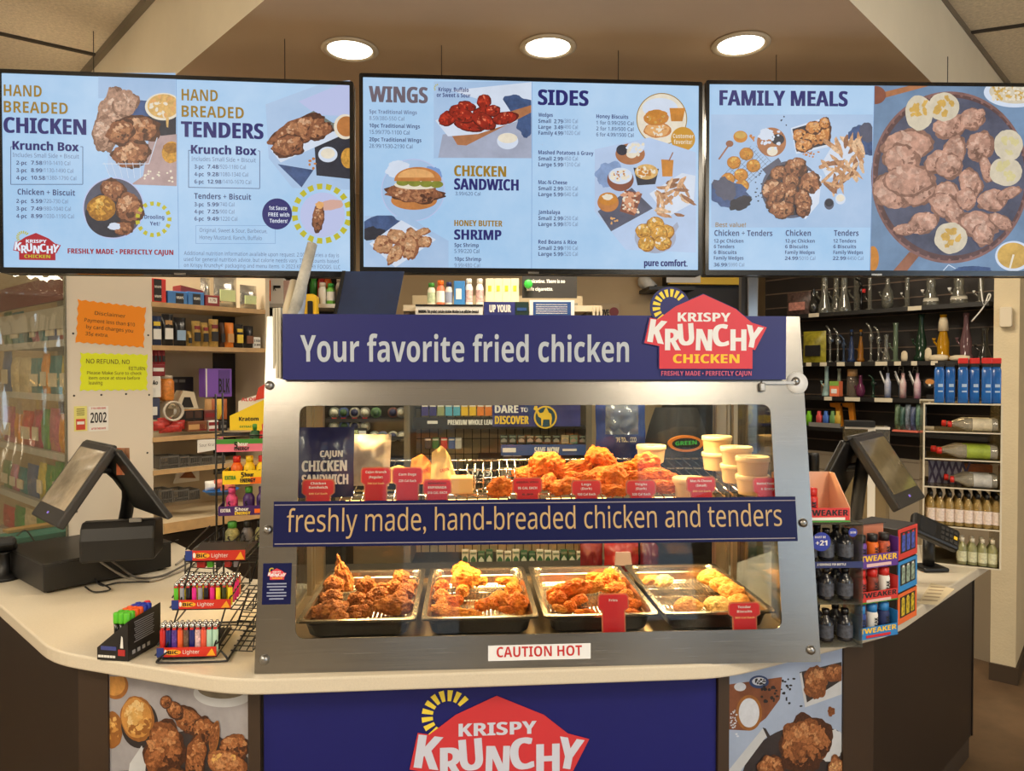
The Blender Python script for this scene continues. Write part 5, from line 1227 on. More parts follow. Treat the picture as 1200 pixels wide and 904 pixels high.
# receipt printer
a, b = at_d(92, 640, 2.46), at_d(176, 634, 2.52)
PT = Matrix.Translation((a.x, a.y, DZ + .001)) @ Matrix.Rotation(atan2(b.y - a.y, b.x - a.x), 4, 'Z')
t = thing('receipt_printer', 'black receipt printer on the left cash drawer', 'receipt printer', a, m=PT)
m = MB(); sec = [(0, 0), (.0, .075), (.012, .115), (.035, .135), (.16, .118), (.165, 0)]
Lp = .235
T = PT @ frame((0, 0, 0), (0, 1, 0), (0, 0, 1))
m.prism([(x, z) for x, z in sec], 0, Lp, BLACK, T); m.obj('printer_body', t, mods=[bevel(.008)])
m = MB(); m.box((.17, .03, .135), (.04, .014, .014), GREY, PT, .002); m.obj('paper_latch', t)
m = MB(); m.lathe([(.055, 0), (.055, .06), (.05, .062)], BLACK, PT @ Matrix.Translation((.0, .085, .075)) @ Matrix.Rotation(pi / 2, 4, 'Y'), 24); m.obj('paper_cover', t)
# cables
CBG = M('grey_cable', (150, 144, 134), rough=.5); CBK = M('black_cable', (24, 23, 23), rough=.5)
def cable(pts, r, m_, label):
    m = MB(); m.tube(pts, r, m_, None, 6, 6); m.obj('cable', label=label, cat='cable', group='till cables')
Z = lambda px, py, h=.006: at_z(px, py, ZT + h)
cable([at_z(98, 642, DZ + .02), at_z(120, 660, ZT + .08), Z(150, 678), Z(178, 681), Z(205, 672), Z(225, 664), Z(236, 656), Z(222, 652), Z(206, 662)], .0042, CBG, 'pale grey cable looping from the printer to a coil on the counter')
cable([at_z(122, 651, DZ + .01), at_z(140, 664, ZT + .06), Z(160, 677), Z(190, 675, .014), Z(225, 658, .014), Z(244, 650)], .004, M('dark_grey_cable', (96, 92, 88), rough=.5), 'dark grey cable running right beside the pale one')
cable([at_z(98, 644, DZ + .005), at_z(104, 664, ZT + .06), Z(112, 680), Z(126, 688), Z(128, 692), Z(110, 694), Z(100, 688)], .003, CBK, 'black cable with loops in front of the cash drawer')
cable([at_z(104, 646, DZ + .005), at_z(108, 670, ZT + .04), Z(118, 686), Z(140, 683), Z(175, 682)], .0028, CBK, 'thin black cable under the grey cables')
# papers beside the drawer
p = Z(205, 632, .002); m = MB(); T = TRS((p.x, p.y, ZT + .0008), .5)
for i in range(6): m.box(((i % 3) * .03 - .03, (i % 2) * .04, .0008 + i * .0012), (.09, .05, .0008), [PAPER, CREAM][i % 2], T @ Matrix.Rotation(i * .3, 4, 'Z'))
m.obj('receipt_slips', label='loose pile of cream receipts behind the left cash drawer', cat='receipts')
# teal and yellow boxes behind the drawer
p = at_z(48, 646, ZT); m = MB(); T = TRS((p.x - .08, p.y + .10, ZT), ang); m.box((0, 0, .03), (.36, .16, .058), M('teal_carton', (36, 122, 112), rough=.5), T, .002); m.box((0, -.0805, .03), (.3, .001, .02), M('teal_carton_dark', (20, 84, 84)), T)
m.obj('teal_carton', label='low teal carton behind the left cash drawer', cat='box')
m = MB(); T = TRS((p.x - .10, p.y + .20, ZT + .06), ang + .05); m.box((0, 0, .008), (.30, .06, .014), M('tan_folder', (186, 146, 84), rough=.7), T, .002); m.obj('tan_folder', label='flat tan folder lying on the teal carton', cat='folder')
# card terminal at the left edge
p = Z(4, 679); t = thing('card_terminal', 'black card terminal on a stand at the far left of the counter', 'card terminal', p)
m = MB(); T = TRS((p.x - .015, p.y + .03, ZT)); m.lathe([(.06, 0), (.058, .012), (.02, .018), (.018, .09), (.026, .1)], BLACK, T, 20); m.obj('stand', t)
m = MB(); T = TRS((p.x - .015, p.y + .03, ZT + .118), radians(28), 1, radians(-24)); m.box((0, 0, 0), (.08, .17, .036), BLACK, T, .010); m.box((0, .03, .019), (.062, .07, .002), M('terminal_screen', (120, 140, 170), rough=.2), T)
for i in range(12): m.box((-.022 + (i % 3) * .022, -.02 - (i // 3) * .015, .019), (.015, .009, .003), DGREY, T)
m.obj('terminal_body', t)
cable([at_z(20, 628, ZT + .11), at_z(30, 622, ZT + .11), at_z(40, 634, ZT + .06), at_z(42, 640, ZT + .04)], .003, CBK, 'black cable curving from the left card terminal')

# ---- torch lighter box
BX = M('black_print_box', (20, 18, 22), rough=.35); BXB = M('blue_flame_print', (60, 70, 140), rough=.35)
a, b = Z(150, 776, 0), Z(183, 757, 0); c = Z(114, 773, 0)
rx_ = (b - a).normalized(); LT = Matrix.Translation((a.x, a.y, ZT + .0006)) @ Matrix.Rotation(atan2(rx_.y, rx_.x), 4, 'Z')
wq = (c - a).length; dq = (b - a).length + .02
t = thing('torch_lighter_box', 'black counter box of torch lighters with green, orange and blue tips', 'display box', a, m=LT)
m = MB(); T = LT @ frame((0, 0, 0), (0, 1, 0), (0, 0, 1))     # local x across, extruded along depth
W_ = wq * .98
m.add([(0, 0, 0), (0, W_, 0), (dq, W_, 0), (dq, 0, 0), (0, 0, .105), (0, W_, .032), (dq, W_, .032), (dq, 0, .115)], [(0, 3, 2, 1), (0, 1, 5, 4), (0, 4, 7, 3), (1, 2, 6, 5), (3, 7, 6, 2)], BX, LT)
m.obj('carton', t)
m = MB(); Tf = LT @ frame((-.0008, W_, 0), (0, -1, 0), (0, 0, 1))
m.poly = None
m.box((W_ * .38, .032, 0), (W_ * .5, .010, .001), BXB, Tf); m.box((W_ * .80, .022, 0), (W_ * .22, .016, .001), M('torch_red_print', (176, 40, 40)), Tf)
m.prism([(W_ * .76, .034), (W_ * .86, .034), (W_ * .84, .062), (W_ * .80, .066)], -.0002, .0006, PAPER, Tf)
for i in range(6): m.box((W_ * .08 + i * W_ * .095, .010, 0), (.007, .006, .001), PAPER, Tf)
Ts = LT @ frame((0, -.0008, 0), (1, 0, 0), (0, 0, 1))
for i in range(10): m.box((dq * .48, .095 - i * .0058, 0), (dq * (.6 - .04 * (i % 3)), .0018, .001), M('tiny_white_lines', (150, 150, 156)), Ts)
for i in range(4): m.box((dq * .16 + i * .02, .018, 0), (.011, .010, .001), M('tiny_white_lines', (150, 150, 156)), Ts)
m.obj('print', t)
TCOL = {'green': (88, 190, 40), 'orange': (240, 92, 24), 'blue': (28, 52, 168), 'red': (214, 36, 40)}
nt = 0; tproto = {}
for col_, rowset in (('green', [(i, j) for i in range(2) for j in range(3)]), ('orange', [(i, j) for i in range(2, 4) for j in range(3)]), ('blue', [(i, j) for i in range(4, 6) for j in range(3)]), ('red', [(6, 1)])):
    for (i, j) in rowset:
        x = .014 + i * (dq - .03) / 6.2; y = .012 + j * (W_ * .5) / 3; z0 = .05
        mm = LT @ Matrix.Translation((x, y, z0))
        lab = '%s tipped torch lighter standing in the black counter box' % col_
        if col_ not in tproto:
            t2 = thing('torch_lighter', lab, 'lighter', (0, 0, 0), group='%s torch lighters' % col_, m=mm)
            m = MB(); m.lathe([(.0075, 0), (.0075, .045)], BLACKG, mm, 10); m.obj('barrel', t2)
            m = MB(); m.lathe([(.0085, .045), (.009, .048), (.009, .070), (.007, .073), (.001, .0735)], M('torch_cap_' + col_, TCOL[col_], rough=.35), mm, 12); m.obj('cap', t2); tproto[col_] = t2
        else: copy_tree(tproto[col_], mm)

# ---- the lighter rack
q0, q1 = Z(182, 779, 0), Z(268, 777, 0); qb = Z(297, 731, 0)
RX = (q1 - q0).normalized(); RWd = (q1 - q0).length
RT_ = Matrix.Translation((q0.x, q0.y, ZT + .001)) @ Matrix.Rotation(atan2(RX.y, RX.x), 4, 'Z')
loc = lambda v: RT_.inverted() @ Vector(v)
sk = loc(qb); sk = Vector((sk.x - RWd, sk.y, 0)); sk = sk / sk.y        # the rack's depth direction, per metre
rack = thing('lighter_rack', 'black wire counter rack of pocket lighters with red tier labels', 'lighter rack', q0, m=RT_)
# tiers: (label rect px, depth y)
tiers = [((184.6, 769.8), (254, 757.5)), ((202, 713.6), (271, 702)), ((218, 657), (287.6, 644.5))]
TD = []
m = MB()
Dp = .30
P3 = lambda x, y, z: RT_ @ Vector((x + sk.x * y, y, z))
for x in (.004, RWd - .004):
    m.tube([P3(x, .0, .004), P3(x, .16, .004), P3(x, Dp, .004)], .003, WIRE, None, 6, 2)
m.tube([P3(.03, .0, .030), P3(.006, .0, .010), P3(.02, 0, .003), P3(RWd - .02, 0, .003), P3(RWd - .004, 0, .010), P3(RWd - .02, 0, .030)], .0026, WIRE, None, 6, 4)
m.tube([P3(.004, Dp, .004), P3(RWd - .004, Dp, .004)], .003, WIRE, None, 6, 1)
lw = .155
tier_o = []
for k, (pa, pb) in enumerate(tiers):
    y = .02 + k * .05
    Fq = frame(P3(0, y, 0), RT_.col[0].xyz)
    ua, va = on(Fq, *pa); ub, vb = on(Fq, *pb)
    tier_o.append((Fq, ua, va, ub, vb, y))
for k, (Fq, ua, va, ub, vb, y) in enumerate(tier_o):
    if k: 
        for u in (ua + .02, ub - .012):       # front struts leaning up to the next tier
            Fp = tier_o[k - 1]; du = Fp[1] - ua
            m.tube([Fp[0] @ Vector((u + du, Fp[4] - .01, -.001)), Fq @ Vector((u, va + .012, -.001))], .0024, WIRE, None, 5, 1)
        m.tube([Fp[0] @ Vector((ub + du, Fp[4], -.16)), Fq @ Vector((ub, va, -.16))], .003, WIRE, None, 5, 1)
    for i in range(9): m.tube([Fq @ Vector((ua + (ub - ua) * i / 8, va - .002, 0)), Fq @ Vector((ua + (ub - ua) * i / 8 + sk.x * .24, va - .002, -.24))], .0016, WIRE, None, 4, 1)
    for d_ in (0.0, .08, .16, .24): m.tube([Fq @ Vector((ua + sk.x * d_, va - .003, -d_)), Fq @ Vector((ub + sk.x * d_, va - .003, -d_))], .002, WIRE, None, 4, 1)
    for u in (ua, ub): m.tube([Fq @ Vector((u, va + .03, 0)), Fq @ Vector((u + sk.x * .24, va + .045, -.24))], .0022, WIRE, None, 4, 1)
m.obj('wire_frame', rack)
m = MB()       # right-hand wire baskets of the same rack
for j in range(3):
    for k in range(7):
        z = .02 + .055 * j; y = .03 + k * .036
        m.tube([P3(RWd - .002 + .0, y, z), P3(RWd + .055, y, z - .004), P3(RWd + .06, y, z + .03)], .0018, WIRE, None, 4, 1)
    for x in (RWd + .02, RWd + .04, RWd + .058): m.tube([P3(x, .03, .02 + .055 * j), P3(x, .25, .02 + .055 * j)], .0018, WIRE, None, 4, 1)
    m.tube([P3(RWd + .06, .03, .05 + .055 * j), P3(RWd + .06, .25, .05 + .055 * j)], .0024, WIRE, None, 4, 1)
m.obj('side_basket', rack)
LBR = M('lighter_label_red', (206, 44, 28), rough=.4); LBY = M('lighter_label_yellow', (240, 170, 40), rough=.4); LBB = M('lighter_label_blue', (30, 54, 128), rough=.4)
for k, (Fq, ua, va, ub, vb, y) in enumerate(tier_o):
    w_, h_ = ub - ua, vb - va
    m = MB(); m.box(((ua + ub) / 2, (va + vb) / 2, .004), (w_, h_, .003), LBR, Fq)
    m.box((ua + w_ * .06, (va + vb) / 2, .0054), (w_ * .12, h_, .001), LBB, Fq)
    m.prism([(ub - w_ * .16, va + .002), (ub - w_ * .01, va + .002), (ub - w_ * .07, vb - .003)], .005, .0062, LBY, Fq)
    m.prism(circ(ua + w_ * .27, (va + vb) / 2, w_ * .14, h_ * .30, 20), .005, .0058, LBY, Fq)
    m.prism(circ(ua + w_ * .15, (va + vb) / 2 + .001, w_ * .022, h_ * .28, 12), .005, .0062, PAPER, Fq)
    m.text('BiC', ua + w_ * .19, va + h_ * .32, h_ * .38, INK, Fq, w=w_ * .17, bold=.045, z=.0064, res=2)
    m.text('Lighter', ua + w_ * .44, va + h_ * .32, h_ * .40, PAPER, Fq, w=w_ * .28, bold=0, z=.0060, res=2)
    m.obj('tier_label', rack)
    m = MB(); m.box(((ua + ub) / 2 + sk.x * .1, va + .003, -.10), (w_, .002, .2), BLACK, Fq @ Matrix(((1, 0, -sk.x, 0), (0, 1, 0, 0), (0, 0, 1, 0), (0, 0, 0, 1)))); m.obj('tray', rack)
# lighters
LM = {}
def lmat(c):
    return M('lighter_%s' % c.replace(' ', '_'), {'green': (96, 190, 44), 'grey': (150, 150, 156), 'black': (26, 24, 26), 'pink': (226, 44, 140), 'yellow': (236, 216, 40), 'olive': (60, 66, 30), 'red': (196, 40, 34), 'navy': (30, 36, 104), 'violet patterned': (92, 60, 150), 'orange': (226, 96, 44), 'brown patterned': (112, 84, 66), 'white and red': (226, 190, 190), 'coral': (226, 92, 66), 'mint': (176, 212, 192), 'salmon': (220, 130, 96), 'rose': (214, 90, 120)}[c], rough=.25, var=(160, .5) if 'pattern' in c or 'white' in c else None)
HOOD = M('lighter_hood', (190, 188, 184), rough=.2, metal=1)
BTN = M('lighter_button', (206, 40, 36), rough=.4)
_L = {}
def lighter(c, M4, hgt, r, lab, grp):
    key = (c, hgt)
    if key in _L: return copy_tree(_L[key], M4, None, lab, grp)
    t = thing('pocket_lighter', lab, 'lighter', (0, 0, 0), group=grp, m=M4)
    E_ = M4 @ Matrix.Diagonal((1, .72, 1, 1))
    m = MB(); m.lathe([(r * .9, 0), (r, .003), (r, hgt * .74), (r * .9, hgt * .76)], lmat(c), E_, 12); m.obj('body', t)
    m = MB(); m.lathe([(r * .95, hgt * .76), (r * .95, hgt * .93), (r * .6, hgt * .95)], HOOD, E_, 10); m.rod((-r * .3, 0, hgt * .96), (r * .5, 0, hgt * .96), r * .45, HOOD, M4, 8); m.obj('hood', t)
    m = MB(); m.box((r * .2, -r * .72, hgt * .80), (r * 1.1, r * .5, hgt * .05), BTN, M4); m.obj('button', t)
    _L[key] = t; return t
Fq, ua, va, ub, vb, y = tier_o[0]
c0 = ['red', 'navy', 'violet patterned', 'orange', 'brown patterned', 'navy', 'white and red', 'coral', 'mint', 'mint']
Rz = RT_.to_3x3().to_4x4()
for j in range(2):
    for i, c in enumerate(c0 if j == 0 else ['grey', 'black', 'grey', 'red', 'black', 'grey', 'black', 'red', 'grey', 'black']):
        p = Fq @ Vector((ua + .009 + i * (ub - ua - .016) / 9 + sk.x * (.014 + j * .017), va + .0045, -.014 - j * .017))
        lighter(c, Matrix.Translation(p) @ Rz, .080, .0074, '%s lighter in the %s row of the lowest tier' % (c, 'front' if j == 0 else 'second'), 'lighters on the lowest tier')
Fq, ua, va, ub, vb, y = tier_o[1]
c1 = ['green', 'grey', 'black', 'pink', 'grey', 'black', 'pink', 'yellow', 'olive', 'yellow']
rnd = random.Random(11)
rown = ['front', 'second', 'third', 'fourth', 'rear']
for j in range(5):
    for i in range(10):
        c = c1[i] if j == 0 else (['salmon', 'rose', 'orange', 'pink', 'yellow'][rnd.randrange(5)] if i > 7 else ['grey', 'black', 'pink', 'red', 'olive', 'green', 'yellow'][rnd.randrange(7)])
        p = Fq @ Vector((ua + .007 + i * (ub - ua - .012) / 9 + sk.x * (.010 + j * .024), va + .0045, -.010 - j * .024))
        lighter(c, Matrix.Translation(p) @ Rz, .064 + .0, .0062, '%s lighter in the %s row of the middle tier' % (c, rown[j]), 'lighters on the middle tier')
Fq, ua, va, ub, vb, y = tier_o[2]
# packs hanging just under the top label
for i, (c, w_) in enumerate((('red', .03), ('green', .02), ('black', .02), ('red', .02), ('grey', .018))):
    x = ua + .012 + i * .024
    m = MB(); m.box((0, 0, 0), (w_ * .8, .016, .022), lmat(c), Matrix.Translation(Fq @ Vector((x + .02, va - .016, -.03))) @ Rz, .002)
    m.obj('lighter_pack', label='%s pack hanging under the top tier label%s' % (c, '' if c != 'red' else (', the left one' if i == 0 else ', the right one')), cat='lighter pack', group='packs under the top tier')
# wire basket stand behind the lighter rack
wbk = thing('wire_stand', 'empty black wire basket stand behind the lighter rack', 'wire stand', Z(222, 668, 0))
a, b = at_d(217, 652, 2.35), at_d(262, 617, 2.62)
m = MB()
for k in range(2):
    o = Vector((.10 * k, -.03 * k, 0))
    m.tube([a + o, b + o], .0035, WIRE, None, 6, 1); m.tube([a + o + Vector((0, 0, -.05)), b + o + Vector((0, 0, -.05))], .003, WIRE, None, 6, 1)
    for e_ in (a + o, b + o): m.rod(e_, (e_.x, e_.y, ZT + .002), .003, WIRE, None, 6)
for i in range(9):
    q = a + (b - a) * i / 8; m.tube([q, q + Vector((0, 0, -.05)), q + Vector((.10, -.03, -.05)), q + Vector((.10, -.03, 0))], .0022, WIRE, None, 4, 1)
m.obj('wire_frame', wbk)

# ---- energy shot rack
EY = 2.56
EF = frame((at_y(250, 640, EY).x, EY, ZT), (cos(radians(8)), sin(radians(8)), 0))
e = lambda x, y: on(EF, x, y)
er = thing('energy_shot_rack', 'tall black wire rack of energy shots beside the warmer case', 'display rack', EF.translation)
x0e, x1e = e(252, 600)[0], e(316, 600)[0]
m = MB()
for x in (x0e + .004, x1e - .004):
    for z in (-.004, -.13): m.rod((x, .0, z), (x, e(250, 462)[1], z), .0035, WIRE, EF, 6)
for py in (510, 554, 602, 642, 660):
    v = e(260, py)[1]
    for z in (-.004, -.05, -.09, -.13): m.rod((x0e, v - .003, z), (x1e, v - .003, z), .0022, WIRE, EF, 5)
m.obj('wire_frame', er)
def tray(px0, px1, pt, pb, mt, lab, words):
    a = e(px0, pb); b = e(px1, pt)
    t = thing('shot_tray', lab, 'display tray', EF @ Vector(((a[0] + b[0]) / 2, a[1], 0)), group='energy shot trays')
    m = MB(); m.box(((a[0] + b[0]) / 2, (a[1] + b[1]) / 2, .003), (b[0] - a[0], b[1] - a[1], .003), mt, EF); m.box(((a[0] + b[0]) / 2, a[1] + .0015, -.055), (b[0] - a[0], .003, .11), mt, EF)
    for x in (a[0] + .001, b[0] - .001): m.box((x, (a[1] + b[1]) / 2, -.055), (.002, b[1] - a[1], .11), mt, EF)
    m.obj('tray_body', t)
    m = MB()
    for (s_, fx, fy, fw, fh, c) in words:
        w = b[0] - a[0]; h = b[1] - a[1]
        if s_: m.text(s_, a[0] + fx * w, a[1] + fy * h, fh * h, c, EF, w=fw * w, bold=.04, z=.0062, res=2)
        else: m.prism([(a[0] + fx * w, a[1] + fy * h), (a[0] + (fx + fw) * w, a[1] + fy * h), (a[0] + (fx + fw) * w, a[1] + (fy + fh) * h), (a[0] + fx * w, a[1] + (fy + fh) * h)], .0045, .0052, c, EF)
    m.obj('print', t)
    return a[1] + .003
SPK = M('shot_pink', (224, 120, 150), rough=.4); SGR = M('shot_green', (64, 140, 52), rough=.4); SYL = M('shot_yellow', (240, 208, 40), rough=.35); SPU = M('shot_purple', (66, 36, 106), rough=.35); SOR = M('shot_orange', (232, 110, 30), rough=.35); SRD = M('shot_red', (206, 44, 40), rough=.35); SBK = M('shot_black', (20, 20, 20), rough=.4); SCM = M('shot_camo', (150, 146, 96), rough=.5, var=(90, .6)); SMG = M('shot_magenta', (206, 70, 130), rough=.4, var=(60, .4))
SHR = M('shot_dark_green', (30, 80, 44), rough=.4)
z1_ = tray(254, 312, 514, 530, SPK, 'pink and green energy shot tray, second tier from the top of the rack', [('', 0, .62, 1, .38, SGR), ('5', .36, .28, .06, .5, INK), ('hour', .43, .45, .2, .3, WHT), ('ENERGY', .36, .1, .3, .28, INK)])
z2_ = tray(261, 313, 551, 568, SYL, 'yellow energy shot tray in the middle of the rack', [('', .62, 0, .38, .5, SOR), ('EXTRA', .06, .35, .24, .3, SGR), ('5', .42, .5, .06, .4, INK), ('hour', .5, .55, .2, .3, INK), ('ENERGY', .40, .12, .34, .3, INK)])
z3_ = tray(256, 313, 592, 605, SPU, 'purple energy shot tray on the lower tier of the rack', [('EXTRA', .05, .4, .2, .36, WHT), ('5', .34, .45, .06, .45, WHT), ('hour', .42, .5, .2, .34, WHT), ('ENERGY', .34, .08, .32, .32, SYL), ('', .74, .2, .22, .45, SOR)])
z4_ = tray(252, 314, 633, 646, SBK, 'black energy shot tray reading extra at the foot of the rack', [('EXTRA', .34, .3, .36, .45, WHT), ('', .06, .3, .2, .5, SYL), ('', .82, .3, .16, .4, SGR)])
def shot(px, pyb_z, body, capm, lab, r=.020, h=.092, w=0.0):
    u = e(px, 560)[0]; T = EF @ Matrix.Translation((u, pyb_z, -.03 - w)) @ Matrix.Rotation(-pi / 2, 4, 'X')
    t = thing('energy_shot', lab, 'energy shot bottle', (0, 0, 0), group='energy shots in the rack', m=T)
    m = MB(); m.lathe([(r * .94, 0), (r, .004), (r, h * .56), (r * .92, h * .62), (r * .6, h * .74), (r * .52, h * .76)], body, T, 16); m.obj('bottle_body', t)
    m = MB(); m.lathe([(r * .62, h * .76), (r * .64, h * .98), (r * .5, h), (.001, h)], capm, T, 14); m.obj('cap', t)
    m = MB(); m.text('5', -r * .5, h * .28, h * .2, INK, T @ Matrix.Rotation(pi / 2, 4, 'X'), w=r * .35, bold=.04, z=r * 1.0, res=1); m.text('ENERGY', -r * .7, h * .12, h * .10, INK, T @ Matrix.Rotation(pi / 2, 4, 'X'), w=r * 1.4, bold=.04, z=r * 1.0, res=1); m.obj('label', t)
shot(298, z1_, SHR, SGR, 'dark green energy shot in the pink tray'); shot(309, z1_, SRD, SRD, 'red energy shot in the pink tray')
shot(276, z2_, SOR, SRD, 'orange energy shot in the yellow tray'); shot(291, z2_, SYL, SYL, 'yellow energy shot in the middle of the yellow tray'); shot(306, z2_, SYL, SRD, 'yellow energy shot with red cap at the right of the yellow tray')
shot(270, z3_, SMG, SMG, 'magenta energy shot in the purple tray'); shot(290, z3_, SPU, SGR, 'purple energy shot with green cap in the purple tray'); shot(306, z3_, SPU, SPU, 'purple energy shot at the right of the purple tray')
shot(270, z4_, SCM, SGR, 'camouflage patterned energy shot in the black tray', .024); shot(288, z4_, M('shot_grey', (96, 92, 96), rough=.4), SBK, 'grey energy shot in the black tray'); shot(304, z4_, SCM, SBK, 'camouflage energy shot with black cap in the black tray')
# yellow header card at the top of the rack
m = MB(); q = [e(268, 505), e(316, 505), e(316, 466), e(310, 468), e(268, 488)]
t = thing('header_card', 'yellow slanted card reading Kratom above the energy shots', 'display card', EF @ Vector((q[0][0], q[0][1], -.02)))
m.prism(q, -.024, -.020, SYL, EF); m.obj('card', t)
m = MB(); a = e(279, 494); m.text('Kratom', a[0], a[1], .014, INK, EF, w=e(302, 494)[0] - a[0], bold=.04, z=-.0195, res=2); a = e(280, 502); m.text('EXTRACT', a[0], a[1], .007, SGR, EF, w=e(296, 494)[0] - a[0], bold=.04, z=-.0195); m.obj('lettering', t)
m = MB(); q = e(256, 513); m.box((q[0] + .03, z1_ + .012, -.04), (.06, .02, .05), M('watermelon_pack', (206, 60, 80), rough=.4), EF, .004); m.obj('gummy_pack', label='red flat pack lying in the pink energy shot tray', cat='pack')
# white energy bottle box at the top right of the shelving
q0_, q1_ = e(276, 488), e(314, 447)
m = MB(); m.prism([q0_, (q1_[0], q0_[1]), q1_, (q0_[0] + .06, q1_[1] - .05), (q0_[0], q0_[1] + .05)], -.10, -.06, PAPER, EF); m.prism([e(296, 470), e(314, 466), e(314, 447), e(300, 455)], -.0595, -.0585, M('red_box_print', (206, 60, 40)), EF)
m.text('ALOE', q0_[0] + .01, q0_[1] + .05, .012, RED, EF, w=.05, bold=.03, z=-.0585); m.obj('display_carton', label='white slanted carton with red print behind the yellow card', cat='box')
p = at_d(-8, 906, 1.78)
m = MB(); m.lathe([(.10, 0), (.11, .02), (.115, .35), (.10, .43), (.05, .465), (.001, .47)], M('grey_bin', (96, 86, 70), rough=.6), TRS((p.x - .06, p.y, .0)), 28); m.obj('rounded_bin', label='grey beige rounded bin on the floor at the lower left corner', cat='bin')

# ================================================================== left shelving, in the plane turned 44 degrees
lf = lambda x, y: on(LF, x, y)
# white end panel with the handwritten notes
pa, pb = lf(80, 640), lf(178, 330)
t = thing('end_panel', 'white end panel with handwritten notes left of the snack shelves', 'panel', LF @ Vector(((pa[0] + pb[0]) / 2, 0, 0)))
m = MB(); m.box(((pa[0] + pb[0]) / 2, 1.40, -.014), (pb[0] - pa[0], 2.6, .024), M('white_melamine', (222, 212, 196), rough=.5), LF); m.obj('board', t)
m = MB()
for x, y in ((86, 391), (87, 464), (119, 463), (148, 462), (175, 463), (174, 393), (147, 531), (173, 531), (90, 600)):
    u, v = lf(x, y); m.lathe([(.0045, 0), (.003, .002), (.0005, .0025)], DGREY, LF @ Matrix.Translation((u, v, -.002)), 10)
m.obj('screw_head', t)
NOTE_INK = M('note_ink', (60, 46, 34), rough=.7)
def zig(x0, y0, x1, y1, n, fr, tilt):
    a = lf(x0, y1); b = lf(x1, y0); w, h = b[0] - a[0], b[1] - a[1]; pts = []
    d = .0055
    for i in range(n * 2): pts.append((a[0] + w * i / (n * 2), a[1] + (d if i % 2 else 0)))
    for i in range(n): pts.append((b[0] - (d if i % 2 else 0), a[1] + h * i / n))
    for i in range(n * 2): pts.append((b[0] - w * i / (n * 2), b[1] - (d if i % 2 else 0)))
    for i in range(n): pts.append((a[0] + (d if i % 2 else 0), b[1] - h * i / n))
    cx, cy = a[0] + w / 2, a[1] + h / 2
    return [(cx + (x - cx) * cos(tilt) - (y - cy) * sin(tilt), cy + (x - cx) * sin(tilt) + (y - cy) * cos(tilt)) for x, y in pts]
def note(x0, y0, x1, y1, tilt, mt, lines, label):
    m = MB(); m.prism(zig(x0, y0, x1, y1, 9, LF, tilt), -.0015, -.0008, mt, LF)
    for s_, x, y, xe, c in lines:
        a = lf(x, y); b = lf(xe, y); m.text(s_, a[0], a[1], c * 3.2 / 850, NOTE_INK, LF, w=b[0] - a[0], bold=0, z=-.0003, ang=tilt, res=2)
    m.obj('paper_note', label=label, cat='note', group='handwritten notes')
note(90, 358, 170, 404, radians(-3), M('orange_note_paper', (246, 146, 24), rough=.7), [('Disclaimer', 111, 369, 147, 4), ('Payment less than $10', 99, 377, 158, 4), ('by card charges you', 101, 385, 156, 4), ('35\u00a2 extra.', 100, 393, 127, 4)], 'orange zigzag-edged note headed disclaimer')
note(94, 415, 173, 459, radians(-.5), M('lime_note_paper', (224, 234, 36), rough=.7), [('NO REFUND, NO', 101, 426, 152, 5), ('RETURN', 151, 434, 170, 4), ('Please Make Sure to check', 102, 439, 166, 3.5), ('item once at store before', 104, 445, 164, 3.5), ('leaving', 104, 451, 120, 4)], 'lime green zigzag-edged note reading no refund no return')
m = MB(); a, b = lf(87, 506), lf(102, 476); m.prism([(a[0], a[1]), (b[0], a[1]), (b[0], b[1]), (a[0], b[1])], -.0014, -.001, M('pale_yellow_card', (226, 220, 130)), LF); m.box(((a[0] + b[0]) / 2, a[1] + .028, -.0006), ((b[0] - a[0]) * .7, .045, .001), M('card_red', (200, 70, 50)), LF); m.box(((a[0] + b[0]) / 2, a[1] + .034, -.0002), ((b[0] - a[0]) * .55, .012, .001), PAPER, LF)
for i in range(4): m.box(((a[0] + b[0]) / 2, b[1] - .012 - i * .008, -.0006), ((b[0] - a[0]) * .6, .0025, .001), NOTE_INK, LF)
m.obj('sale_card', label='small yellow card with a red box under the lime note', cat='sign')
m = MB(); a, b = lf(104, 506), lf(127, 476); m.prism([(a[0], a[1]), (b[0], a[1]), (b[0], b[1]), (a[0], b[1])], -.0014, -.001, PAPER, LF)
u = lf(106, 496); m.text('2002', u[0], u[1], lf(106, 484)[1] - u[1], INK, LF, w=lf(125, 496)[0] - u[0], bold=.03, z=-.0006)
for y, s_ in ((480, 'IF YOU WERE BORN'), (504, 'AFTER THIS DATE')): u = lf(107, y); m.text(s_, u[0], u[1], .008, RED, LF, w=lf(124, y)[0] - u[0], bold=.03, z=-.0006, res=1)
m.obj('age_sign', label='white sign reading 2002 on the white end panel', cat='sign')

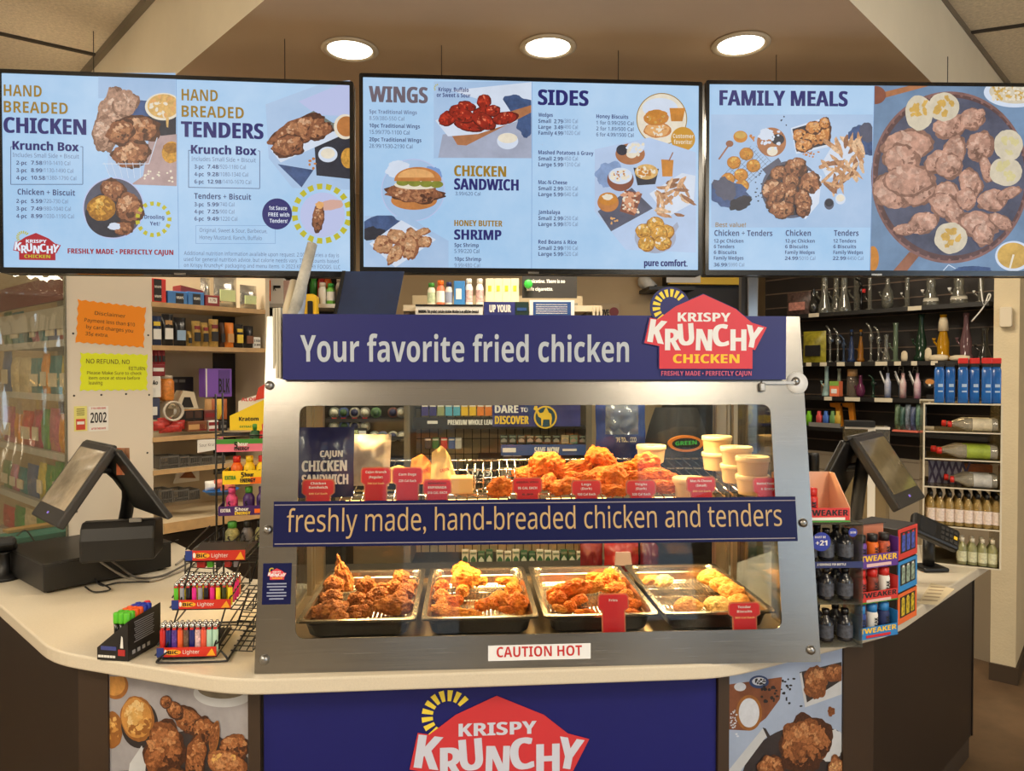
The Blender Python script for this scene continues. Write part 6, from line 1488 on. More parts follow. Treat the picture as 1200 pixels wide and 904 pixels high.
# shelf unit
t = thing('snack_shelf_unit', 'pale wooden wall shelves of snacks behind the left till', 'shelf unit', LF @ Vector((lf(240, 500)[0], 0, -.15)))
s0, s1 = lf(178, 400)[0], lf(311, 400)[0]
SD = .30
BACKW = M('shelf_back_board', (190, 176, 152), rough=.7)
m = MB(); m.box(((s0 + s1) / 2, 1.5, -SD - .01), (s1 - s0 + .1, 2.0, .02), BACKW, LF); m.box((s1 + .012, 1.5, -SD / 2), (.024, 2.0, SD), M('shelf_side', (206, 192, 168), rough=.6), LF); m.obj('back_board', t)
m = MB(); m.box((s1 - .045, 1.55, -SD + .004), (.15, .9, .006), M('dark_window_strip', (40, 38, 36), rough=.4), LF); m.obj('dark_slot', t)
SV = {}
for k, (x, y) in {'a': (178, 353.5), 'b': (178, 404.5), 'c': (178, 513), 'd': (178, 552), 'e': (190, 612)}.items():
    v = lf(x, y)[1]; SV[k] = v
    dd = SD if k != 'e' else .5
    m = MB(); m.box(((s0 + s1) / 2, v - .011, -dd / 2 + (.0 if k != 'e' else .1)), (s1 - s0, .02 if k != 'e' else .045, dd), M('shelf_board', (206, 186, 152), rough=.6), LF); m.box(((s0 + s1) / 2, v - .011, .001 if k != 'e' else .101), (s1 - s0, .021 if k != 'e' else .045, .003), WOODSH, LF); m.obj('shelf_board' if k != 'e' else 'work_ledge', t)
m = MB(); m.box(((s0 + s1) / 2, (SV['e'] - .05) / 2, .02), (s1 - s0, SV['e'] - .06, .02), M('dark_cabinet_front', (44, 34, 28), rough=.5), LF); m.obj('cabinet_front', t)

def carton(x0, yt, x1, v0, d, mt, label, prints=(), w=-.02, cat='box', name='snack_carton', group=None, fr=None, onf=None, text=None, tilt=0):
    fr = fr or LF; onf = onf or lf
    u0 = onf(x0, yt)[0]; u1, v1 = onf(x1, yt)[0], onf((x0 + x1) / 2, yt)[1]
    m = MB(); m.box(((u0 + u1) / 2, (v0 + v1) / 2, w - d / 2), (abs(u1 - u0), v1 - v0, d), mt, fr, min(.003, abs(u1 - u0) * .1))
    for (fx, fy, fw, fh, c) in prints: m.box((u0 + (u1 - u0) * (fx + fw / 2), v0 + (v1 - v0) * (fy + fh / 2), w + .0008), (abs(u1 - u0) * fw, (v1 - v0) * fh, .002), c, fr)
    if text:
        for (s_, fx, fy, fw, fh, c) in text: m.text(s_, u0 + (u1 - u0) * fx, v0 + (v1 - v0) * fy, (v1 - v0) * fh, c, fr, w=(u1 - u0) * fw, bold=.035, z=w + .0022, res=1)
    return m.obj(name, label=label, cat=cat, group=group)
def pouch(x0, yt, x1, v0, d, mt, label, band=None, w=-.03, name='snack_pouch', cat='snack pouch', group=None, fr=None, onf=None, seed=1, band2=None):
    fr = fr or LF; onf = onf or lf
    u0, u1 = onf(x0, yt)[0], onf(x1, yt)[0]; v1 = onf((x0 + x1) / 2, yt)[1]
    m = MB(); pillow(m, abs(u1 - u0) * 1.02, v1 - v0, d, mt, fr @ Matrix.Translation(((u0 + u1) / 2, v0, w)), seed, .05, 8, 8, None, .004)
    if band: m.prism([(u0 + (u1 - u0) * .16, v0 + (v1 - v0) * .2), (u0 + (u1 - u0) * .84, v0 + (v1 - v0) * .2), (u0 + (u1 - u0) * .84, v0 + (v1 - v0) * .55), (u0 + (u1 - u0) * .16, v0 + (v1 - v0) * .55)], w + d / 2 - .004, w + d / 2 + .003, band, fr)
    if band2: m.prism([(u0 + (u1 - u0) * .2, v0 + (v1 - v0) * .66), (u0 + (u1 - u0) * .8, v0 + (v1 - v0) * .66), (u0 + (u1 - u0) * .8, v0 + (v1 - v0) * .8), (u0 + (u1 - u0) * .2, v0 + (v1 - v0) * .8)], w + d / 2 - .008, w + d / 2 + .001, band2, fr)
    return m.obj(name, label=label, cat=cat, group=group)
BXR = M('carton_red', (206, 48, 42), rough=.45); BXBK = M('carton_black', (26, 24, 26), rough=.45); BXBL = M('carton_blue', (60, 120, 190), rough=.45); BXMR = M('carton_maroon', (130, 30, 36), rough=.45); BXOR = M('carton_orange', (230, 130, 36), rough=.45); BXPU = M('carton_purple', (130, 86, 190), rough=.45); BXBR = M('carton_brown', (120, 70, 40), rough=.5); BXYL = M('carton_yellow', (232, 200, 60), rough=.45); BXTN = M('carton_tan', (196, 150, 96), rough=.6); BXGR = M('carton_green', (60, 130, 60), rough=.5); SILVF = M('silver_foil', (190, 188, 180), rough=.25, metal=.8, bump=(30, .4)); LABG = M('pale_green_label', (206, 220, 160), rough=.5); NVPK = M('navy_pouch', (36, 54, 92), rough=.35); BKPK = M('black_pouch', (28, 27, 30), rough=.3); TANPK = M('mustard_pouch', (196, 160, 84), rough=.4, var=(60, .3)); JARM = glass('clear_jar', (240, 236, 226), 1.0, .05, .1, (230, 210, 190))
g1 = 'packs on the top snack shelf'; g2 = 'pouches on the second snack shelf'; g3 = 'goods on the middle snack shelf'
va, vb_, vc, vd, ve = SV['a'], SV['b'], SV['c'], SV['d'], SV['e']
carton(177, 326, 197, va, .1, BXR, 'red upright carton with a black band at the left of the top shelf', [(.28, .05, .44, .92, BXBK)], group=g1, text=[('WRAPS', .3, .2, .4, .1, PAPER), ('WRAPS', .3, .6, .4, .1, PAPER)])
carton(199, 341, 222, va, .09, BXBL, 'blue low carton nearer the red one', [(.4, .05, .4, .8, BXBK)], group=g1, text=[('WRAPS', .42, .4, .36, .2, PAPER)])
carton(223, 342, 242, va, .09, BXBL, 'blue low carton further from the red one', [(.3, .05, .45, .8, BXBK)], group=g1, w=-.022, text=[('WRAPS', .33, .4, .4, .2, PAPER)])
carton(243, 346, 260, va, .09, BXMR, 'maroon carton with a white oval price on the top shelf', [(.2, .3, .6, .5, PAPER)], group=g1, text=[('1.75', .3, .42, .4, .25, BXMR)])
m = MB(); q = [lf(219, 333), lf(219, 342), lf(243, 344), lf(246, 340)]; m.prism(q, -.14, -.06, BXMR, LF); m.obj('open_lid_carton', label='maroon carton with slanted lid behind the blue cartons', cat='box', group=g1)
pouch(258, 322, 284, va, .05, SILVF, 'larger silver foil pouch with pale green label', LABG, group=g1, seed=3, w=-.06); pouch(285, 334, 304, va, .045, SILVF, 'smaller silver foil pouch with pale green label', LABG, group=g1, seed=5)
pouch(247, 324, 258, va, .04, SILVF, 'silver foil pouch half behind the larger one', None, group=g1, seed=8, w=-.1)
for x0, x1, yt, mt, bd, b2, lab in ((179, 192, 370, NVPK, PAPER, BXYL, 'navy pouch at the left end of the second shelf'), (193, 206, 368, BKPK, PAPER, BXTN, 'black pouch with brown and white band beside the navy one'), (207, 221, 372, BKPK, M('pale_blue_band', (150, 180, 210)), None, 'black pouch with pale blue band'), (222, 227, 388, TANPK, BXBK, None, 'narrow mustard pouch on the second shelf'), (228, 238, 376, TANPK, BXBK, BXMR, 'first mustard pouch with a dark portrait band'), (239, 247, 378, TANPK, BXBK, BXMR, 'second mustard pouch with a dark portrait band'), (248, 259, 374, TANPK, BXBK, BXMR, 'third mustard pouch with a dark portrait band'), (260, 266, 378, M('dark_brown_pouch', (70, 44, 30)), BXBK, None, 'dark brown pouch beside the orange one'), (267, 277, 378, BXOR, BXTN, None, 'orange upright pouch on the second shelf'), (278, 288, 380, BKPK, BXYL, BXYL, 'black pouch with yellow labels'), (289, 300, 382, BKPK, BXBR, None, 'black pouch with brown label at the right of the second shelf')):
    pouch(x0, yt, x1, vb_, .035, mt, lab, bd, group=g2, band2=b2, seed=x0)
carton(299, 395, 308, vb_, .01, PAPER, 'small white price card at the right end of the second shelf', group=g2, text=[('2 FOR', .1, .55, .8, .2, INK), ('3.99', .1, .2, .8, .2, INK)], cat='price card', name='price_card')
# middle shelf goods
vm = lf(188, 441)[1]
carton(178, 427, 196, vm, .07, BXMR, 'maroon tray of jerky sticks above the white carton', [(.2, .4, .7, .3, PAPER)], group=g3)
for i in range(4): pouch(178.5 + i * 4.6, 408, 183 + i * 4.6, lf(188, 428)[1], .012, M('jerky_red', (150, 40, 44), rough=.35), '%s jerky stick in the maroon tray' % ['leftmost', 'second', 'third', 'rightmost'][i], BXBK, group='jerky sticks', seed=i + 2, name='jerky_stick', cat='snack stick')
carton(178, 441, 191, lf(185, 466)[1], .08, PAPER, 'white tall carton with scribble under the jerky tray', group=g3, text=[('Ao', .2, .6, .5, .2, INK)])
carton(178, 467, 190, lf(185, 492)[1], .08, M('carton_slate', (54, 62, 92)), 'slate blue carton under the white one', [(.2, .2, .5, .4, PAPER)], group=g3)
t = thing('plastic_jar', 'orange filled clear jar with a wide lid on the middle shelf', 'jar', LF @ Vector((lf(203, 470)[0], lf(203, 470)[1], -.06)), group=g3)
T = LF @ Matrix.Translation((lf(203, 470)[0], lf(203, 470)[1], -.07)) @ Matrix.Rotation(-pi / 2, 4, 'X')
m = MB(); m.lathe([(.030, 0), (.034, .01), (.034, .085), (.026, .1)], M('orange_candy', (226, 140, 60), rough=.4, var=(60, .35)), T, 18); m.obj('jar_body', t)
m = MB(); m.lathe([(.028, .1), (.028, .115), (.001, .116)], M('jar_lid_clear', (210, 196, 176), rough=.3), T, 18); m.obj('jar_lid', t)
m = MB(); m.box(((lf(212, 450)[0] + lf(252, 450)[0]) / 2, (lf(230, 442)[1] + lf(230, 466)[1]) / 2, -.24), (lf(252, 450)[0] - lf(212, 450)[0], .095, .06), BXBK, LF, .004)
for x in (229, 238): m.box((lf(x, 447)[0], lf(x, 447)[1], -.2085), (.03, .014, .002), GREY, LF)
m.obj('black_carton', label='long black carton with two grey stickers at the back of the middle shelf', cat='box', group=g3)
carton(252, 432, 284, lf(268, 466)[1], .06, BXPU, 'purple carton with tall black lettering', [(.5, .1, .42, .85, M('carton_lilac', (96, 66, 150))), (.03, .0, .05, 1, PAPER)], group=g3, text=[('BLK', .5, .15, .4, .5, BXBK)], w=-.10)
t = thing('plastic_jar', 'clear jar lying with its round mouth forward, red wraps inside', 'jar', LF @ Vector((lf(203, 490)[0], lf(203, 492)[1], -.06)), group=g3)
T = LF @ Matrix.Translation((lf(203, 482)[0], lf(203, 482)[1], -.09))
m = MB(); m.lathe([(.040, 0), (.046, .01), (.046, .08), (.040, .085)], JARM, T, 24, caps=False); m.obj('jar_body', t)
m = MB(); m.lathe([(.040, .085), (.046, .087), (.046, .1), (.040, .1), (.036, .092)], M('jar_rim', (196, 186, 170), rough=.35), T, 24, caps=False); m.obj('jar_rim', t)
for i, (x, y) in enumerate(((190, 499), (198, 502), (207, 501), (212, 498), (195, 495))): pouch(x - 8, y - 5, x + 8, lf(x, y + 6)[1], .03, M('red_candy_wrap', (196, 62, 56), rough=.35, var=(50, .4)), 'red wrapped candy bag, number %s from the left on the middle shelf' % ['two', 'three', 'four', 'five', 'one'][i], None, group=g3, seed=i, w=-.02 - .01 * (i % 2), name='candy_bag', cat='candy bag')
for x0, x1, yt, yb, mt, pr, lab, w in ((219, 242, 480, 493, BXBK, [(.1, .2, .35, .6, M('choc_dark', (70, 44, 34))), (.55, .2, .35, .6, M('choc_dark', (70, 44, 34))), (0, .9, 1, .1, BXTN)], 'dark chocolate bar carton on the middle shelf', -.03), (243, 258, 481, 493, M('carton_choc', (110, 56, 48)), [(.1, .3, .8, .4, BXMR)], 'brown bar carton beside the dark one', -.03), (221, 244, 494, 506, BXBR, [(.05, .2, .9, .5, BXTN), (.6, .1, .35, .6, BXMR)], 'caramel bar carton on the shelf edge', -.01), (246, 257, 493, 506, PAPER, [(0, .55, 1, .3, BXMR), (0, .05, 1, .2, BXMR)], 'white and maroon carton on the shelf edge', -.01), (258, 268, 494, 505, BXBK, [(.2, .3, .6, .3, GREY)], 'small black carton beside the maroon one', -.01)):
    carton(x0, yt, x1, lf((x0 + x1) / 2, yb)[1], .08, mt, lab, pr, group=g3, w=w)
m = MB(); q = [lf(212, 480), lf(240, 480), lf(235, 460), lf(222, 458)]; m.prism(q, -.13, -.06, CREAM, LF); m.prism([lf(219, 478), lf(234, 478), lf(230, 466), lf(223, 466)], -.059, -.058, BXBK, LF); m.obj('gable_carton', label='cream slanted carton with a dark print above the chocolate bars', cat='box', group=g3)
for i, x in enumerate((250, 256, 262, 267)): pouch(x - 4, 468, x + 5, lf(x, 492)[1], .015, [BXTN, M('nut_bag', (180, 96, 50)), BXYL, M('nut_bag', (180, 96, 50))][i], '%s snack packet standing behind the bar cartons' % ['tan', 'first brown', 'yellow', 'second brown'][i], None, group=g3, seed=i + 20, w=-.05)
# grey baskets
BSK = M('grey_basket', (96, 92, 86), rough=.5)
def basket(x0, x1, yt, v0, d, label, w=-.02):
    u0, u1 = lf(x0, yt)[0], lf(x1, yt)[0]; v1 = lf((x0 + x1) / 2, yt)[1]; h = v1 - v0
    m = MB(); fl_ = .006
    m.box(((u0 + u1) / 2, v0 + .003, w - d / 2), (u1 - u0 - .012, .006, d - .01), BSK, LF)
    for z, ww in ((w, u1 - u0), (w - d, u1 - u0)):
        m.box(((u0 + u1) / 2, v1 - .004, z), (ww, .008, .004), BSK, LF); n = max(4, int((u1 - u0) / .008))
        for i in range(n + 1): m.box((u0 + .004 + (u1 - u0 - .008) * i / n, v0 + h / 2, z), (.003, h, .003), BSK, LF)
        m.box(((u0 + u1) / 2, v0 + h * .3, z), (ww - .01, .004, .003), BSK, LF)
    for u in (u0, u1): m.box((u, v0 + h / 2, w - d / 2), (.003, h, d), BSK, LF)
    m.obj('plastic_basket', label=label, cat='basket', group='grey baskets on the lower snack shelves')
for i, (x0, x1) in enumerate(((190, 212), (213, 224), (225, 237), (238, 252), (253, 266))): basket(x0, x1, 535, vd, .1, '%s grey basket from the left on the fourth shelf' % ['first', 'second', 'third', 'fourth', 'fifth'][i])
for i, (x0, x1) in enumerate(((186, 202), (203, 221), (222, 234))): basket(x0, x1, 574, lf(210, 588)[1], .1, '%s grey basket of the row under the fourth shelf' % ['leftmost', 'middle', 'rightmost'][i], w=.0)
m = MB(); a, b = lf(231, 531), lf(258, 514); m.prism([(a[0], a[1]), (b[0], a[1] + .01), (b[0], b[1]), (a[0], b[1])], .002, .005, PAPER, LF); u = lf(233, 524); m.text('Sour Krunch', u[0], u[1], .014, GREY, LF, w=lf(256, 520)[0] - u[0], bold=0, z=.0055); m.obj('shelf_card', label='white card with grey script hanging above the baskets', cat='sign')
t = thing('blue_tray', 'bright blue tray of wrapped snacks beside the energy shot rack', 'tray', LF @ Vector((lf(248, 576)[0], lf(248, 576)[1], .08)))
T = LF @ Matrix.Translation((lf(249, 577)[0], lf(249, 577)[1], .08)) @ Matrix.Rotation(-pi / 2, 4, 'X')
m = MB(); m.lathe([(.055, 0), (.078, .018), (.084, .020), (.080, .023), (.055, .006)], M('blue_plastic_tray', (40, 110, 190), rough=.35), T @ Matrix.Diagonal((1, .8, 1, 1)), 32, caps=True); m.obj('tray_body', t)
for i, (x, y, c) in enumerate(((241, 567, PAPER), (250, 565, M('snack_salmon', (226, 120, 90), rough=.4, var=(50, .4))), (256, 568, M('snack_salmon', (226, 120, 90))))): pouch(x - 8, y - 5, x + 8, lf(x, y + 6)[1], .03, c, '%s snack in the blue tray' % ['white wrapped', 'first salmon pink', 'second salmon pink'][i], None, group='snacks in the blue tray', w=.06 + .012 * i, seed=i + 4, name='wrapped_snack', cat='snack')
m = MB(); a = lf(206, 606); m.box((lf(222, 606)[0], ve + .002, -.02), (.20, .003, .22), M('pink_placemat', (206, 160, 186), rough=.7, var=(14, .25)), LF); m.obj('paper_mat', label='pink patterned paper lying on the wooden ledge', cat='paper')
m = MB(); a, b = lf(232, 573), lf(262, 552); m.prism([a, (b[0], a[1]), b, (a[0] + .02, b[1])], -.25, -.24, PAPER, LF); m.prism([lf(238, 566), lf(258, 566), lf(250, 554)], -.239, -.238, M('poster_coffee', (150, 90, 50), var=(20, .3)), LF); m.obj('small_poster', label='small poster of a brown snack behind the blue tray', cat='poster')

# ---- snack gondola behind the far-left clear screen, standing in for its store reflection
GO = at_d(84, 500, 3.62); GF = frame((GO.x, GO.y, 0), (.70, -.70, 0))
gf = lambda x, y: on(GF, x, y)
gu0, gu1 = gf(-6, 500)[0], gf(86, 500)[0]
t = thing('reflected_gondola', 'metal gondola of snack packets standing in for the reflection in the far-left clear screen', 'gondola shelf', GF @ Vector(((gu0 + gu1) / 2, 0, -.2)))
m = MB(); m.box(((gu0 + gu1) / 2, 1.15, -.36), (gu1 - gu0, 2.3, .02), M('gondola_back', (150, 146, 138), rough=.5), GF); m.obj('back_panel', t)
GSH = M('gondola_shelf', (196, 192, 184), rough=.4)
gv = [gf(45, y)[1] for y in (402, 462, 527, 588, 640)]
for v in gv:
    m = MB(); m.box(((gu0 + gu1) / 2, v - .01, -.17), (gu1 - gu0, .02, .36), GSH, GF); m.box(((gu0 + gu1) / 2, v - .012, .012), (gu1 - gu0, .036, .004), GSH, GF); m.obj('metal_shelf', t)
m = MB(); m.box(((gu0 + gu1) / 2, gf(40, 344)[1], .0), (gu1 - gu0, .13, .02), M('header_maroon', (120, 34, 38), rough=.4), GF); m.box(((gu0 + gu1) / 2, gf(40, 377)[1], .0), (gu1 - gu0, .11, .02), M('header_silver', (190, 184, 172), rough=.35), GF)
m.obj('header_panel', t)
rnd = random.Random(21)
PKC = [(196, 70, 60), (226, 150, 60), (90, 150, 80), (60, 130, 140), (210, 190, 90), (190, 110, 130), (110, 140, 90), (220, 200, 160), (40, 90, 90), (170, 60, 90), (230, 210, 120), (80, 100, 150)]
PKN = ['red', 'orange', 'green', 'teal', 'mustard', 'pink', 'olive', 'cream', 'dark teal', 'magenta', 'pale yellow', 'blue']
rows_ = ['top', 'second', 'third', 'fourth', 'lowest']
for r, v in enumerate(gv):
    x = -2
    n = 0
    while x < 78:
        w_ = rnd.choice((8, 9, 11, 13)); i = rnd.randrange(len(PKC)); h = rnd.uniform(42, 53)
        py = 438 + (1.62 - v) * 850 / ((GO.y) + .12)
        if r == 0: h = 36
        pouch(x, py - h, x + w_, v + .001, .04, M('packet_' + PKN[i].replace(' ', '_'), PKC[i], rough=.35, var=(30, .35)), '%s reflected snack packet on the %s gondola shelf' % (PKN[i], rows_[r]), M('packet_label_pale', (226, 214, 190)) if rnd.random() < .6 else None, w=-.03, fr=GF, onf=gf, seed=x + r, name='snack_packet', cat='snack packet', group='%s packets on the %s gondola shelf' % (PKN[i], rows_[r]))
        x += w_ + .6; n += 1
# clear screen
m = MB(); a = lf(-4, 640)[0]; b = lf(80, 640)[0]
nx = 30; vs = []; fs = []
for j in range(13):
    for i in range(nx + 1): vs.append((a + (b - a) * i / nx, ZT + .003 + 1.15 * j / 12, -.004 + .004 * noise.noise(Vector((i * .25, j * .5, 3)))))
for j in range(12):
    for i in range(nx): k = j * (nx + 1) + i; fs.append((k, k + 1, k + nx + 2, k + nx + 1))
m.add(vs, fs, glass('wavy_acrylic', (236, 236, 228), 2.2, .02, .07, (226, 216, 190)), LF, True)
t = thing('acrylic_screen', 'tall wavy clear acrylic screen on the left end of the counter', 'screen', LF @ Vector(((a + b) / 2, ZT, 0)))
m.obj('clear_sheet', t, mods=[lambda o: setattr(o.modifiers.new('thick', 'SOLIDIFY'), 'thickness', .004)])
m = MB(); m.box((b - .004, ZT + .58, .0), (.008, 1.15, .012), ACRYL, LF); m.obj('edge_strip', t)

# ================================================================== behind the case: tobacco display and what stands on it
TY = 3.7
TF = frame((0, TY, 0), (1, -.03, 0)); tf = lambda x, y: on(TF, x, y)
td = thing('tobacco_display', 'wide tobacco display rack standing behind the chicken case', 'display rack', (tf(585, 500)[0], TY, 0))
u0, u1 = tf(476, 500)[0], tf(692, 500)[0]; vt = tf(585, 362)[1]
TBG = M('display_back_board', (176, 160, 130), rough=.6); TBK = M('display_dark_panel', (38, 36, 36), rough=.5)
m = MB(); m.box(((u0 + u1) / 2, 1.1, -.33), (u1 - u0, 1.9, .02), TBG, TF); m.obj('back_board', td)
m = MB()
for i in range(21): m.box((u0 + (u1 - u0) * i / 20, 1.25, -.315), (.004, 1.4, .004), BLACK, TF)
for j in range(12): m.box(((u0 + u1) / 2, .75 + j * .085, -.315), (u1 - u0, .004, .004), BLACK, TF)
m.obj('wire_grid', td)
m = MB(); m.box(((u0 + u1) / 2 + .02, vt, -.15), (u1 - u0 + .06, .03, .36), CREAM, TF)
for i in range(3): m.box((u1 + .01 + i * .018, vt - .07, -.1), (.01, .16, .3), CREAM, TF)
m.obj('top_board', td)
TSH = M('display_shelf_dark', (50, 46, 42), rough=.5)
for y, x0, x1 in ((500, 484, 690), (538, 560, 690), (560, 476, 692), (664, 476, 690)):
    a, b = tf(x0, y), tf(x1, y); m = MB(); m.box(((a[0] + b[0]) / 2, a[1] - .008, -.15), (b[0] - a[0], .012, .30), TSH, TF); m.obj('shelf', td)
for x in (477, 690):
    m = MB(); m.box((tf(x, 500)[0], 1.0, -.16), (.03, 1.9, .34), M('display_upright', (110, 100, 84), rough=.5), TF); m.obj('upright', td)
def signp(x0, y0, x1, y1, mt, words, label, name='shelf_strip', z=.006, fr=None, onf=None, parent=None, extra=None):
    fr = fr or TF; onf = onf or tf; a = onf(x0, y1); b = onf(x1, y0); w, h = b[0] - a[0], b[1] - a[1]
    m = MB(); m.box(((a[0] + b[0]) / 2, (a[1] + b[1]) / 2, z - .004), (w, h, .006), mt, fr)
    for s_, fx, fy, fw, fh, c in words:
        if s_: m.text(s_, a[0] + fx * w, a[1] + fy * h, fh * h, c, fr, w=fw * w, bold=.04, z=z + .001, res=2)
        else: m.box((a[0] + (fx + fw / 2) * w, a[1] + (fy + fh / 2) * h, z), (fw * w, fh * h, .002), c, fr)
    if extra: extra(m, a, w, h, z, fr)
    return m.obj(name, td if parent is None else parent, label=label)
DPUR = M('sign_indigo', (56, 62, 128), rough=.4, var=(5, .35)); SAVEB = M('sign_blue', (50, 82, 140), rough=.4); YGOLD = M('sign_yellow', (232, 196, 60), rough=.4)
signp(484, 489, 604, 501, TBK, [('PREMIUM WHOLE LEAF TOBACCO', .34, .25, .64, .5, PAPER), ('', .14, .35, .1, .3, PAPER)], 'black strip reading premium whole leaf tobacco')
def camel(m, a, w, h, z, fr):
    cx, cy = a[0] + w * .60, a[1] + h * .42; r = h * .52
    m.prism(circ(cx, cy, r, r, 32), z, z + .0016, YGOLD, fr); m.prism(circ(cx, cy, r * .86, r * .86, 32), z, z + .0022, M('sign_teal', (30, 70, 90)), fr)
    pts = [(-.95, .95), (-.72, .98), (-.62, .55), (-.45, .35), (-.2, .42), (.0, .8), (.12, .82), (.3, .4), (.5, .3), (.56, -.1), (.5, -.7), (.4, -.7), (.36, -.2), (-.2, -.2), (-.25, -.75), (-.36, -.75), (-.36, -.1), (-.6, .05), (-.8, .55), (-1.05, .7)]
    m.prism([(cx + x * r, cy + y * r) for x, y in pts], z, z + .003, YGOLD, fr)
    for i in range(7): m.prism([(a[0] + w * .44, a[1] + h * .3), (a[0] + w * (.36 + i * .02), a[1] + h), (a[0] + w * (.37 + i * .02), a[1] + h)], z, z + .0012, SAVEB, fr)
signp(577, 474, 680, 500, DPUR, [('DARE', .03, .62, .26, .34, PAPER), ('TO', .32, .66, .08, .2, PAPER), ('DISCOVER', .03, .12, .38, .36, YGOLD)], 'indigo sign reading dare to discover with a yellow camel', 'brand_sign', .012, extra=camel)
signp(587, 521, 690, 534, SAVEB, [('SAVE NOW', .38, .22, .28, .55, PAPER), ('', .02, .3, .15, .4, PAPER), ('', .70, .4, .16, .2, PAPER)], 'blue strip reading save now')
signp(543, 544, 578, 562, TBK, [('$17.99', .1, .25, .8, .5, PAPER)], 'dark price sign reading 17.99', 'price_sign', .02)
signp(582, 546, 634, 563, M('sign_charcoal', (64, 60, 54)), [('', .04, .84, .92, .08, CREAM), ('', .10, .15, .22, .6, M('sign_disc', (150, 146, 136)))], 'charcoal sign with a pale disc', 'price_sign', .016)
SHS = [(66, 60, 130), (60, 56, 120), (150, 160, 110), (90, 170, 196), (90, 170, 196), (226, 186, 60), (226, 186, 60), (226, 130, 60), (226, 130, 60)]
PKT = {}
def packet(x0, yt, x1, yb, c, lab, grp, z=-.03, top=(230, 226, 214), mark=None, d=.024, cat='cigarette pack', name='cigarette_pack', fr=None, onf=None):
    fr = fr or TF; onf = onf or tf
    a = onf(x0, yb); b = onf(x1, yt); w, h = b[0] - a[0], b[1] - a[1]
    t = MB(); t.box(((a[0] + b[0]) / 2, (a[1] + b[1]) / 2, z - d / 2), (w * .94, h, d), M('pack_%d_%d_%d' % c, c, rough=.4), fr, .0015)
    t.box(((a[0] + b[0]) / 2, b[1] - h * .16, z + .0006), (w * .8, h * .14, .001), M('pack_mark_%d_%d_%d' % top, top, rough=.4), fr)
    if mark: t.prism([((a[0] + b[0]) / 2 - w * .36, a[1] + h * .2), ((a[0] + b[0]) / 2 + w * .36, a[1] + h * .2), ((a[0] + b[0]) / 2 + w * .36, a[1] + h * .45), ((a[0] + b[0]) / 2, a[1] + h * .68), ((a[0] + b[0]) / 2 - w * .36, a[1] + h * .45)], z, z + .0012, M('pack_mark_%d_%d_%d' % mark, mark, rough=.4), fr)
    return t.obj(name, label=lab, cat=cat, group=grp)
pos = ['first', 'second', 'third', 'fourth', 'fifth', 'sixth', 'seventh', 'eighth', 'ninth', 'tenth', 'eleventh', 'twelfth', 'thirteenth', 'fourteenth', 'fifteenth']
v489 = 488
for i, c in enumerate(SHS): packet(493 + i * 9.4, 474, 501.6 + i * 9.4, v489, c, '%s cigar pouch from the left above the whole leaf strip' % pos[i], 'cigar pouches above the whole leaf strip', name='cigar_pouch', cat='cigar pouch')
for i in range(10): packet(586 + i * 10.3, 511, 595.5 + i * 10.3, 521, [(34, 50, 44), (30, 60, 50), (34, 54, 46), (40, 60, 52), (30, 54, 44), (34, 40, 36), (30, 36, 34), (190, 190, 150), (90, 160, 140), (40, 40, 40)][i], '%s cigarette pack from the left above the save now strip' % pos[i], 'packs above the save now strip', top=(150, 170, 150), mark=(150, 160, 150))
for i, x in enumerate((497, 506, 516, 525, 533)): packet(x, 514, x + 8, 527, [(60, 60, 64), (56, 110, 60), (200, 60, 60), (40, 90, 160), (190, 186, 176)][i], '%s pouch on the left half of the tobacco display' % ['grey', 'green', 'red', 'blue', 'pale'][i], 'pouches in the middle of the display', name='tobacco_pouch', cat='tobacco pouch')
for i, x in enumerate((589, 600)): packet(x, 533, x + 12, 545, (90, 60, 56), '%s dark pack hanging under the save now strip' % ['left', 'right'][i], 'packs under the save now strip')
# lower packs seen under the slogan band
for i in range(15):
    x = 541 + i * 9.4 + (3 if i > 3 else 0); gr = i % 5 in (2, 3)
    packet(x, 645 + (i % 3), x + 8.4, 664, (216, 206, 184) if not gr else (50, 90, 60), '%s pack from the left on the low display shelf' % pos[i], 'packs on the low display shelf', z=-.0, top=(120, 130, 110), mark=(60, 100, 70) if not gr else (206, 206, 190))
# goods on top of the display
TT = tf(585, 352)[1]; TT = vt + .015
def bottle(px, py_top, r, mt, capm, label, grp, z=-.10, labm=None, fr=None, onf=None, v0=None, prof=None, name='supplement_bottle', cat='bottle', capw=.75):
    fr = fr or TF; onf = onf or tf; u = onf(px, 400)[0]; v0 = TT if v0 is None else v0; h = onf(px, py_top)[1] - v0
    T = fr @ Matrix.Translation((u, v0, z)) @ Matrix.Rotation(-pi / 2, 4, 'X')
    t = thing(name, label, cat, (0, 0, 0), group=grp, m=T)
    m = MB(); m.lathe(prof(r, h) if prof else [(r * .95, 0), (r, .004), (r, h * .68), (r * .7, h * .8), (r * .6, h * .82)], mt, T, 18); m.obj('bottle_body', t)
    m = MB(); m.lathe([(r * capw, h * .82), (r * capw, h * .98), (r * capw * .9, h), (.001, h)], capm, T, 16); m.obj('cap', t)
    if labm:
        m = MB(); m.lathe([(r * 1.015, h * .18), (r * 1.015, h * .60)], labm, T, 18, caps=False)
        m.obj('label', t)
    return t
gs = 'bottles on top of the tobacco display'
bottle(504, 329, .021, M('bottle_cream', (226, 220, 196)), SGR, 'cream bottle with green cap at the left on the tobacco display', gs, labm=M('label_green_white', (190, 206, 170), var=(50, .3)))
bottle(515, 326, .022, M('bottle_salmon', (226, 120, 84)), SOR, 'salmon bottle with orange cap on the tobacco display', gs, labm=PAPER)
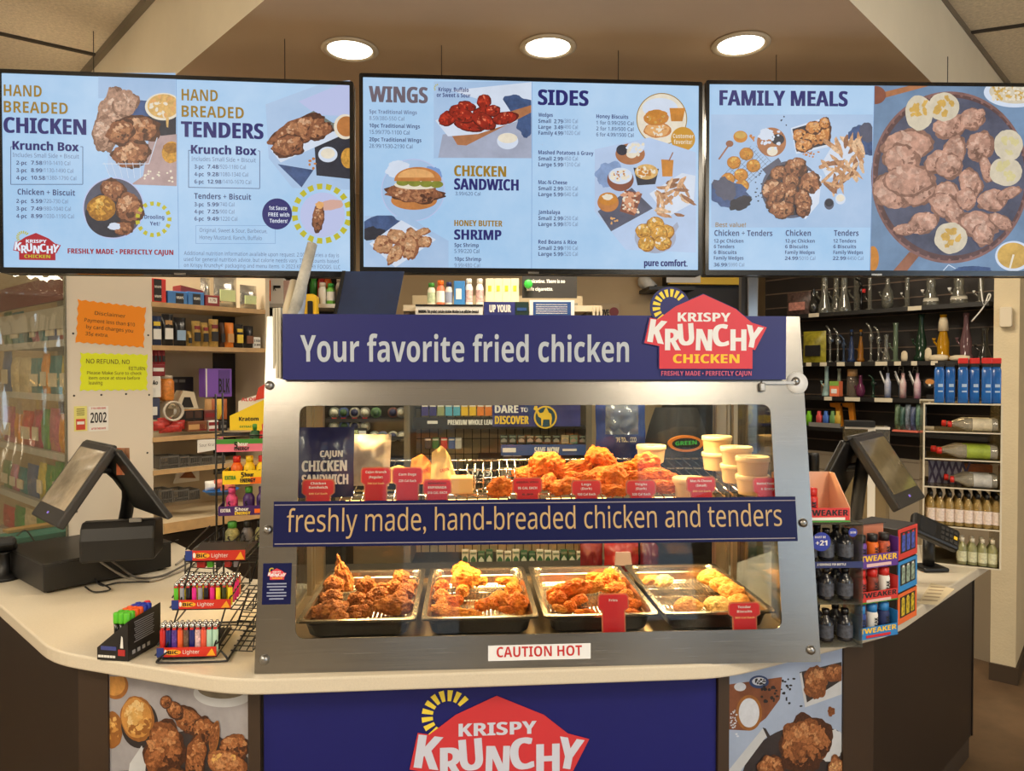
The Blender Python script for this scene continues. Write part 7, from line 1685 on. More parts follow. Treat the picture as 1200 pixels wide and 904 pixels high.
bottle(525, 328, .019, M('bottle_white', (216, 216, 210)), M('cap_navy', (30, 40, 90)), 'white bottle with navy cap on the tobacco display', gs, labm=M('label_steel', (150, 160, 186)))
carton(531, 327, 544, TT, .06, M('carton_sky', (60, 130, 196)), 'sky blue carton between the bottles and white tubes', [(.2, .3, .5, .4, PAPER)], fr=TF, onf=tf, w=-.08)
for i, x in enumerate((549, 562)): bottle(x, 324, .020, PAPER, PAPER, '%s white tube with red lettering on the tobacco display' % ['left', 'right'][i], gs, labm=M('label_red_script', (214, 180, 176), var=(60, .5)))
for i, x in enumerate((574, 584, 594, 604)): carton(x - 5, 324, x + 5, TT, .05, M('carton_ivory', (222, 212, 180)), '%s ivory carton with yellow ring beside the cigarette warning' % pos[i], [(.3, .55, .4, .2, YGOLD), (.2, .1, .6, .06, GREY)], fr=TF, onf=tf, w=-.08, group='ivory cartons on the tobacco display')
t = thing('warning_sign', 'dark warning sign about safe cigarettes standing on the tobacco display', 'sign', TF @ Vector((tf(647, 345)[0], TT, -.12)))
signp(613, 318, 679, 347, M('sign_dark_grey', (52, 50, 48)), [('nicotine. There is no', .16, .62, .62, .14, PAPER), ('safe cigarette.', .08, .30, .48, .14, PAPER)], None, 'sign_board', -.1, parent=t)
m = MB(); m.box((tf(676, 345)[0], TT + .012, -.1), (.03, .024, .02), CLEAR, TF); m.obj('clip', t)
m = MB(); u = tf(620, 331); m.lathe([(.022, 0), (.022, .03), (.018, .033), (.001, .034)], M('green_tape', (60, 190, 70), rough=.4), TF @ Matrix.Translation((u[0], u[1], -.09)), 20); m.obj('green_clip', label='round bright green clip on the corner of the dark warning sign', cat='clip')
for x0, y0, x1, y1, mt, words, lab in ((488, 358, 566, 372, PAPER, [('', 0, .84, 1, .16, INK), ('WARNING: This product contains nicotine. Nicotine is an addictive chemical.', .04, .3, .9, .24, INK)], 'white warning card with black border on the display top'), (567, 355, 604, 372, DPUR, [('UP YOUR', .18, .3, .66, .5, PAPER)], 'indigo card reading up your'), (603, 355, 619, 372, M('sign_deep_green', (24, 50, 46)), [('', .15, .4, .7, .2, SAVEB)], 'dark card with a blue arc'), (620, 353, 672, 372, PAPER, [('', .08, .05, .84, .84, SAVEB)] + [('', .14, .18 + .13 * k, .7, .05, PAPER) for k in range(5)], 'blue notice card in a white frame')):
    signp(x0, y0, x1, y1, mt, words, lab, 'notice_card', .045)
# left of the display: round tins
TIN = M('tin_lid', (130, 130, 124), rough=.35, metal=.6); tr = 'round tobacco tins on the left rack'
m = MB()
rk = thing('tin_rack', 'dark rack of round tobacco tins left of the tobacco display', 'display rack', TF @ Vector((tf(430, 480)[0], tf(430, 560)[1], -.1)))
for y in (493, 514, 540): a = tf(380, y); b = tf(474, y); m.box(((a[0] + b[0]) / 2, a[1], -.06), (b[0] - a[0], .018, .12), TBK, TF); 
m.box(((a[0] + b[0]) / 2, tf(430, 510)[1] - .1, -.14), (b[0] - a[0], .62, .01), TBK, TF)
m.obj('rack_frame', rk); signp(388, 502, 430, 512, TBK, [('LONGHORN', .2, .3, .55, .5, LABG), ('', .78, .2, .2, .5, PAPER)], 'black strip with pale green lettering', 'shelf_strip', .008, parent=rk)
for r, (y, xs) in enumerate(((484, (391, 402, 415, 427, 440, 460, 470)), (500, (391, 403, 415, 427)), (512, (438, 448, 460, 471)))):
    for i, x in enumerate(xs):
        u, v = tf(x, y); m = MB(); c = [(120, 124, 112), (70, 86, 130), (150, 146, 130), (130, 126, 120), (90, 120, 80), (110, 70, 64), (140, 140, 140)][i]
        T = TF @ Matrix.Translation((u, v, -.035)); m.lathe([(.026, 0), (.027, .004), (.027, .022), (.025, .025), (.001, .0255)], M('tin_%d_%d_%d' % c, c, rough=.35, metal=.3), T, 20); m.lathe([(.019, .0258), (.001, .0262)], M('tin_label_%d' % (i % 3), [(206, 200, 180), (60, 90, 60), (40, 44, 80)][i % 3]), T, 16)
        if r == 0 and i < 4: m.box((0, -.03, .022), (.024, .012, .002), SRD, T)
        m.obj('tobacco_tin', label='%s round tin from the left on the %s row of the tin rack' % (pos[i], ['upper', 'middle', 'lower'][r]), cat='tobacco tin', group=tr)
# bags and the dark jacket behind the right half
BAGB = M('blue_bag_film', (44, 66, 140), rough=.25, coat=.4, var=(9, .3)); BAGC = glass('clear_bag', (226, 230, 236), 1.6, .12, .25, (206, 206, 206))
Y2 = 3.35; BF2 = frame((0, Y2, 0), (1, 0, 0)); b2 = lambda x, y: on(BF2, x, y)
m = MB(); a = b2(698, 545); b = b2(756, 470); pillow(m, b[0] - a[0], b[1] - a[1] + .02, .10, BAGB, BF2 @ Matrix.Translation(((a[0] + b[0]) / 2, a[1], 0)), 4, .04, 16, 16, None, .03); c = b2(716, 517); m.text('PIPE TOBACCO', c[0], c[1], .022, PAPER, BF2, w=b2(742, 517)[0] - c[0], bold=.03, z=.062)
m.box(((a[0] + b[0]) / 2, b[1] + .02, .0), (.008, .03, .008), BLACK, BF2); m.obj('tobacco_bag', label='crumpled blue pipe tobacco bag hanging behind the chicken heap', cat='bag')
m = MB(); a = b2(706, 508); b = b2(744, 472); pillow(m, b[0] - a[0], b[1] - a[1], .08, BAGC, BF2 @ Matrix.Translation(((a[0] + b[0]) / 2, a[1], .07)), 9, .04, 14, 14, None, .03); m.obj('clear_bag', label='clear crinkled bag in front of the blue tobacco bag', cat='bag')
m = MB(); a = b2(750, 600); b = b2(842, 478); a = (a[0], b2(757, 672)[1]); JK = M('black_fabric', (34, 32, 34), rough=.7, var=(6, .2)); pillow(m, (b[0] - a[0]) * 1.0, b[1] - a[1], .16, JK, BF2 @ Matrix.Translation(((a[0] + b[0]) / 2, a[1], -.05)), 6, .03, 18, 18, None, .03, .5)
t_ = thing('black_backpack', 'black padded bag with an orange and green oval logo behind the cups', 'bag', BF2 @ Vector(((a[0] + b[0]) / 2, a[1], -.05))); m.obj('bag_body', t_)
m = MB(); u = b2(800, 519); m.prism(circ(u[0], u[1], .082, .038, 36), .03, .052, M('oval_orange', (226, 130, 40)), BF2); m.prism(circ(u[0], u[1], .066, .027, 32), .05, .0535, BXBK, BF2); m.text('GREEN', u[0] - .05, u[1] - .008, .018, M('oval_green_text', (60, 190, 80)), BF2, w=.1, bold=.045, z=.0545, ang=radians(3)); m.obj('oval_badge', t_)
m = MB(); q = b2(726, 466); m.rod(BF2 @ Vector((q[0], q[1] - .004, .02)), BF2 @ Vector((q[0], q[1] - .004, -.36)), .004, BLACK, None, 6); m.rod(BF2 @ Vector((q[0], q[1] - .004, -.34)), BF2 @ Vector((u1 - .02, q[1] - .004, -.36)), .005, BLACK, None, 6); m.obj('peg_hook', td)
# red bags low behind the pans
for i, (x0, x1, c) in enumerate(((680, 706, (120, 30, 34)), (708, 748, (170, 36, 34)), (750, 772, (110, 28, 34)))):
    a = b2(x0, 672); b = b2(x1, 636); m = MB(); pillow(m, b[0] - a[0], b[1] - a[1], .07, M('red_bag_%d' % i, c, rough=.25, coat=.5), BF2 @ Matrix.Translation(((a[0] + b[0]) / 2, a[1], 0)), i + 3, .05, 12, 12, None, .02)
    if i == 1: m.prism([b2(718, 660), b2(738, 660), b2(736, 645), b2(720, 645)], .03, .05, M('pale_pink_print', (226, 190, 180)), BF2)
    m.obj('snack_bag', label='%s red snack bag behind the third and fourth pans' % ['left dark', 'middle bright', 'right dark'][i], cat='snack bag', group='red bags behind the pans')
bt = thing('back_bench', 'long dark work bench behind the chicken case', 'work bench', (.3, 3.35, 0))
m = MB(); z_ = b2(720, 673)[2] if len(b2(720, 673)) > 2 else b2(720, 673)[1]; m.box((.15, 3.32, z_ - .02), (2.0, .6, .036), M('bench_top', (70, 62, 54), rough=.5)); m.obj('bench_top', bt)
m = MB(); m.box((.15, 3.06, (z_ - .04) / 2), (2.0, .02, z_ - .04), TBK); m.obj('bench_front', bt)

# ---- items above the banner, left half
Y3 = 3.9; NF = frame((0, Y3, 0), (1, 0, 0)); nf = lambda x, y: on(NF, x, y)
t = thing('medicine_shelf', 'shelf rack of coloured bottles seen left above the banner', 'shelf unit', NF @ Vector((nf(360, 400)[0], 0, -.1)))
m = MB(); a = nf(313, 520)[0]; b = nf(402, 400)[0]; m.box(((a + b) / 2, 1.3, -.26), (b - a, 2.0, .02), TBK, NF)
for y in (356, 396, 440): m.box(((a + b) / 2, nf(350, y)[1] - .01, -.13), (b - a, .02, .26), GSH, NF)
for x in (a, b): m.box((x, 1.3, -.13), (.02, 2.0, .26), DGREY, NF)
m.obj('shelf_frame', t)
v3 = nf(350, 356)[1]; gm = 'medicines left above the banner'
carton(314, 325, 331, v3, .06, PAPER, 'white box with orange edge left of the rolled papers', [(0, .1, .12, .8, SOR), (.3, .6, .5, .1, INK)], fr=NF, onf=nf, text=[('K', .3, .5, .2, .16, INK)], group=gm)
carton(331, 328, 339, v3, .06, M('box_pinkish', (226, 190, 180)), 'pale pink box half behind the rolled papers', fr=NF, onf=nf, group=gm)
for i, (x, yt, c, cc_, lab) in enumerate(((363, 318, (60, 150, 60), (70, 180, 60), 'green bottle with green cap beside the rolled papers'), (372, 316, (190, 40, 40), (190, 40, 40), 'red bottle behind the green one'), (380, 316, (230, 110, 40), (230, 110, 40), 'orange bottle left of the blue folder'), (376, 330, (214, 210, 200), (214, 200, 190), 'white bottle in front of the red one'), (386, 331, (120, 190, 70), (50, 160, 60), 'lime bottle with a green cap beside the blue folder'), (394, 322, (216, 206, 190), (220, 200, 180), 'cream bottle partly behind the blue folder'))):
    bottle(x, yt, .022, M('med_%d_%d_%d' % c, c, rough=.35), M('medcap_%d_%d_%d' % cc_, cc_, rough=.35), lab, gm, z=-.05 - .06 * (yt < 325), fr=NF, onf=nf, v0=v3, labm=PAPER if i in (4,) else None)
m = MB(); m.prism(rrect(*nf(359, 376), *nf(373, 346), .02, 4), -.02, .05, YEL, NF); m.prism(rrect(*nf(363, 376), *nf(369, 354), .006, 3), .05, .055, BXBK, NF); m.obj('yellow_jug', label='yellow jug handle poking above the banner by the rolled papers', cat='jug')
# rolled papers leaning on the case roof
zr = 1.767
for i, (x0, y0, x1, y1, r, mt, lab) in enumerate(((340, 385, 366, 286, .018, M('newsprint', (206, 202, 190), rough=.7, var=(24, .25)), 'tall rolled newsprint leaning on the left end of the case'), (346, 385, 354, 332, .020, M('blue_white_roll', (196, 206, 226), rough=.5, var=(20, .2)), 'short pale blue roll in front of the newsprint'), (332, 385, 345, 330, .016, M('cream_roll', (214, 200, 170), rough=.6), 'cream paper roll at the left end of the case top'))):
    a = at_y(x0, y0, 2.10); b = at_y(x1, y1, 2.16); a = a + (b - a) * ((zr - a.z) / (b.z - a.z))
    m = MB(); m.rod(a, b, r, mt, None, 16, r2=r * .8); m.obj('paper_roll', label=lab, cat='paper roll', group='rolled papers on the case')
# dark blue folder
T = frame(at_y(402, 372, 2.28), (1, .1, 0), (.0, .25, 1)); q = [on(T, 393, 372), on(T, 463, 372), on(T, 474, 318), on(T, 404, 318)]
t = thing('blue_folder', 'large dark blue plastic folder standing on the case top', 'folder', at_y(430, 368, 2.28))
m = MB(); m.prism(q, -.008, 0, M('navy_vinyl', (34, 58, 100), rough=.22, coat=.5, var=(4, .2), bump=(8, .2)), T); m.obj('cover', t)
m = MB(); m.prism([on(T, 390, 372), on(T, 394, 372), on(T, 405, 318), on(T, 401, 318)], -.012, .004, BLACK, T); m.obj('spine', t)
# acrylic strips at the left end of the banner
m = MB()
for i in range(3): m.box((at_y(322 + i * 4, 400, 1.96).x, 1.962 - .006 * i, 1.70), (.006, .02, .185), M('pale_strip', (206, 200, 180), rough=.4))
m.obj('sign_strip', label='pale plastic strips stacked at the left end of the banner', cat='strips')
# cameras, bracket and small sign on the back wall
Y4 = 5.39; WF = frame((0, Y4, 0), (1, 0, 0)); wf = lambda x, y: on(WF, x, y)
t = thing('security_camera', 'white security camera above the sunrise emblem', 'security camera', WF @ Vector((*wf(755, 334), 0)))
m = MB(); u = wf(755, 331); m.lathe([(.05, 0), (.05, .03), (.02, .035)], PAPER, WF @ Matrix.Translation((u[0], u[1], 0)), 18); m.obj('mount', t)
m = MB(); m.rod(WF @ Vector((u[0] - .03, u[1] + .03, .05)), WF @ Vector((u[0] + .04, u[1] - .06, .10)), .042, PAPER, None, 18); m.obj('camera_body', t)
m = MB(); m.rod(WF @ Vector((u[0] + .038, u[1] - .058, .098)), WF @ Vector((u[0] + .044, u[1] - .066, .105)), .036, BLACKG, None, 18); m.obj('camera_lens', t)
m = MB(); a = wf(749, 343); b = wf(800, 336); m.box(((a[0] + b[0]) / 2, a[1], .15), (b[0] - a[0], .025, .3), BLACK, WF); m.obj('wall_ledge', label='black wall shelf behind the sunrise emblem', cat='shelf')
m = MB(); a = wf(775, 340); b = wf(868, 326); m.box(((a[0] + b[0]) / 2, (a[1] + b[1]) / 2 + .03, .2), (b[0] - a[0], .12, .05), YEL, WF); m.box((a[0] + .1, (a[1] + b[1]) / 2 + .03, .227), (.25, .1, .004), PAPER, WF); m.obj('yellow_banner', label='yellow and white packet on the black wall shelf', cat='packet')
m = MB(); a = wf(695, 377); b = wf(726, 356); m.box(((a[0] + b[0]) / 2, (a[1] + b[1]) / 2, .008), (b[0] - a[0], b[1] - a[1], .014), M('sign_tan', (190, 166, 130)), WF); u = wf(698, 370); m.text('I LOVE', u[0], u[1], .045, INK, WF, w=wf(713, 370)[0] - u[0], bold=.04, z=.017); u = wf(719, 366); m.prism(circ(u[0], u[1], .035, .035, 20), .012, .018, BXMR, WF); m.obj('wall_sign', label='small tan wall sign reading I love beside the display', cat='sign')
# dark shelving far right of the back wall and steel post
m = MB(); a = wf(775, 400); b = wf(876, 330); m.box(((a[0] + b[0]) / 2, 1.6, .08), (b[0] - a[0], 2.2, .12), SLAT, WF); m.obj('dark_slat_panel', label='dark slatted panel on the back wall behind the emblem', cat='panel')
P_ = at_d(880, 400, 3.2); t = thing('steel_post', 'tall pale steel post right of the emblem', 'post', (P_.x, P_.y, 0))
m = MB(); m.box((P_.x, P_.y, 1.35), (.045, .045, 2.7), STEELV, Matrix.Identity(4), .003); m.box((P_.x - .035, P_.y + .01, 1.35), (.022, .03, 2.7), DGREY); m.obj('post_shaft', t); m = MB(); m.box((P_.x, P_.y, .005), (.12, .12, .01), STEELV); m.obj('foot_plate', t)

# ================================================================== right side: shot displays, till, bottle rack, glass pipes
R0 = at_z(1009, 759, ZT); AF = frame((R0.x, R0.y, ZT), (1, -.02, 0)); af = lambda x, y: on(AF, x, y)
aw0, aw1 = af(930, 759)[0], af(1010, 759)[0]; av = [af(1000, y)[1] for y in (757, 706, 660, 614)]
t = thing('acrylic_display', 'three-tier clear acrylic display of dark bottles right of the warmer case', 'display case', AF @ Vector(((aw0 + aw1) / 2, 0, -.06)))
dA = .15
m = MB()
for x in (aw0, aw1): m.box((x, av[3] / 2, -dA / 2), (.003, av[3], dA), ACRYL, AF)
m.box(((aw0 + aw1) / 2, av[3] / 2, -dA), (aw1 - aw0, av[3], .003), ACRYL, AF); m.obj('side_panel', t)
for v in (.003, av[1] - .004, av[2] - .004, av[3]): m = MB(); m.box(((aw0 + aw1) / 2, v, -dA / 2), (aw1 - aw0, .004, dA), ACRYL, AF); m.obj('acrylic_shelf', t)
m = MB(); m.box(((aw0 + aw1) / 2, av[2] - .004, .002), (aw1 - aw0, .017, .003), M('strip_navy', (36, 48, 104)), AF); u = af(957, 662); m.text('2 SERVINGS PER BOTTLE', u[0], u[1] - .002, .006, PAPER, AF, w=.08, bold=.03, z=.0042); m.obj('strip_label', t)
m = MB(); u = af(962, 635); m.prism(circ(u[0], u[1], .026, .026, 28), .001, .003, M('badge_blue', (40, 56, 160)), AF); m.text('MUST BE', u[0] - .018, u[1] + .010, .006, PAPER, AF, w=.03, bold=.03, z=.0034); m.text('+21', u[0] - .016, u[1] - .010, .014, PAPER, AF, w=.032, bold=.045, z=.0034); m.obj('age_badge', t)
m = MB(); u = af(999, 624); m.prism(circ(u[0], u[1], .012, .012, 20), .001, .003, M('badge_blue', (40, 56, 160)), AF); m.text('$9.99', u[0] - .008, u[1] - .003, .006, PAPER, AF, w=.016, bold=.03, z=.0034); m.obj('price_badge', t)
DKB = M('dark_bottle_glass', (30, 32, 40), rough=.2, coat=.4); DKL = M('dark_bottle_label', (74, 78, 90), rough=.4, var=(120, .5))
def dbot(T, lab, grp, r=.021, h=.088):
    t = thing('dark_bottle', lab, 'bottle', (0, 0, 0), group=grp, m=T)
    m = MB(); m.lathe([(r * .95, 0), (r, .004), (r, h * .58), (r * .72, h * .68), (r * .42, h * .76), (r * .42, h * .84)], DKB, T, 16); m.obj('bottle_body', t)
    m = MB(); m.lathe([(r * .48, h * .82), (r * .5, h * .99), (.001, h)], BLACKG, T, 12); m.obj('cap', t)
    m = MB(); m.lathe([(r * 1.015, h * .12), (r * 1.015, h * .52)], DKL, T, 16, caps=False); m.obj('label', t)
    return t
d0 = None; tn = ['bottom', 'middle', 'top']
for k in range(3):
    for j in range(2):
        for i, px in enumerate((954, 974, 997)):
            T = AF @ Matrix.Translation((af(px, 700)[0], av[k] + (.002 if k else .006), -.032 - j * .055)) @ Matrix.Rotation(-pi / 2, 4, 'X')
            lab = 'dark bottle, %s of the %s row on the %s tier of the acrylic display' % (['left', 'middle', 'right'][i], ['front', 'back'][j], tn[k])
            d0 = dbot(T, lab, 'dark bottles in the acrylic display') if d0 is None else (copy_tree(d0, T, None, lab) and d0)
# energy drink cartons
TWN = {'p': M('tweak_purple', (92, 52, 146), rough=.4), 'r': M('tweak_red', (206, 52, 48), rough=.4), 'b': M('tweak_blue', (44, 130, 200), rough=.4), 'o': M('tweak_orange', (226, 90, 48), rough=.4)}
def dshot(T, body, capm, lab, grp, r=.0165, h=.088):
    t = thing('energy_shot', lab, 'energy shot bottle', (0, 0, 0), group=grp, m=T)
    m = MB(); m.lathe([(r * .93, 0), (r, .003), (r, h * .66), (r * .85, h * .74)], body, T, 14); m.obj('bottle_body', t)
    m = MB(); m.lathe([(r * .86, h * .74), (r * .88, h * .98), (.001, h)], capm, T, 14); m.obj('cap', t)
    m = MB(); Tt = T @ Matrix.Rotation(pi / 2, 4, 'X') @ Matrix.Rotation(pi / 2, 4, 'Z'); m.text('TWEAK', h * .08, -r * .35, r * .75, INK, Tt, w=h * .5, bold=.045, z=r * 1.02, res=1); m.obj('label', t)
q0_, q1_ = at_z(1006, 752, ZT), at_z(1052, 744, ZT); XF = frame((q0_.x, q0_.y, ZT), (q1_ - q0_)); xf = lambda x, y: on(XF, x, y)
xw = (q1_ - q0_).length; xd = .056
xv = [0.001, xf(1030, 706)[1], xf(1030, 665)[1], xf(1030, 617)[1]]
for k, (cm, tx, fc, sc_, lab, names) in enumerate((('b', 'blue', YEL, M('tweak_side_orange', (236, 110, 50)), 'lowest carton of energy shots in the right stack, with a blue front', ('blue', 'white and blue', 'dark blue')), ('r', 'red', INK, M('tweak_side_blue', (40, 140, 210)), 'middle carton of energy shots in the right stack, with a red front', ('red', 'red and green', 'pale')), ('p', 'purple', YEL, M('tweak_side_red', (216, 60, 52)), 'top carton of energy shots in the right stack, with a purple front', ('purple', 'orange', 'orange and black')))):
    v0, v1 = xv[k], xv[k + 1] - .002; h = v1 - v0
    t = thing('shot_carton', lab, 'display carton', XF @ Vector((xw / 2, v0, -xd / 2)), group='energy shot cartons right of the case')
    m = MB(); m.box((xw / 2, v0 + h * .17, -.001), (xw, h * .34, .002), TWN[cm], XF); m.box((xw / 2, v0 + .001, -xd / 2), (xw, .002, xd), TWN[cm], XF); m.box((.001, v0 + h * .35, -xd / 2), (.002, h * .7, xd), TWN[cm], XF)
    m.box((xw / 2, v0 + h / 2, -xd * .96), (xw, h, .002), M('carton_inner', (196, 120, 90)), XF); m.box((xw / 2, v1 - .001, -xd * .9), (xw, .002, xd * .2), BXBK, XF)
    m.box((xw - .001, v0 + h * .35, -xd / 2), (.002, h * .7, xd), TWN[cm], XF); m.obj('carton_body', t)
    m = MB(); m.text('TWEAKER', xw * .04, v0 + h * .17, h * .14, fc, XF, w=xw * .92, bold=.045, z=.0006); m.box((xw * .5, v0 + h * .07, .0006), (xw * .62, h * .08, .001), M('tweak_white_pink', (226, 190, 190)) if k != 0 else RED, XF); m.box((xw * .5, v0 + .0025, .0006), (xw, .004, .001), [TWN['b'], SGR, TWN['p']][k], XF); m.obj('front_print', t)
    for i in range(3):
        T = XF @ Matrix.Translation((xw * (.2 + .3 * i), v0 + .004, -.024)) @ Matrix.Rotation(-pi / 2, 4, 'X')
        bc = [[M('shot_blue', (40, 70, 150)), PAPER, M('shot_navy', (30, 44, 96))], [SRD, M('shot_red_green', (150, 60, 40), var=(50, .5)), PAPER], [M('shot_violet', (110, 70, 160)), SOR, M('shot_orange_black', (190, 90, 60), var=(60, .7))]][k][i]
        dshot(T, bc, [[TWN['b']] * 3, [SRD] * 3, [BXBK] * 3][k][i], '%s energy shot in the %s fronted carton' % (names[i], tx), 'energy shots in the right cartons', h=min(.088, h * .93))
s0_, s1_ = at_z(1051, 735, ZT), at_z(1074, 722, ZT); YF = frame((s0_.x, s0_.y, ZT), (s1_ - s0_)); yf = lambda x, y: on(YF, x, y); yw = (s1_ - s0_).length; yh = yf(1051, 621)[1]
for k, (n_, c, vr) in enumerate((('orange', M('tweak_side_orange', (236, 110, 50)), 'yellow'), ('blue', M('tweak_side_blue', (40, 140, 210)), 'pale'), ('red', M('tweak_side_red', (216, 60, 52)), 'blue'))):
    h = yh / 3 - .002; v0 = .001 + k * yh / 3
    t = thing('shot_carton', 'black carton with %s framed bottle pictures facing the right aisle, %s of three' % (n_, ['lowest', 'middle', 'top'][k]), 'display carton', YF @ Vector((yw / 2, v0, -.07)), group='black cartons facing the aisle')
    m = MB(); m.box((yw / 2, v0 + h / 2, -.07), (yw, h, .138), BXBK, YF, .002); m.obj('carton_body', t)
    m = MB(); m.box((yw / 2, v0 + h / 2, .0005), (yw * .96, h * .96, .002), c, YF); m.box((yw * .5, v0 + h * .54, .0012), (yw * .76, h * .66, .002), BXBK, YF)
    for i in range(3):
        x = yw * (.26 + .24 * i); m.box((x, v0 + h * .52, .0022), (yw * .16, h * .52, .001), M('side_print_' + vr, {'yellow': (206, 180, 40), 'pale': (150, 170, 150), 'blue': (70, 90, 190)}[vr], var=(90, .7)), YF); m.box((x, v0 + h * .80, .0022), (yw * .09, h * .07, .001), [BXYL, PAPER, RED][k], YF)
    m.obj('front_print', t)
# carton on top of the acrylic display
v0 = av[3] + .004; a = af(925, 600)[0]; b = af(996, 600)[0]; h = af(950, 560)[1] - v0
t = thing('shot_carton', 'open red fronted carton of energy shots on top of the acrylic display', 'display carton', AF @ Vector(((a + b) / 2, v0, -.07)))
m = MB(); PCH = M('carton_peach', (232, 180, 150), rough=.6); m.box(((a + b) / 2, v0 + h * .16, -.001), (b - a, h * .32, .002), TWN['r'], AF); m.box(((a + b) / 2, v0 + .001, -.06), (b - a, .002, .12), PCH, AF); m.box(((a + b) / 2, v0 + h * .5, -.12), (b - a, h, .002), PCH, AF)
for x in (a, b): m.prism([(0, v0), (.12, v0), (.12, v0 + h), (.09, v0 + h), (0, v0 + h * .32)], -.001, .001, PCH, AF @ Matrix.Translation((x, 0, 0)) @ Matrix.Rotation(pi / 2, 4, 'Y'))
m.obj('carton_body', t); m = MB(); m.text('TWEAKER', a + .05, v0 + h * .15, h * .13, INK, AF, w=b - a - .055, bold=.045, z=.0006); m.box(((a + b) / 2 + .02, v0 + h * .08, .0006), ((b - a) * .6, h * .06, .001), PAPER, AF); m.box(((a + b) / 2, v0 + .003, .0006), (b - a, .005, .001), SGR, AF); m.obj('front_print', t)
for i, px in enumerate((944, 957)): dshot(AF @ Matrix.Translation((af(px, 590)[0], v0 + .004, -.03)) @ Matrix.Rotation(-pi / 2, 4, 'X'), SRD, SRD, '%s red energy shot in the open carton on the acrylic display' % ['left', 'right'][i], 'energy shots in the open carton')

# ---- right till
TLn, TRf, BLn = at_d(998, 513, 2.46), at_d(1031, 506, 2.67), at_d(1056, 597, 2.38)
bp = at_z(1010, 668, ZT); bp = Vector((bp.x, bp.y + .02, ZT))
t = thing('till', 'black till with two tent-like screens on the right of the counter', 'till', bp)
SCR2 = M('till_screen_reflection_olive', (140, 126, 96), rough=.1, metal=.3, var=(6, .3))  # olive reflection tinted into the screen colour
screen_unit(t, 'clerk_screen', TRf, TLn, BLn, TRf + (BLn - TLn), .03, 'tilted glossy screen with an olive reflection put in its glass colour', SCR2)
l_n = at_d(984, 516, 2.47); l_f = l_n + (TRf - TLn); o_n = at_d(938, 604, 2.42); o_f = o_n + (TRf - TLn)
m = MB(); slab([l_n, l_f, o_f, o_n], .022, BLACK, m); m.obj('customer_screen', t, label='plain black back of the second screen', mods=[bevel(.005)])
mid = (TLn + TRf) / 2
m = MB(); m.tube([mid + Vector((0, 0, -.05)), mid + Vector((-.02, 0, -.16)), bp + Vector((-.01, .02, .10)), bp + Vector((0, 0, .01))], .024, BLACK, None, 8); m.rod(mid + Vector((-.09, 0, -.12)), mid + Vector((.07, 0, -.10)), .014, BLACK); m.rod((TLn + l_n) / 2, (TRf + l_f) / 2, .008, DGREY); m.obj('stand', t)
m = MB(); m.box(bp + Vector((0, .0, .012)), (.2, .18, .022), BLACK, None, .006); m.obj('foot', t)
p = at_d(1010, 600, 2.36); t = thing('coffee_cup', 'black coffee cup with a pale rim behind the energy shots', 'cup', (p.x, p.y, ZT))
m = MB(); bz_ = ZT + .135
m.lathe([(.022, 0), (.029, .075), (.030, .08)], BLACK, TRS((p.x, p.y, bz_)), 20); m.obj('cup_body', t); m = MB(); m.lathe([(.031, .078), (.031, .084), (.026, .086), (.001, .086)], M('cup_pale_lid', (206, 190, 160)), TRS((p.x, p.y, bz_)), 20); m.obj('cup_rim', t)
m = MB(); m.box((p.x, p.y + .03, (ZT + bz_) / 2), (.2, .14, bz_ - ZT - .001), BLACK, None, .005); m.obj('receipt_printer', label='black receipt printer under the coffee cup behind the energy shots', cat='receipt printer')
# right card terminal
p = at_z(1091, 668, ZT); t = thing('card_terminal', 'black card terminal tilted on a post right of the energy shots', 'card terminal', p)
m = MB(); m.box((p.x - .005, p.y, ZT + .009), (.10, .09, .016), BLACK, None, .006); m.rod((p.x - .01, p.y, ZT + .01), (p.x - .01, p.y, ZT + .13), .021, BLACK, None, 14); m.obj('stand', t)
a, b = at_d(1068, 612, p.y), at_d(1122, 636, p.y - .02); ax = (b - a).normalized(); T = frame((a + b) / 2, ax, (-.2, -.45, .9)); T = T @ Matrix.Rotation(-pi / 2.6, 4, 'X')
m = MB(); m.box((0, 0, 0), ((b - a).length * 1.0, .085, .034), BLACK, T, .010); m.obj('terminal_body', t)
m = MB()
for i in range(12): m.box((.020 + (i % 4) * .016, -.02 + (i // 4) * .020, .0175), (.012, .013, .004), DGREY if i != 7 else YEL, T)
m.box((-.035, 0, .0175), (.06, .06, .002), M('terminal_screen_dark', (40, 42, 46), rough=.1), T); m.obj('keypad', t)
m = MB(); q = [at_z(x, y, ZT) for x, y in ((1075.5, 708), (1098.5, 709.6), (1118.6, 691), (1091, 684))]
m.prism([(p.x, p.y) for p in q], ZT + .0004, ZT + .0012, M('sheet_cream', (206, 192, 160), rough=.7)); ex_ = (q[1] - q[0]); ey_ = (q[3] - q[0])
for i in range(5):
    s0 = q[0] + ex_ * .1 + ey_ * (.15 + .16 * i); e0 = s0 + ex_ * .8; n_ = ey_ * .05; m.face([(s0.x, s0.y), (e0.x, e0.y), (e0.x + n_.x, e0.y + n_.y), (s0.x + n_.x, s0.y + n_.y)], ZT + .0014, M('faint_print', (150, 132, 106)))
m.obj('counter_sheet', label='cream printed sheet lying on the right of the counter', cat='paper')

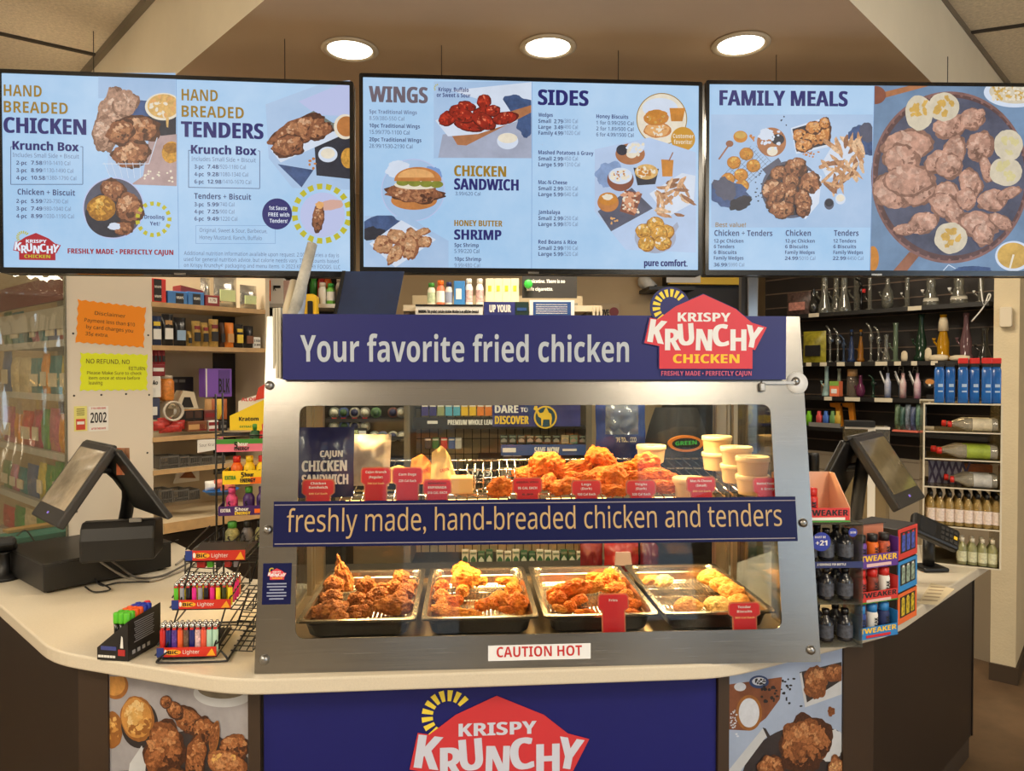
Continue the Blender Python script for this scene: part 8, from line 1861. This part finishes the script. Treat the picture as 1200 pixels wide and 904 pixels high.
# ---- acrylic bottle rack on the counter's right end
Bp = at_z(1172, 668.7, ZT); BRF = frame((Bp.x, Bp.y, ZT), (.857, -.515, 0)); bf = lambda x, y: on(BRF, x, y)
bu0, bu1 = bf(1082, 600)[0], 0.0; bvt = bf(1172, 474)[1]; bd = (at_z(1190, 651, ZT) - Bp).length
bsv = [.004, bf(1171, 622)[1], bf(1171, 575)[1], bf(1171, 541)[1], bf(1171, 508)[1], bvt]
ACR2 = glass('rack_acrylic', (236, 226, 200), 1.0, .05, .10, (214, 198, 160)); ACE = M('acrylic_edge', (214, 206, 186), rough=.25)
t = thing('bottle_rack', 'clear acrylic rack of small liquor bottles at the right end of the counter', 'bottle rack', BRF @ Vector((bu0 / 2, 0, -bd / 2)))
for x in (bu0, bu1): m = MB(); m.box((x, bvt / 2, -bd / 2), (.006, bvt, bd), ACR2, BRF); m.box((x, bvt / 2, .001), (.006, bvt, .002), ACE, BRF); m.obj('side_panel', t)
for v in bsv: m = MB(); m.box((bu0 / 2, v - .002, -bd / 2), (-bu0 - .006, .004, bd), ACR2, BRF); m.box((bu0 / 2, v - .002, .001), (-bu0, .005, .002), ACE, BRF); m.obj('rack_shelf', t)
LIQ = glass('clear_spirit_glass', (236, 236, 230), 2.4, .05, .28, (226, 220, 204)); LIQA = glass('amber_spirit_glass', (246, 232, 190), 2.0, .05, .35, (214, 184, 116)); LIQG = glass('pale_green_spirit', (236, 238, 200), 2.0, .05, .35, (214, 212, 160)); MINL = M('mini_label', (232, 216, 206), rough=.5, var=(90, .25)); MINL2 = M('mini_label_pale', (214, 214, 180), rough=.5, var=(90, .3)); RCAP = M('red_cap', (206, 40, 36), rough=.35)
FPROF = lambda r, h: [(r * .95, 0), (r, .004), (r, h * .62), (r * .7, h * .72), (r * .36, h * .82), (r * .34, h * .93)]
def bot(T, gm, cm, lm, r, h, lab, grp, l0=.12, l1=.5, name='liquor_bottle'):
    t = thing(name, lab, 'bottle', (0, 0, 0), group=grp, m=T)
    m = MB(); m.lathe(FPROF(r, h), gm, T, 16); m.obj('bottle_body', t)
    m = MB(); m.lathe([(r * .48, h * (.91 if cm is RCAP else .84)), (r * .48, h * .99), (.001, h)], cm, T, 14); m.obj('cap', t)
    m = MB(); m.lathe([(r * 1.012, h * l0), (r * 1.012, h * l1)], lm, T, 16, caps=False); m.obj('label', t)
    return t
for k, (px, py, r, w) in enumerate(((1110, 499, .026, -.03), (1097, 530, .028, -.032), (1113, 563, .027, -.03))):
    for j in range(2):
        a = bf(px - j * 6, py); v0 = bsv[4 - k - (0)] if False else [bsv[4], bsv[3], bsv[2]][k]
        L = min(.235, bu1 - .012 - a[0]); T = BRF @ Matrix.Translation((bu1 - .010, v0 + r + .002, w - j * (2 * r + .002))) @ Matrix.Rotation(-pi / 2, 4, 'Y')
        bot(T, LIQ, RCAP, M('spirit_label_%d' % k, [(206, 196, 170), (150, 170, 60), (190, 190, 186)][k], rough=.5, var=(30, .3)), r, L, 'clear bottle lying with red cap to the left, %s row of the rack, %s one' % (['top', 'second', 'third'][k], ['front', 'rear'][j]), 'lying bottles in the rack')
m = MB(); a = bf(1090, 574); b = bf(1131, 544); m.box(((a[0] + b[0]) / 2, bsv[2] + .045, -.14), (b[0] - a[0], .09, .04), M('tartan_box', (150, 150, 170), rough=.5), BRF)
for i in range(6):
    x = a[0] + (b[0] - a[0]) * i / 5; m.prism([(x - .004, bsv[2]), (x + .004, bsv[2]), (x + .03, bsv[2] + .09), (x + .022, bsv[2] + .09)], -.1195, -.1185, M('tartan_line', (70, 60, 90)), BRF); m.prism([(x + .022, bsv[2]), (x + .03, bsv[2]), (x + .004, bsv[2] + .09), (x - .004, bsv[2] + .09)], -.1185, -.1178, M('tartan_line', (70, 60, 90)), BRF)
m.obj('tartan_box', label='lilac checked box behind the third row of lying bottles', cat='box')
m = MB(); a = bf(1134, 574); b = bf(1168, 548); m.box(((a[0] + b[0]) / 2, bsv[2] + .04, -.14), (b[0] - a[0], .08, .04), M('amber_box', (150, 80, 24), rough=.4, var=(30, .5)), BRF); m.obj('amber_box', label='amber striped box beside the lilac checked box', cat='box')
m0 = None
for j in range(4):
    for i in range(8):
        T = BRF @ Matrix.Translation((bf(1091 + i * 11.1, 600)[0], bsv[1] + .001, -.022 - j * .040)) @ Matrix.Rotation(-pi / 2, 4, 'X')
        lab = '%s black capped amber miniature from the left, %s row' % (pos[i], ['front', 'second', 'third', 'rear'][j])
        if m0 is None: m0 = bot(T, LIQA, BLACK, MINL, .0165, bsv[2] - bsv[1] - .022, lab, 'amber miniatures in the rack', name='miniature_bottle')
        else: copy_tree(m0, T, None, lab)
m1 = None
for j in range(2):
    for i, px in enumerate((1128, 1140, 1152, 1164)):
        T = BRF @ Matrix.Translation((bf(px, 650)[0], .006, -.022 - j * .040)) @ Matrix.Rotation(-pi / 2, 4, 'X')
        lab = '%s pale green miniature on the rack floor, %s row' % (pos[i], ['front', 'rear'][j])
        if m1 is None: m1 = bot(T, LIQG, ACE, MINL2, .0165, .105, lab, 'pale miniatures in the rack', name='miniature_bottle')
        else: copy_tree(m1, T, None, lab)
BLUF = M('blue_fluid', (24, 96, 176), rough=.15, coat=.6, var=(14, .25))
for i, px in enumerate((1101, 1114, 1129, 1143, 1157, 1168.5)):
    T = BRF @ Matrix.Translation((bf(px, 470)[0], bvt + .001, -.03 - .012 * (i % 2))); top = bf(px, 427)[1] - bvt
    t = thing('blue_bottle', '%s blue bottle from the left on top of the acrylic rack%s' % (pos[i], ', with a red cap' if i > 1 else ', with a black top'), 'bottle', (0, 0, 0), group='blue bottles on the rack', m=T)
    m = MB(); sec = rrect(-.017, -.014, .017, .014, .006, 3)
    m.loft([[(x * k, z, -y * k) for x, y in sec] for z, k in ((0, .95), (.004, 1), (top * .84, 1), (top * .93, .8), (top * .95, .6))], BLUF, T); m.obj('bottle_body', t)
    m = MB(); m.box((0, top * .975, 0), (.030, .016, .026), BLACK, T, .002)
    m.obj('black_collar', t)
    if i > 1: m = MB(); m.box((0, top + .012, 0), (.033, .022, .03), RCAP, T, .003); m.obj('red_cap', t)
    m = MB(); m.box((.004, top * .45, .0145), (.016, .012, .001), M('pale_blue_print', (170, 196, 226)), T); m.box((.004, top * .30, .0145), (.016, .006, .001), M('pale_blue_print', (170, 196, 226)), T); m.obj('print', t)

# ---- slat wall shelves with glass pipes
rw = lambda x, y: on(RW, x, y)
rv = [rw(1030, 362)[1], rw(1030, 424)[1], rw(1010, 466)[1], rw(1000, 503)[1]]
wl_ = [rw(893, 380)[0], rw(893, 420)[0], rw(893, 460)[0], rw(893, 500)[0]]; wr_ = rw(1158, 400)[0]
SHB = M('black_shelf', (24, 22, 21), rough=.4)
gt = thing('slat_shelves', 'black shelves of glass pipes on the dark slatted wall at right', 'shelf unit', RW @ Vector(((wl_[0] + wr_) / 2, rv[3], -.12)))
for k in range(4): m = MB(); m.box(((wl_[k] + wr_) / 2, rv[k] - .012, -.12), (wr_ - wl_[k], .024, .236), SHB, RW); m.obj('shelf_board', gt)
m = MB(); TAGW = M('price_tag_white', (206, 196, 172), rough=.6)
for k, xs in ((0, ((948, 960), (1064, 1080))), (1, ((945, 951), (961, 969), (981, 990), (1002, 1009), (1026, 1040), (1048, 1056), (1068, 1075), (1091, 1099))), (2, ((966, 975), (990, 1008), (1025, 1046), (1078, 1095)))):
    for x0, x1 in xs:
        m = MB(); y = {0: 364, 1: 425, 2: 467}[k]; a = rw(x0, y)[0]; b = rw(x1, y)[0]; m.box(((a + b) / 2, rv[k] - .012, .002), (b - a, .024, .002), TAGW, RW); m.obj('price_strip', gt)
PG = glass('pipe_glass', (222, 222, 212), 3.2, .08, .12, (206, 204, 190)); PGD = glass('pipe_glass_dark', (120, 122, 114), 3.0, .08, .18, (90, 90, 84))
TINT = {}
def tint(n, c, o=.3): return glass('pipe_' + n, c, 2.0, .06, o, c)
def pipe(px, k, py_top, r, gm, lab, style='beaker', w=-.10, acc=None, grp='glass pipes on the slat shelves'):
    u = rw(px, 400)[0]; v0 = rv[k] + .001; h = max(.05, rw(px, py_top)[1] - v0)
    T = RW @ Matrix.Translation((u, v0, w)) @ Matrix.Rotation(-pi / 2, 4, 'X')
    t = thing('glass_pipe', lab, 'glass pipe', (0, 0, 0), group=grp, m=T)
    P = {'beaker': [(r, 0), (r * 1.05, .006), (r * .95, h * .12), (r * .5, h * .42), (r * .45, h * .9), (r * .6, h * .97), (r * .55, h)], 'tube': [(r, 0), (r, .008), (r * .5, .012), (r * .5, h * .95), (r * .62, h)], 'cone': [(r * 1.1, 0), (r * 1.15, h * .08), (r * .8, h * .14), (r * .85, h * .4), (r * .4, h * .72), (r * .36, h * .9), (r * .5, h)], 'round': [(r * .5, 0), (r * .9, h * .1), (r, h * .3), (r * .8, h * .5), (r * .4, h * .62), (r * .34, h * .95), (r * .45, h)], 'pump': [(r, 0), (r, h * .5), (r * .7, h * .58), (r * .5, h * .66), (r * .5, h * .8)], 'zig': [(r * 1.2, 0), (r * 1.25, .01), (r * 1.0, h * .28), (r * .6, h * .5), (r * .75, h * .62), (r * .6, h)], 'thin': [(r, 0), (r, .006), (r * .35, .012), (r * .35, h * .5), (r * .7, h * .55), (r * .7, h * .7), (r * .3, h * .74), (r * .3, h * .8)]}[style]
    m = MB(); m.lathe(P, gm, T, 18); m.obj('glass_body', t)
    m = MB()
    if style == 'pump': m.tube([(-r * .9, 0, h * .45), (-r * 2.0, 0, h * .72), (-r * 2.6, 0, h * .86)], r * .28, acc or PAPER, T, 6, 2); m.tube([(0, 0, h * .78), (0, 0, h), (-r * 1.2, 0, h * 1.0), (-r * 1.3, 0, h * .9)], r * .16, M('pump_metal', (150, 144, 130), rough=.3, metal=.6), T, 6, 2)
    elif style == 'thin': m.tube([(0, 0, h * .78), (-r * .5, 0, h * .9), (-r * 1.6, 0, h)], r * .34, gm, T, 6, 3); m.lathe([(r * .5, 0), (r * .5, r)], acc or BLACK, T @ Matrix.Translation((r * .7, 0, h * .55)), 10)
    else: m.tube([(r * .5, 0, h * .12), (-r * 1.0, 0, h * .36), (-r * 1.35, 0, h * .42)], r * .16, gm, T, 6, 1); m.lathe([(r * .1, 0), (r * .3, r * .5), (r * .25, r * .55)], acc or gm, T @ Matrix.Translation((-r * 1.35, 0, h * .42)), 10)
    m.obj('side_stem', t)
    if style == 'zig':
        m = MB(); m.lathe([(r * 1.18, h * .14), (r * 1.08, h * .24), (r * 1.1, h * .2)], M('zigzag_white', (206, 200, 184), rough=.5), T, 18, caps=False); m.obj('white_band', t)
    elif acc and style in ('beaker', 'round', 'cone'):
        m = MB(); m.lathe([(r * .5, h * .80), (r * .64, h * .84), (r * .64, h * .90), (r * .5, h * .93)], acc, T, 14); m.obj('coloured_collar', t)
    return t
for px, yt, r, g_, st, w, acc, lab in ((946, 338, .030, PGD, 'round', -.07, None, 'smoky round pipe near the patterned pouch on the top glass shelf'), (957, 312, .040, PG, 'beaker', -.09, None, 'first clear beaker pipe on the top glass shelf'), (966, 310, .036, PG, 'beaker', -.14, None, 'second clear beaker pipe on the top glass shelf'), (980, 312, .040, PG, 'beaker', -.09, None, 'third clear beaker pipe on the top glass shelf'), (990, 308, .036, PG, 'tube', -.14, None, 'tall straight clear pipe on the top glass shelf'), (1001, 325, .022, BLACKG, 'thin', -.08, SRD, 'black pipe with a red bowl on the top glass shelf'), (1011, 322, .022, PG, 'tube', -.08, BLACK, 'clear straight pipe right of the black and red one'), (1031, 318, .034, PG, 'round', -.09, None, 'clear recycler pipe with looped arms on the top glass shelf'), (1055, 322, .024, PG, 'tube', -.08, PAPER, 'clear short pipe with a pale bowl on the top glass shelf'), (1082, 318, .034, PG, 'zig', -.09, PAPER, 'clear pipe with a white zigzag foot, nearer the middle'), (1115, 316, .036, PG, 'zig', -.09, PAPER, 'clear pipe with a white zigzag foot, nearer the column'), (1141, 325, .026, PG, 'tube', -.09, PAPER, 'clear pipe at the column end of the top glass shelf')):
    pipe(px, 0, yt, r, g_, lab, st, w, acc)
for px, yt, r, g_, st, acc, lab in ((964, 381, .018, PG, 'thin', M('acc_slate', (70, 80, 96)), 'slim curved pipe beside the yellow pouch'), (973, 384, .018, PG, 'thin', M('acc_slate', (70, 80, 96)), 'second slim curved pipe beside the yellow pouch'), (980, 392, .018, tint('steel_blue', (90, 110, 140)), 'thin', BLACK, 'steel blue slim pipe on the second glass shelf'), (989, 386, .020, tint('cobalt', (70, 96, 150)), 'cone', BLACK, 'blue topped slim pipe on the second glass shelf'), (1000, 386, .019, tint('amber_slim', (206, 140, 40)), 'cone', BLACK, 'yellow topped slim pipe on the second glass shelf'), (1012, 378, .018, PG, 'thin', BLACK, 'clear curved pipe right of the yellow topped one'), (1021, 382, .018, PG, 'thin', BLACK, 'second clear curved pipe right of the yellow topped one'), (1030, 392, .024, PG, 'beaker', None, 'short clear beaker pipe beside the tall tube'), (1041, 378, .026, tint('green_clear', (150, 170, 140), .3), 'tube', None, 'tall clear green tinged tube on the second glass shelf'), (1071, 368, .034, tint('bottle_green', (44, 70, 50), .5), 'cone', None, 'dark green bottle shaped pipe'), (1097, 368, .036, tint('honey', (206, 150, 30), .6), 'cone', None, 'amber bottle shaped pipe wrapped in white'), (1124, 366, .034, tint('mauve', (130, 96, 100), .5), 'cone', None, 'mauve bottle shaped pipe on a grey foot'), (1146, 384, .034, PGD, 'beaker', None, 'smoky clear pipe at the column end of the second shelf')):
    pipe(px, 1, yt, r, g_, lab, st, -.09, acc)
FOAM = M('white_foam_wrap', (206, 190, 160), rough=.8, bump=(30, .3))
for px, lab, w_, h_ in ((1057, 'white foam lump left of the dark green pipe', .035, .06), (1085, 'white foam lump right of the dark green pipe', .035, .075), (1097, 'white foam wrap under the amber pipe', .10, .035), (1122, 'white foam wrap under the mauve pipe', .10, .03)):
    u = rw(px, 400)[0]; me_ = MB(); T = RW @ Matrix.Translation((u, rv[1] + .001, -.03)) @ Matrix.Rotation(-pi / 2, 4, 'X'); me_.lathe([(w_ * .45, 0), (w_ * .55, h_ * .3), (w_ * .5, h_ * .8), (w_ * .2, h_), (.001, h_ * 1.0)], FOAM, T @ Matrix.Diagonal((1, .5, 1, 1)), 14); me_.obj('foam_wrap', label=lab, cat='packing foam', group='foam wraps')
m = MB(); T = RW @ Matrix.Translation((rw(1097, 400)[0], rv[1] + .17, -.09)) @ Matrix.Rotation(-pi / 2, 4, 'X'); m.lathe([(.026, 0), (.024, .05), (.018, .075), (.001, .08)], FOAM, T, 12); m.obj('foam_sleeve', label='white foam cap over the top of the amber pipe', cat='packing foam')
pouch(917, 342, 944, rv[0] + .001, .05, M('patterned_pouch', (90, 70, 64), rough=.4, var=(40, .7)), 'dark patterned pouch with a pinkish print on the top glass shelf', M('pink_print', (190, 130, 116), var=(40, .4)), fr=RW, onf=rw, w=-.06)
pouch(936, 388, 962, rv[1] + .001, .05, M('olive_gold_pouch', (150, 140, 40), rough=.35, var=(20, .5)), 'olive and gold pouch at the left of the second glass shelf', BKPK, fr=RW, onf=rw, w=-.06)
for px, yt, r, g_, st, acc, lab in ((962, 428, .026, M('pipe_teal_white', (150, 180, 176), var=(12, .5)), 'beaker', None, 'teal and white ceramic beaker pipe on the third shelf'), (971, 432, .022, M('pipe_white_green', (176, 190, 170)), 'beaker', None, 'pale green ceramic beaker pipe behind the teal one'), (1002, 440, .026, tint('purple_round', (110, 50, 80), .7), 'round', None, 'purple round pipe on the third shelf'), (1017, 440, .018, tint('dark_green', (40, 66, 50), .6), 'thin', BLACK, 'dark green curved pipe on the third shelf'), (1034, 430, .018, M('pump_blue', (90, 110, 160), rough=.3, col2=(206, 206, 214), var=(14, 1)), 'pump', PAPER, 'blue shaded pump pipe'), (1045, 434, .016, M('pump_slate', (110, 124, 140), rough=.3), 'pump', PAPER, 'slate pump pipe behind the blue one'), (1052, 430, .018, M('pump_rose', (190, 110, 110), rough=.3, col2=(214, 206, 200), var=(14, 1)), 'pump', PAPER, 'rose shaded pump pipe'), (1062, 434, .016, M('pump_grey', (120, 116, 110), rough=.3), 'pump', PAPER, 'grey pump pipe between the rose and pink ones'), (1069, 430, .018, M('pump_pink', (190, 100, 140), rough=.3, col2=(220, 206, 206), var=(14, 1)), 'pump', PAPER, 'pink shaded pump pipe at the right')):
    pipe(px, 2, yt, r, g_, lab, st, -.07 if 'behind' not in lab and 'between' not in lab else -.13, acc, 'pipes on the third slat shelf')
carton(970, 447, 981, rv[2] + .001, .05, M('orange_card', (230, 120, 80)), 'orange card pack with a green top on the third shelf', [(0, .7, 1, .3, M('pack_green', (130, 170, 70))), (.2, .2, .6, .3, PAPER)], fr=RW, onf=rw)
for px, yt, lab, c in ((958, 450, 'short clear jar left of the orange pack', JARM), (989, 433, 'clear jar with a wooden lid behind the purple pipe', JARM)):
    u = rw(px, 460)[0]; h = rw(px, yt)[1] - rv[2]; T = RW @ Matrix.Translation((u, rv[2] + .001, -.10)) @ Matrix.Rotation(-pi / 2, 4, 'X'); t = thing('glass_jar', lab, 'jar', (0, 0, 0), m=T)
    m = MB(); m.lathe([(.03, 0), (.032, .005), (.032, h * .7), (.028, h * .74)], c, T, 18); m.obj('jar_body', t); m = MB(); m.lathe([(.029, h * .74), (.029, h), (.001, h)], BXTN, T, 18); m.obj('jar_lid', t)
m = MB(); u = rw(1084, 449); m.prism(circ(u[0], u[1], .036, .03, 28), -.10, -.06, BXBK, RW); m.prism(circ(u[0], u[1] + .006, .024, .016, 20), -.06, -.0585, M('badge_tan', (196, 130, 60)), RW); m.box((u[0], rv[2] + .012, -.08), (.04, .024, .03), BXBK, RW); m.box((u[0], u[1] - .012, -.058), (.012, .012, .002), PAPER, RW); m.obj('round_badge', label='round black badge with a tan emblem on the third shelf', cat='badge')
# lowest shelf: torches in a tray, patterned stack
TOR = M('torch_orange', (230, 140, 30), rough=.4)
for i, px in enumerate((966, 981)):
    a = rw(px, 474); t = thing('torch_lighter', '%s orange pistol torch on the low slat shelf' % ['left', 'right'][i], 'torch lighter', RW @ Vector((a[0], rv[3], -.14)), group='orange pistol torches')
    m = MB(); m.prism([(a[0] - .035, a[1] + .005), (a[0] - .03, a[1] - .02), (a[0] + .005, a[1] - .025), (a[0] + .02, rv[3] + .001), (a[0] + .05, rv[3] + .001), (a[0] + .035, a[1] + .01)], -.15, -.12, TOR, RW); m.obj('torch_body', t, mods=[bevel(.004)]); m = MB(); m.rod(RW @ Vector((a[0] - .034, a[1] - .006, -.135)), RW @ Vector((a[0] - .055, a[1] - .008, -.135)), .009, BXBK, None, 10); m.obj('nozzle', t)
m = MB(); a = rw(948, 503)[0]; b = rw(985, 503)[0]; m.box(((a + b) / 2, rv[3] + .014, .002), (b - a, .028, .004), GREY, RW); m.box(((a + b) / 2, rv[3] + .002, -.03), (b - a, .003, .06), GREY, RW); m.obj('lighter_tray', label='grey tray of coloured lighters on the low slat shelf', cat='tray')
for i, (px, c, n_) in enumerate(((945, (120, 190, 40), 'lime'), (957, (206, 80, 80), 'coral'), (965, (70, 110, 190), 'blue'), (973, (110, 150, 90), 'green'), (979, (206, 170, 70), 'gold'))):
    u = rw(px, 490)[0]; m = MB(); T = RW @ Matrix.Translation((u, rv[3] + .005, -.03)); h = rw(px, 483)[1] - rv[3]; m.loft([[(x * k, z, y) for x, y in rrect(-.016, -.010, .016, .010, .004, 2)] for z, k in ((0, 1), (h * .7, 1.1), (h * .75, .6), (h, .5))], M('tray_lighter_' + n_, c, rough=.35), T); m.obj('tray_lighter', label='%s lighter in the grey tray on the low slat shelf' % n_, cat='lighter', group='lighters in the grey tray')
rnd = random.Random(4)
for i in range(6):
    px = 1046 + i * 6.2; pouch(px, 474 + 3 * (i % 2), px + 6, rv[3] + .012, .04, M('patterned_pack_%d' % i, [(90, 110, 80), (60, 90, 80), (110, 120, 130), (70, 80, 110), (90, 120, 100), (60, 60, 66)][i], rough=.4, var=(50, .8)), '%s patterned pack from the left on the right half of the low slat shelf' % pos[i], None, fr=RW, onf=rw, seed=i + 40, group='patterned packs on the low slat shelf')
m = MB(); a = rw(1046, 503)[0]; b = rw(1076, 503)[0]; m.box(((a + b) / 2, rv[3] + .006, -.02), (b - a, .010, .05), M('salmon_box', (216, 110, 90)), RW); m.obj('flat_salmon_box', label='flat salmon box under the patterned packs', cat='box')
# clear stand with white strips behind the right till
Q = at_d(990, 560, 3.05); QF = frame((Q.x, Q.y, 0), (.9, -.4, 0)); qf = lambda x, y: on(QF, x, y); a, b = qf(990, 500), qf(1043, 500); z0 = ZT - .2
t = thing('clear_stand', 'tall clear acrylic stand with a white strip behind the right till', 'display stand', QF @ Vector(((a[0] + b[0]) / 2, z0, -.05)))
m = MB(); m.box(((a[0] + b[0]) / 2, (a[1] + z0) / 2, -.05), (b[0] - a[0], a[1] - z0, .10), ACR2, QF); m.obj('clear_box', t)
m = MB(); u0_, u1_ = qf(1017, 502)[0], qf(1026, 502)[0]; m.box(((u0_ + u1_) / 2, (a[1] + z0) / 2 + .02, .002), (u1_ - u0_, a[1] - z0 - .05, .004), WHITE, QF); m.box(((a[0] + b[0]) / 2, a[1] - .004, .002), (b[0] - a[0], .01, .006), WHITE, QF); m.obj('white_strip', t)
m = MB(); m.box(((a[0] + qf(1025, 500)[0]) / 2, a[1] + .012, -.02), (qf(1025, 500)[0] - a[0], .024, .08), BLACK, QF); m.obj('black_lid', t)
m = MB(); m.box(QF @ Vector(((a[0] + b[0]) / 2, z0 - .02, -.1)), (.36, .3, .036), M('rear_ledge', (190, 172, 140))); m.box(QF @ Vector(((a[0] + b[0]) / 2, (z0 - .04) / 2, -.1)), (.32, .24, z0 - .04), DARK); m.obj('rear_bench', label='low bench behind the right till carrying the clear stand', cat='bench')
for i, px in enumerate((946, 957)): bottle(px, 534, .026, M('sauce_orange_%d' % i, [(190, 70, 40), (206, 100, 50)][i], rough=.35, var=(30, .4)), BLACK, '%s orange sauce bottle behind the left wing of the right till' % ['left', 'right'][i], 'orange sauce bottles', z=-.10, fr=QF, onf=qf, v0=z0 + .001, labm=M('sauce_label', (120, 50, 40)))
# column dispenser and the hanging tube
m = MB(); a = on(cf, 1172, 384); b = on(cf, 1187, 360); m.prism(rrect(a[0], a[1], b[0], b[1], .01, 4), .0, .035, M('dispenser_white', (214, 202, 178), rough=.5), cf); m.obj('wall_dispenser', label='small cream box fixed on the stucco column', cat='dispenser', mods=[bevel(.004)])
m = MB(); m.tube([RW @ Vector((*rw(x, y), -.005)) for x, y in ((1148, 322), (1150, 345), (1153, 358), (1160, 348), (1158, 345), (1152, 360), (1138, 377))], .0035, PAPER, None, 6, 5); m.obj('white_tube', label='white looped tube hanging at the end of the slat shelves', cat='tube')
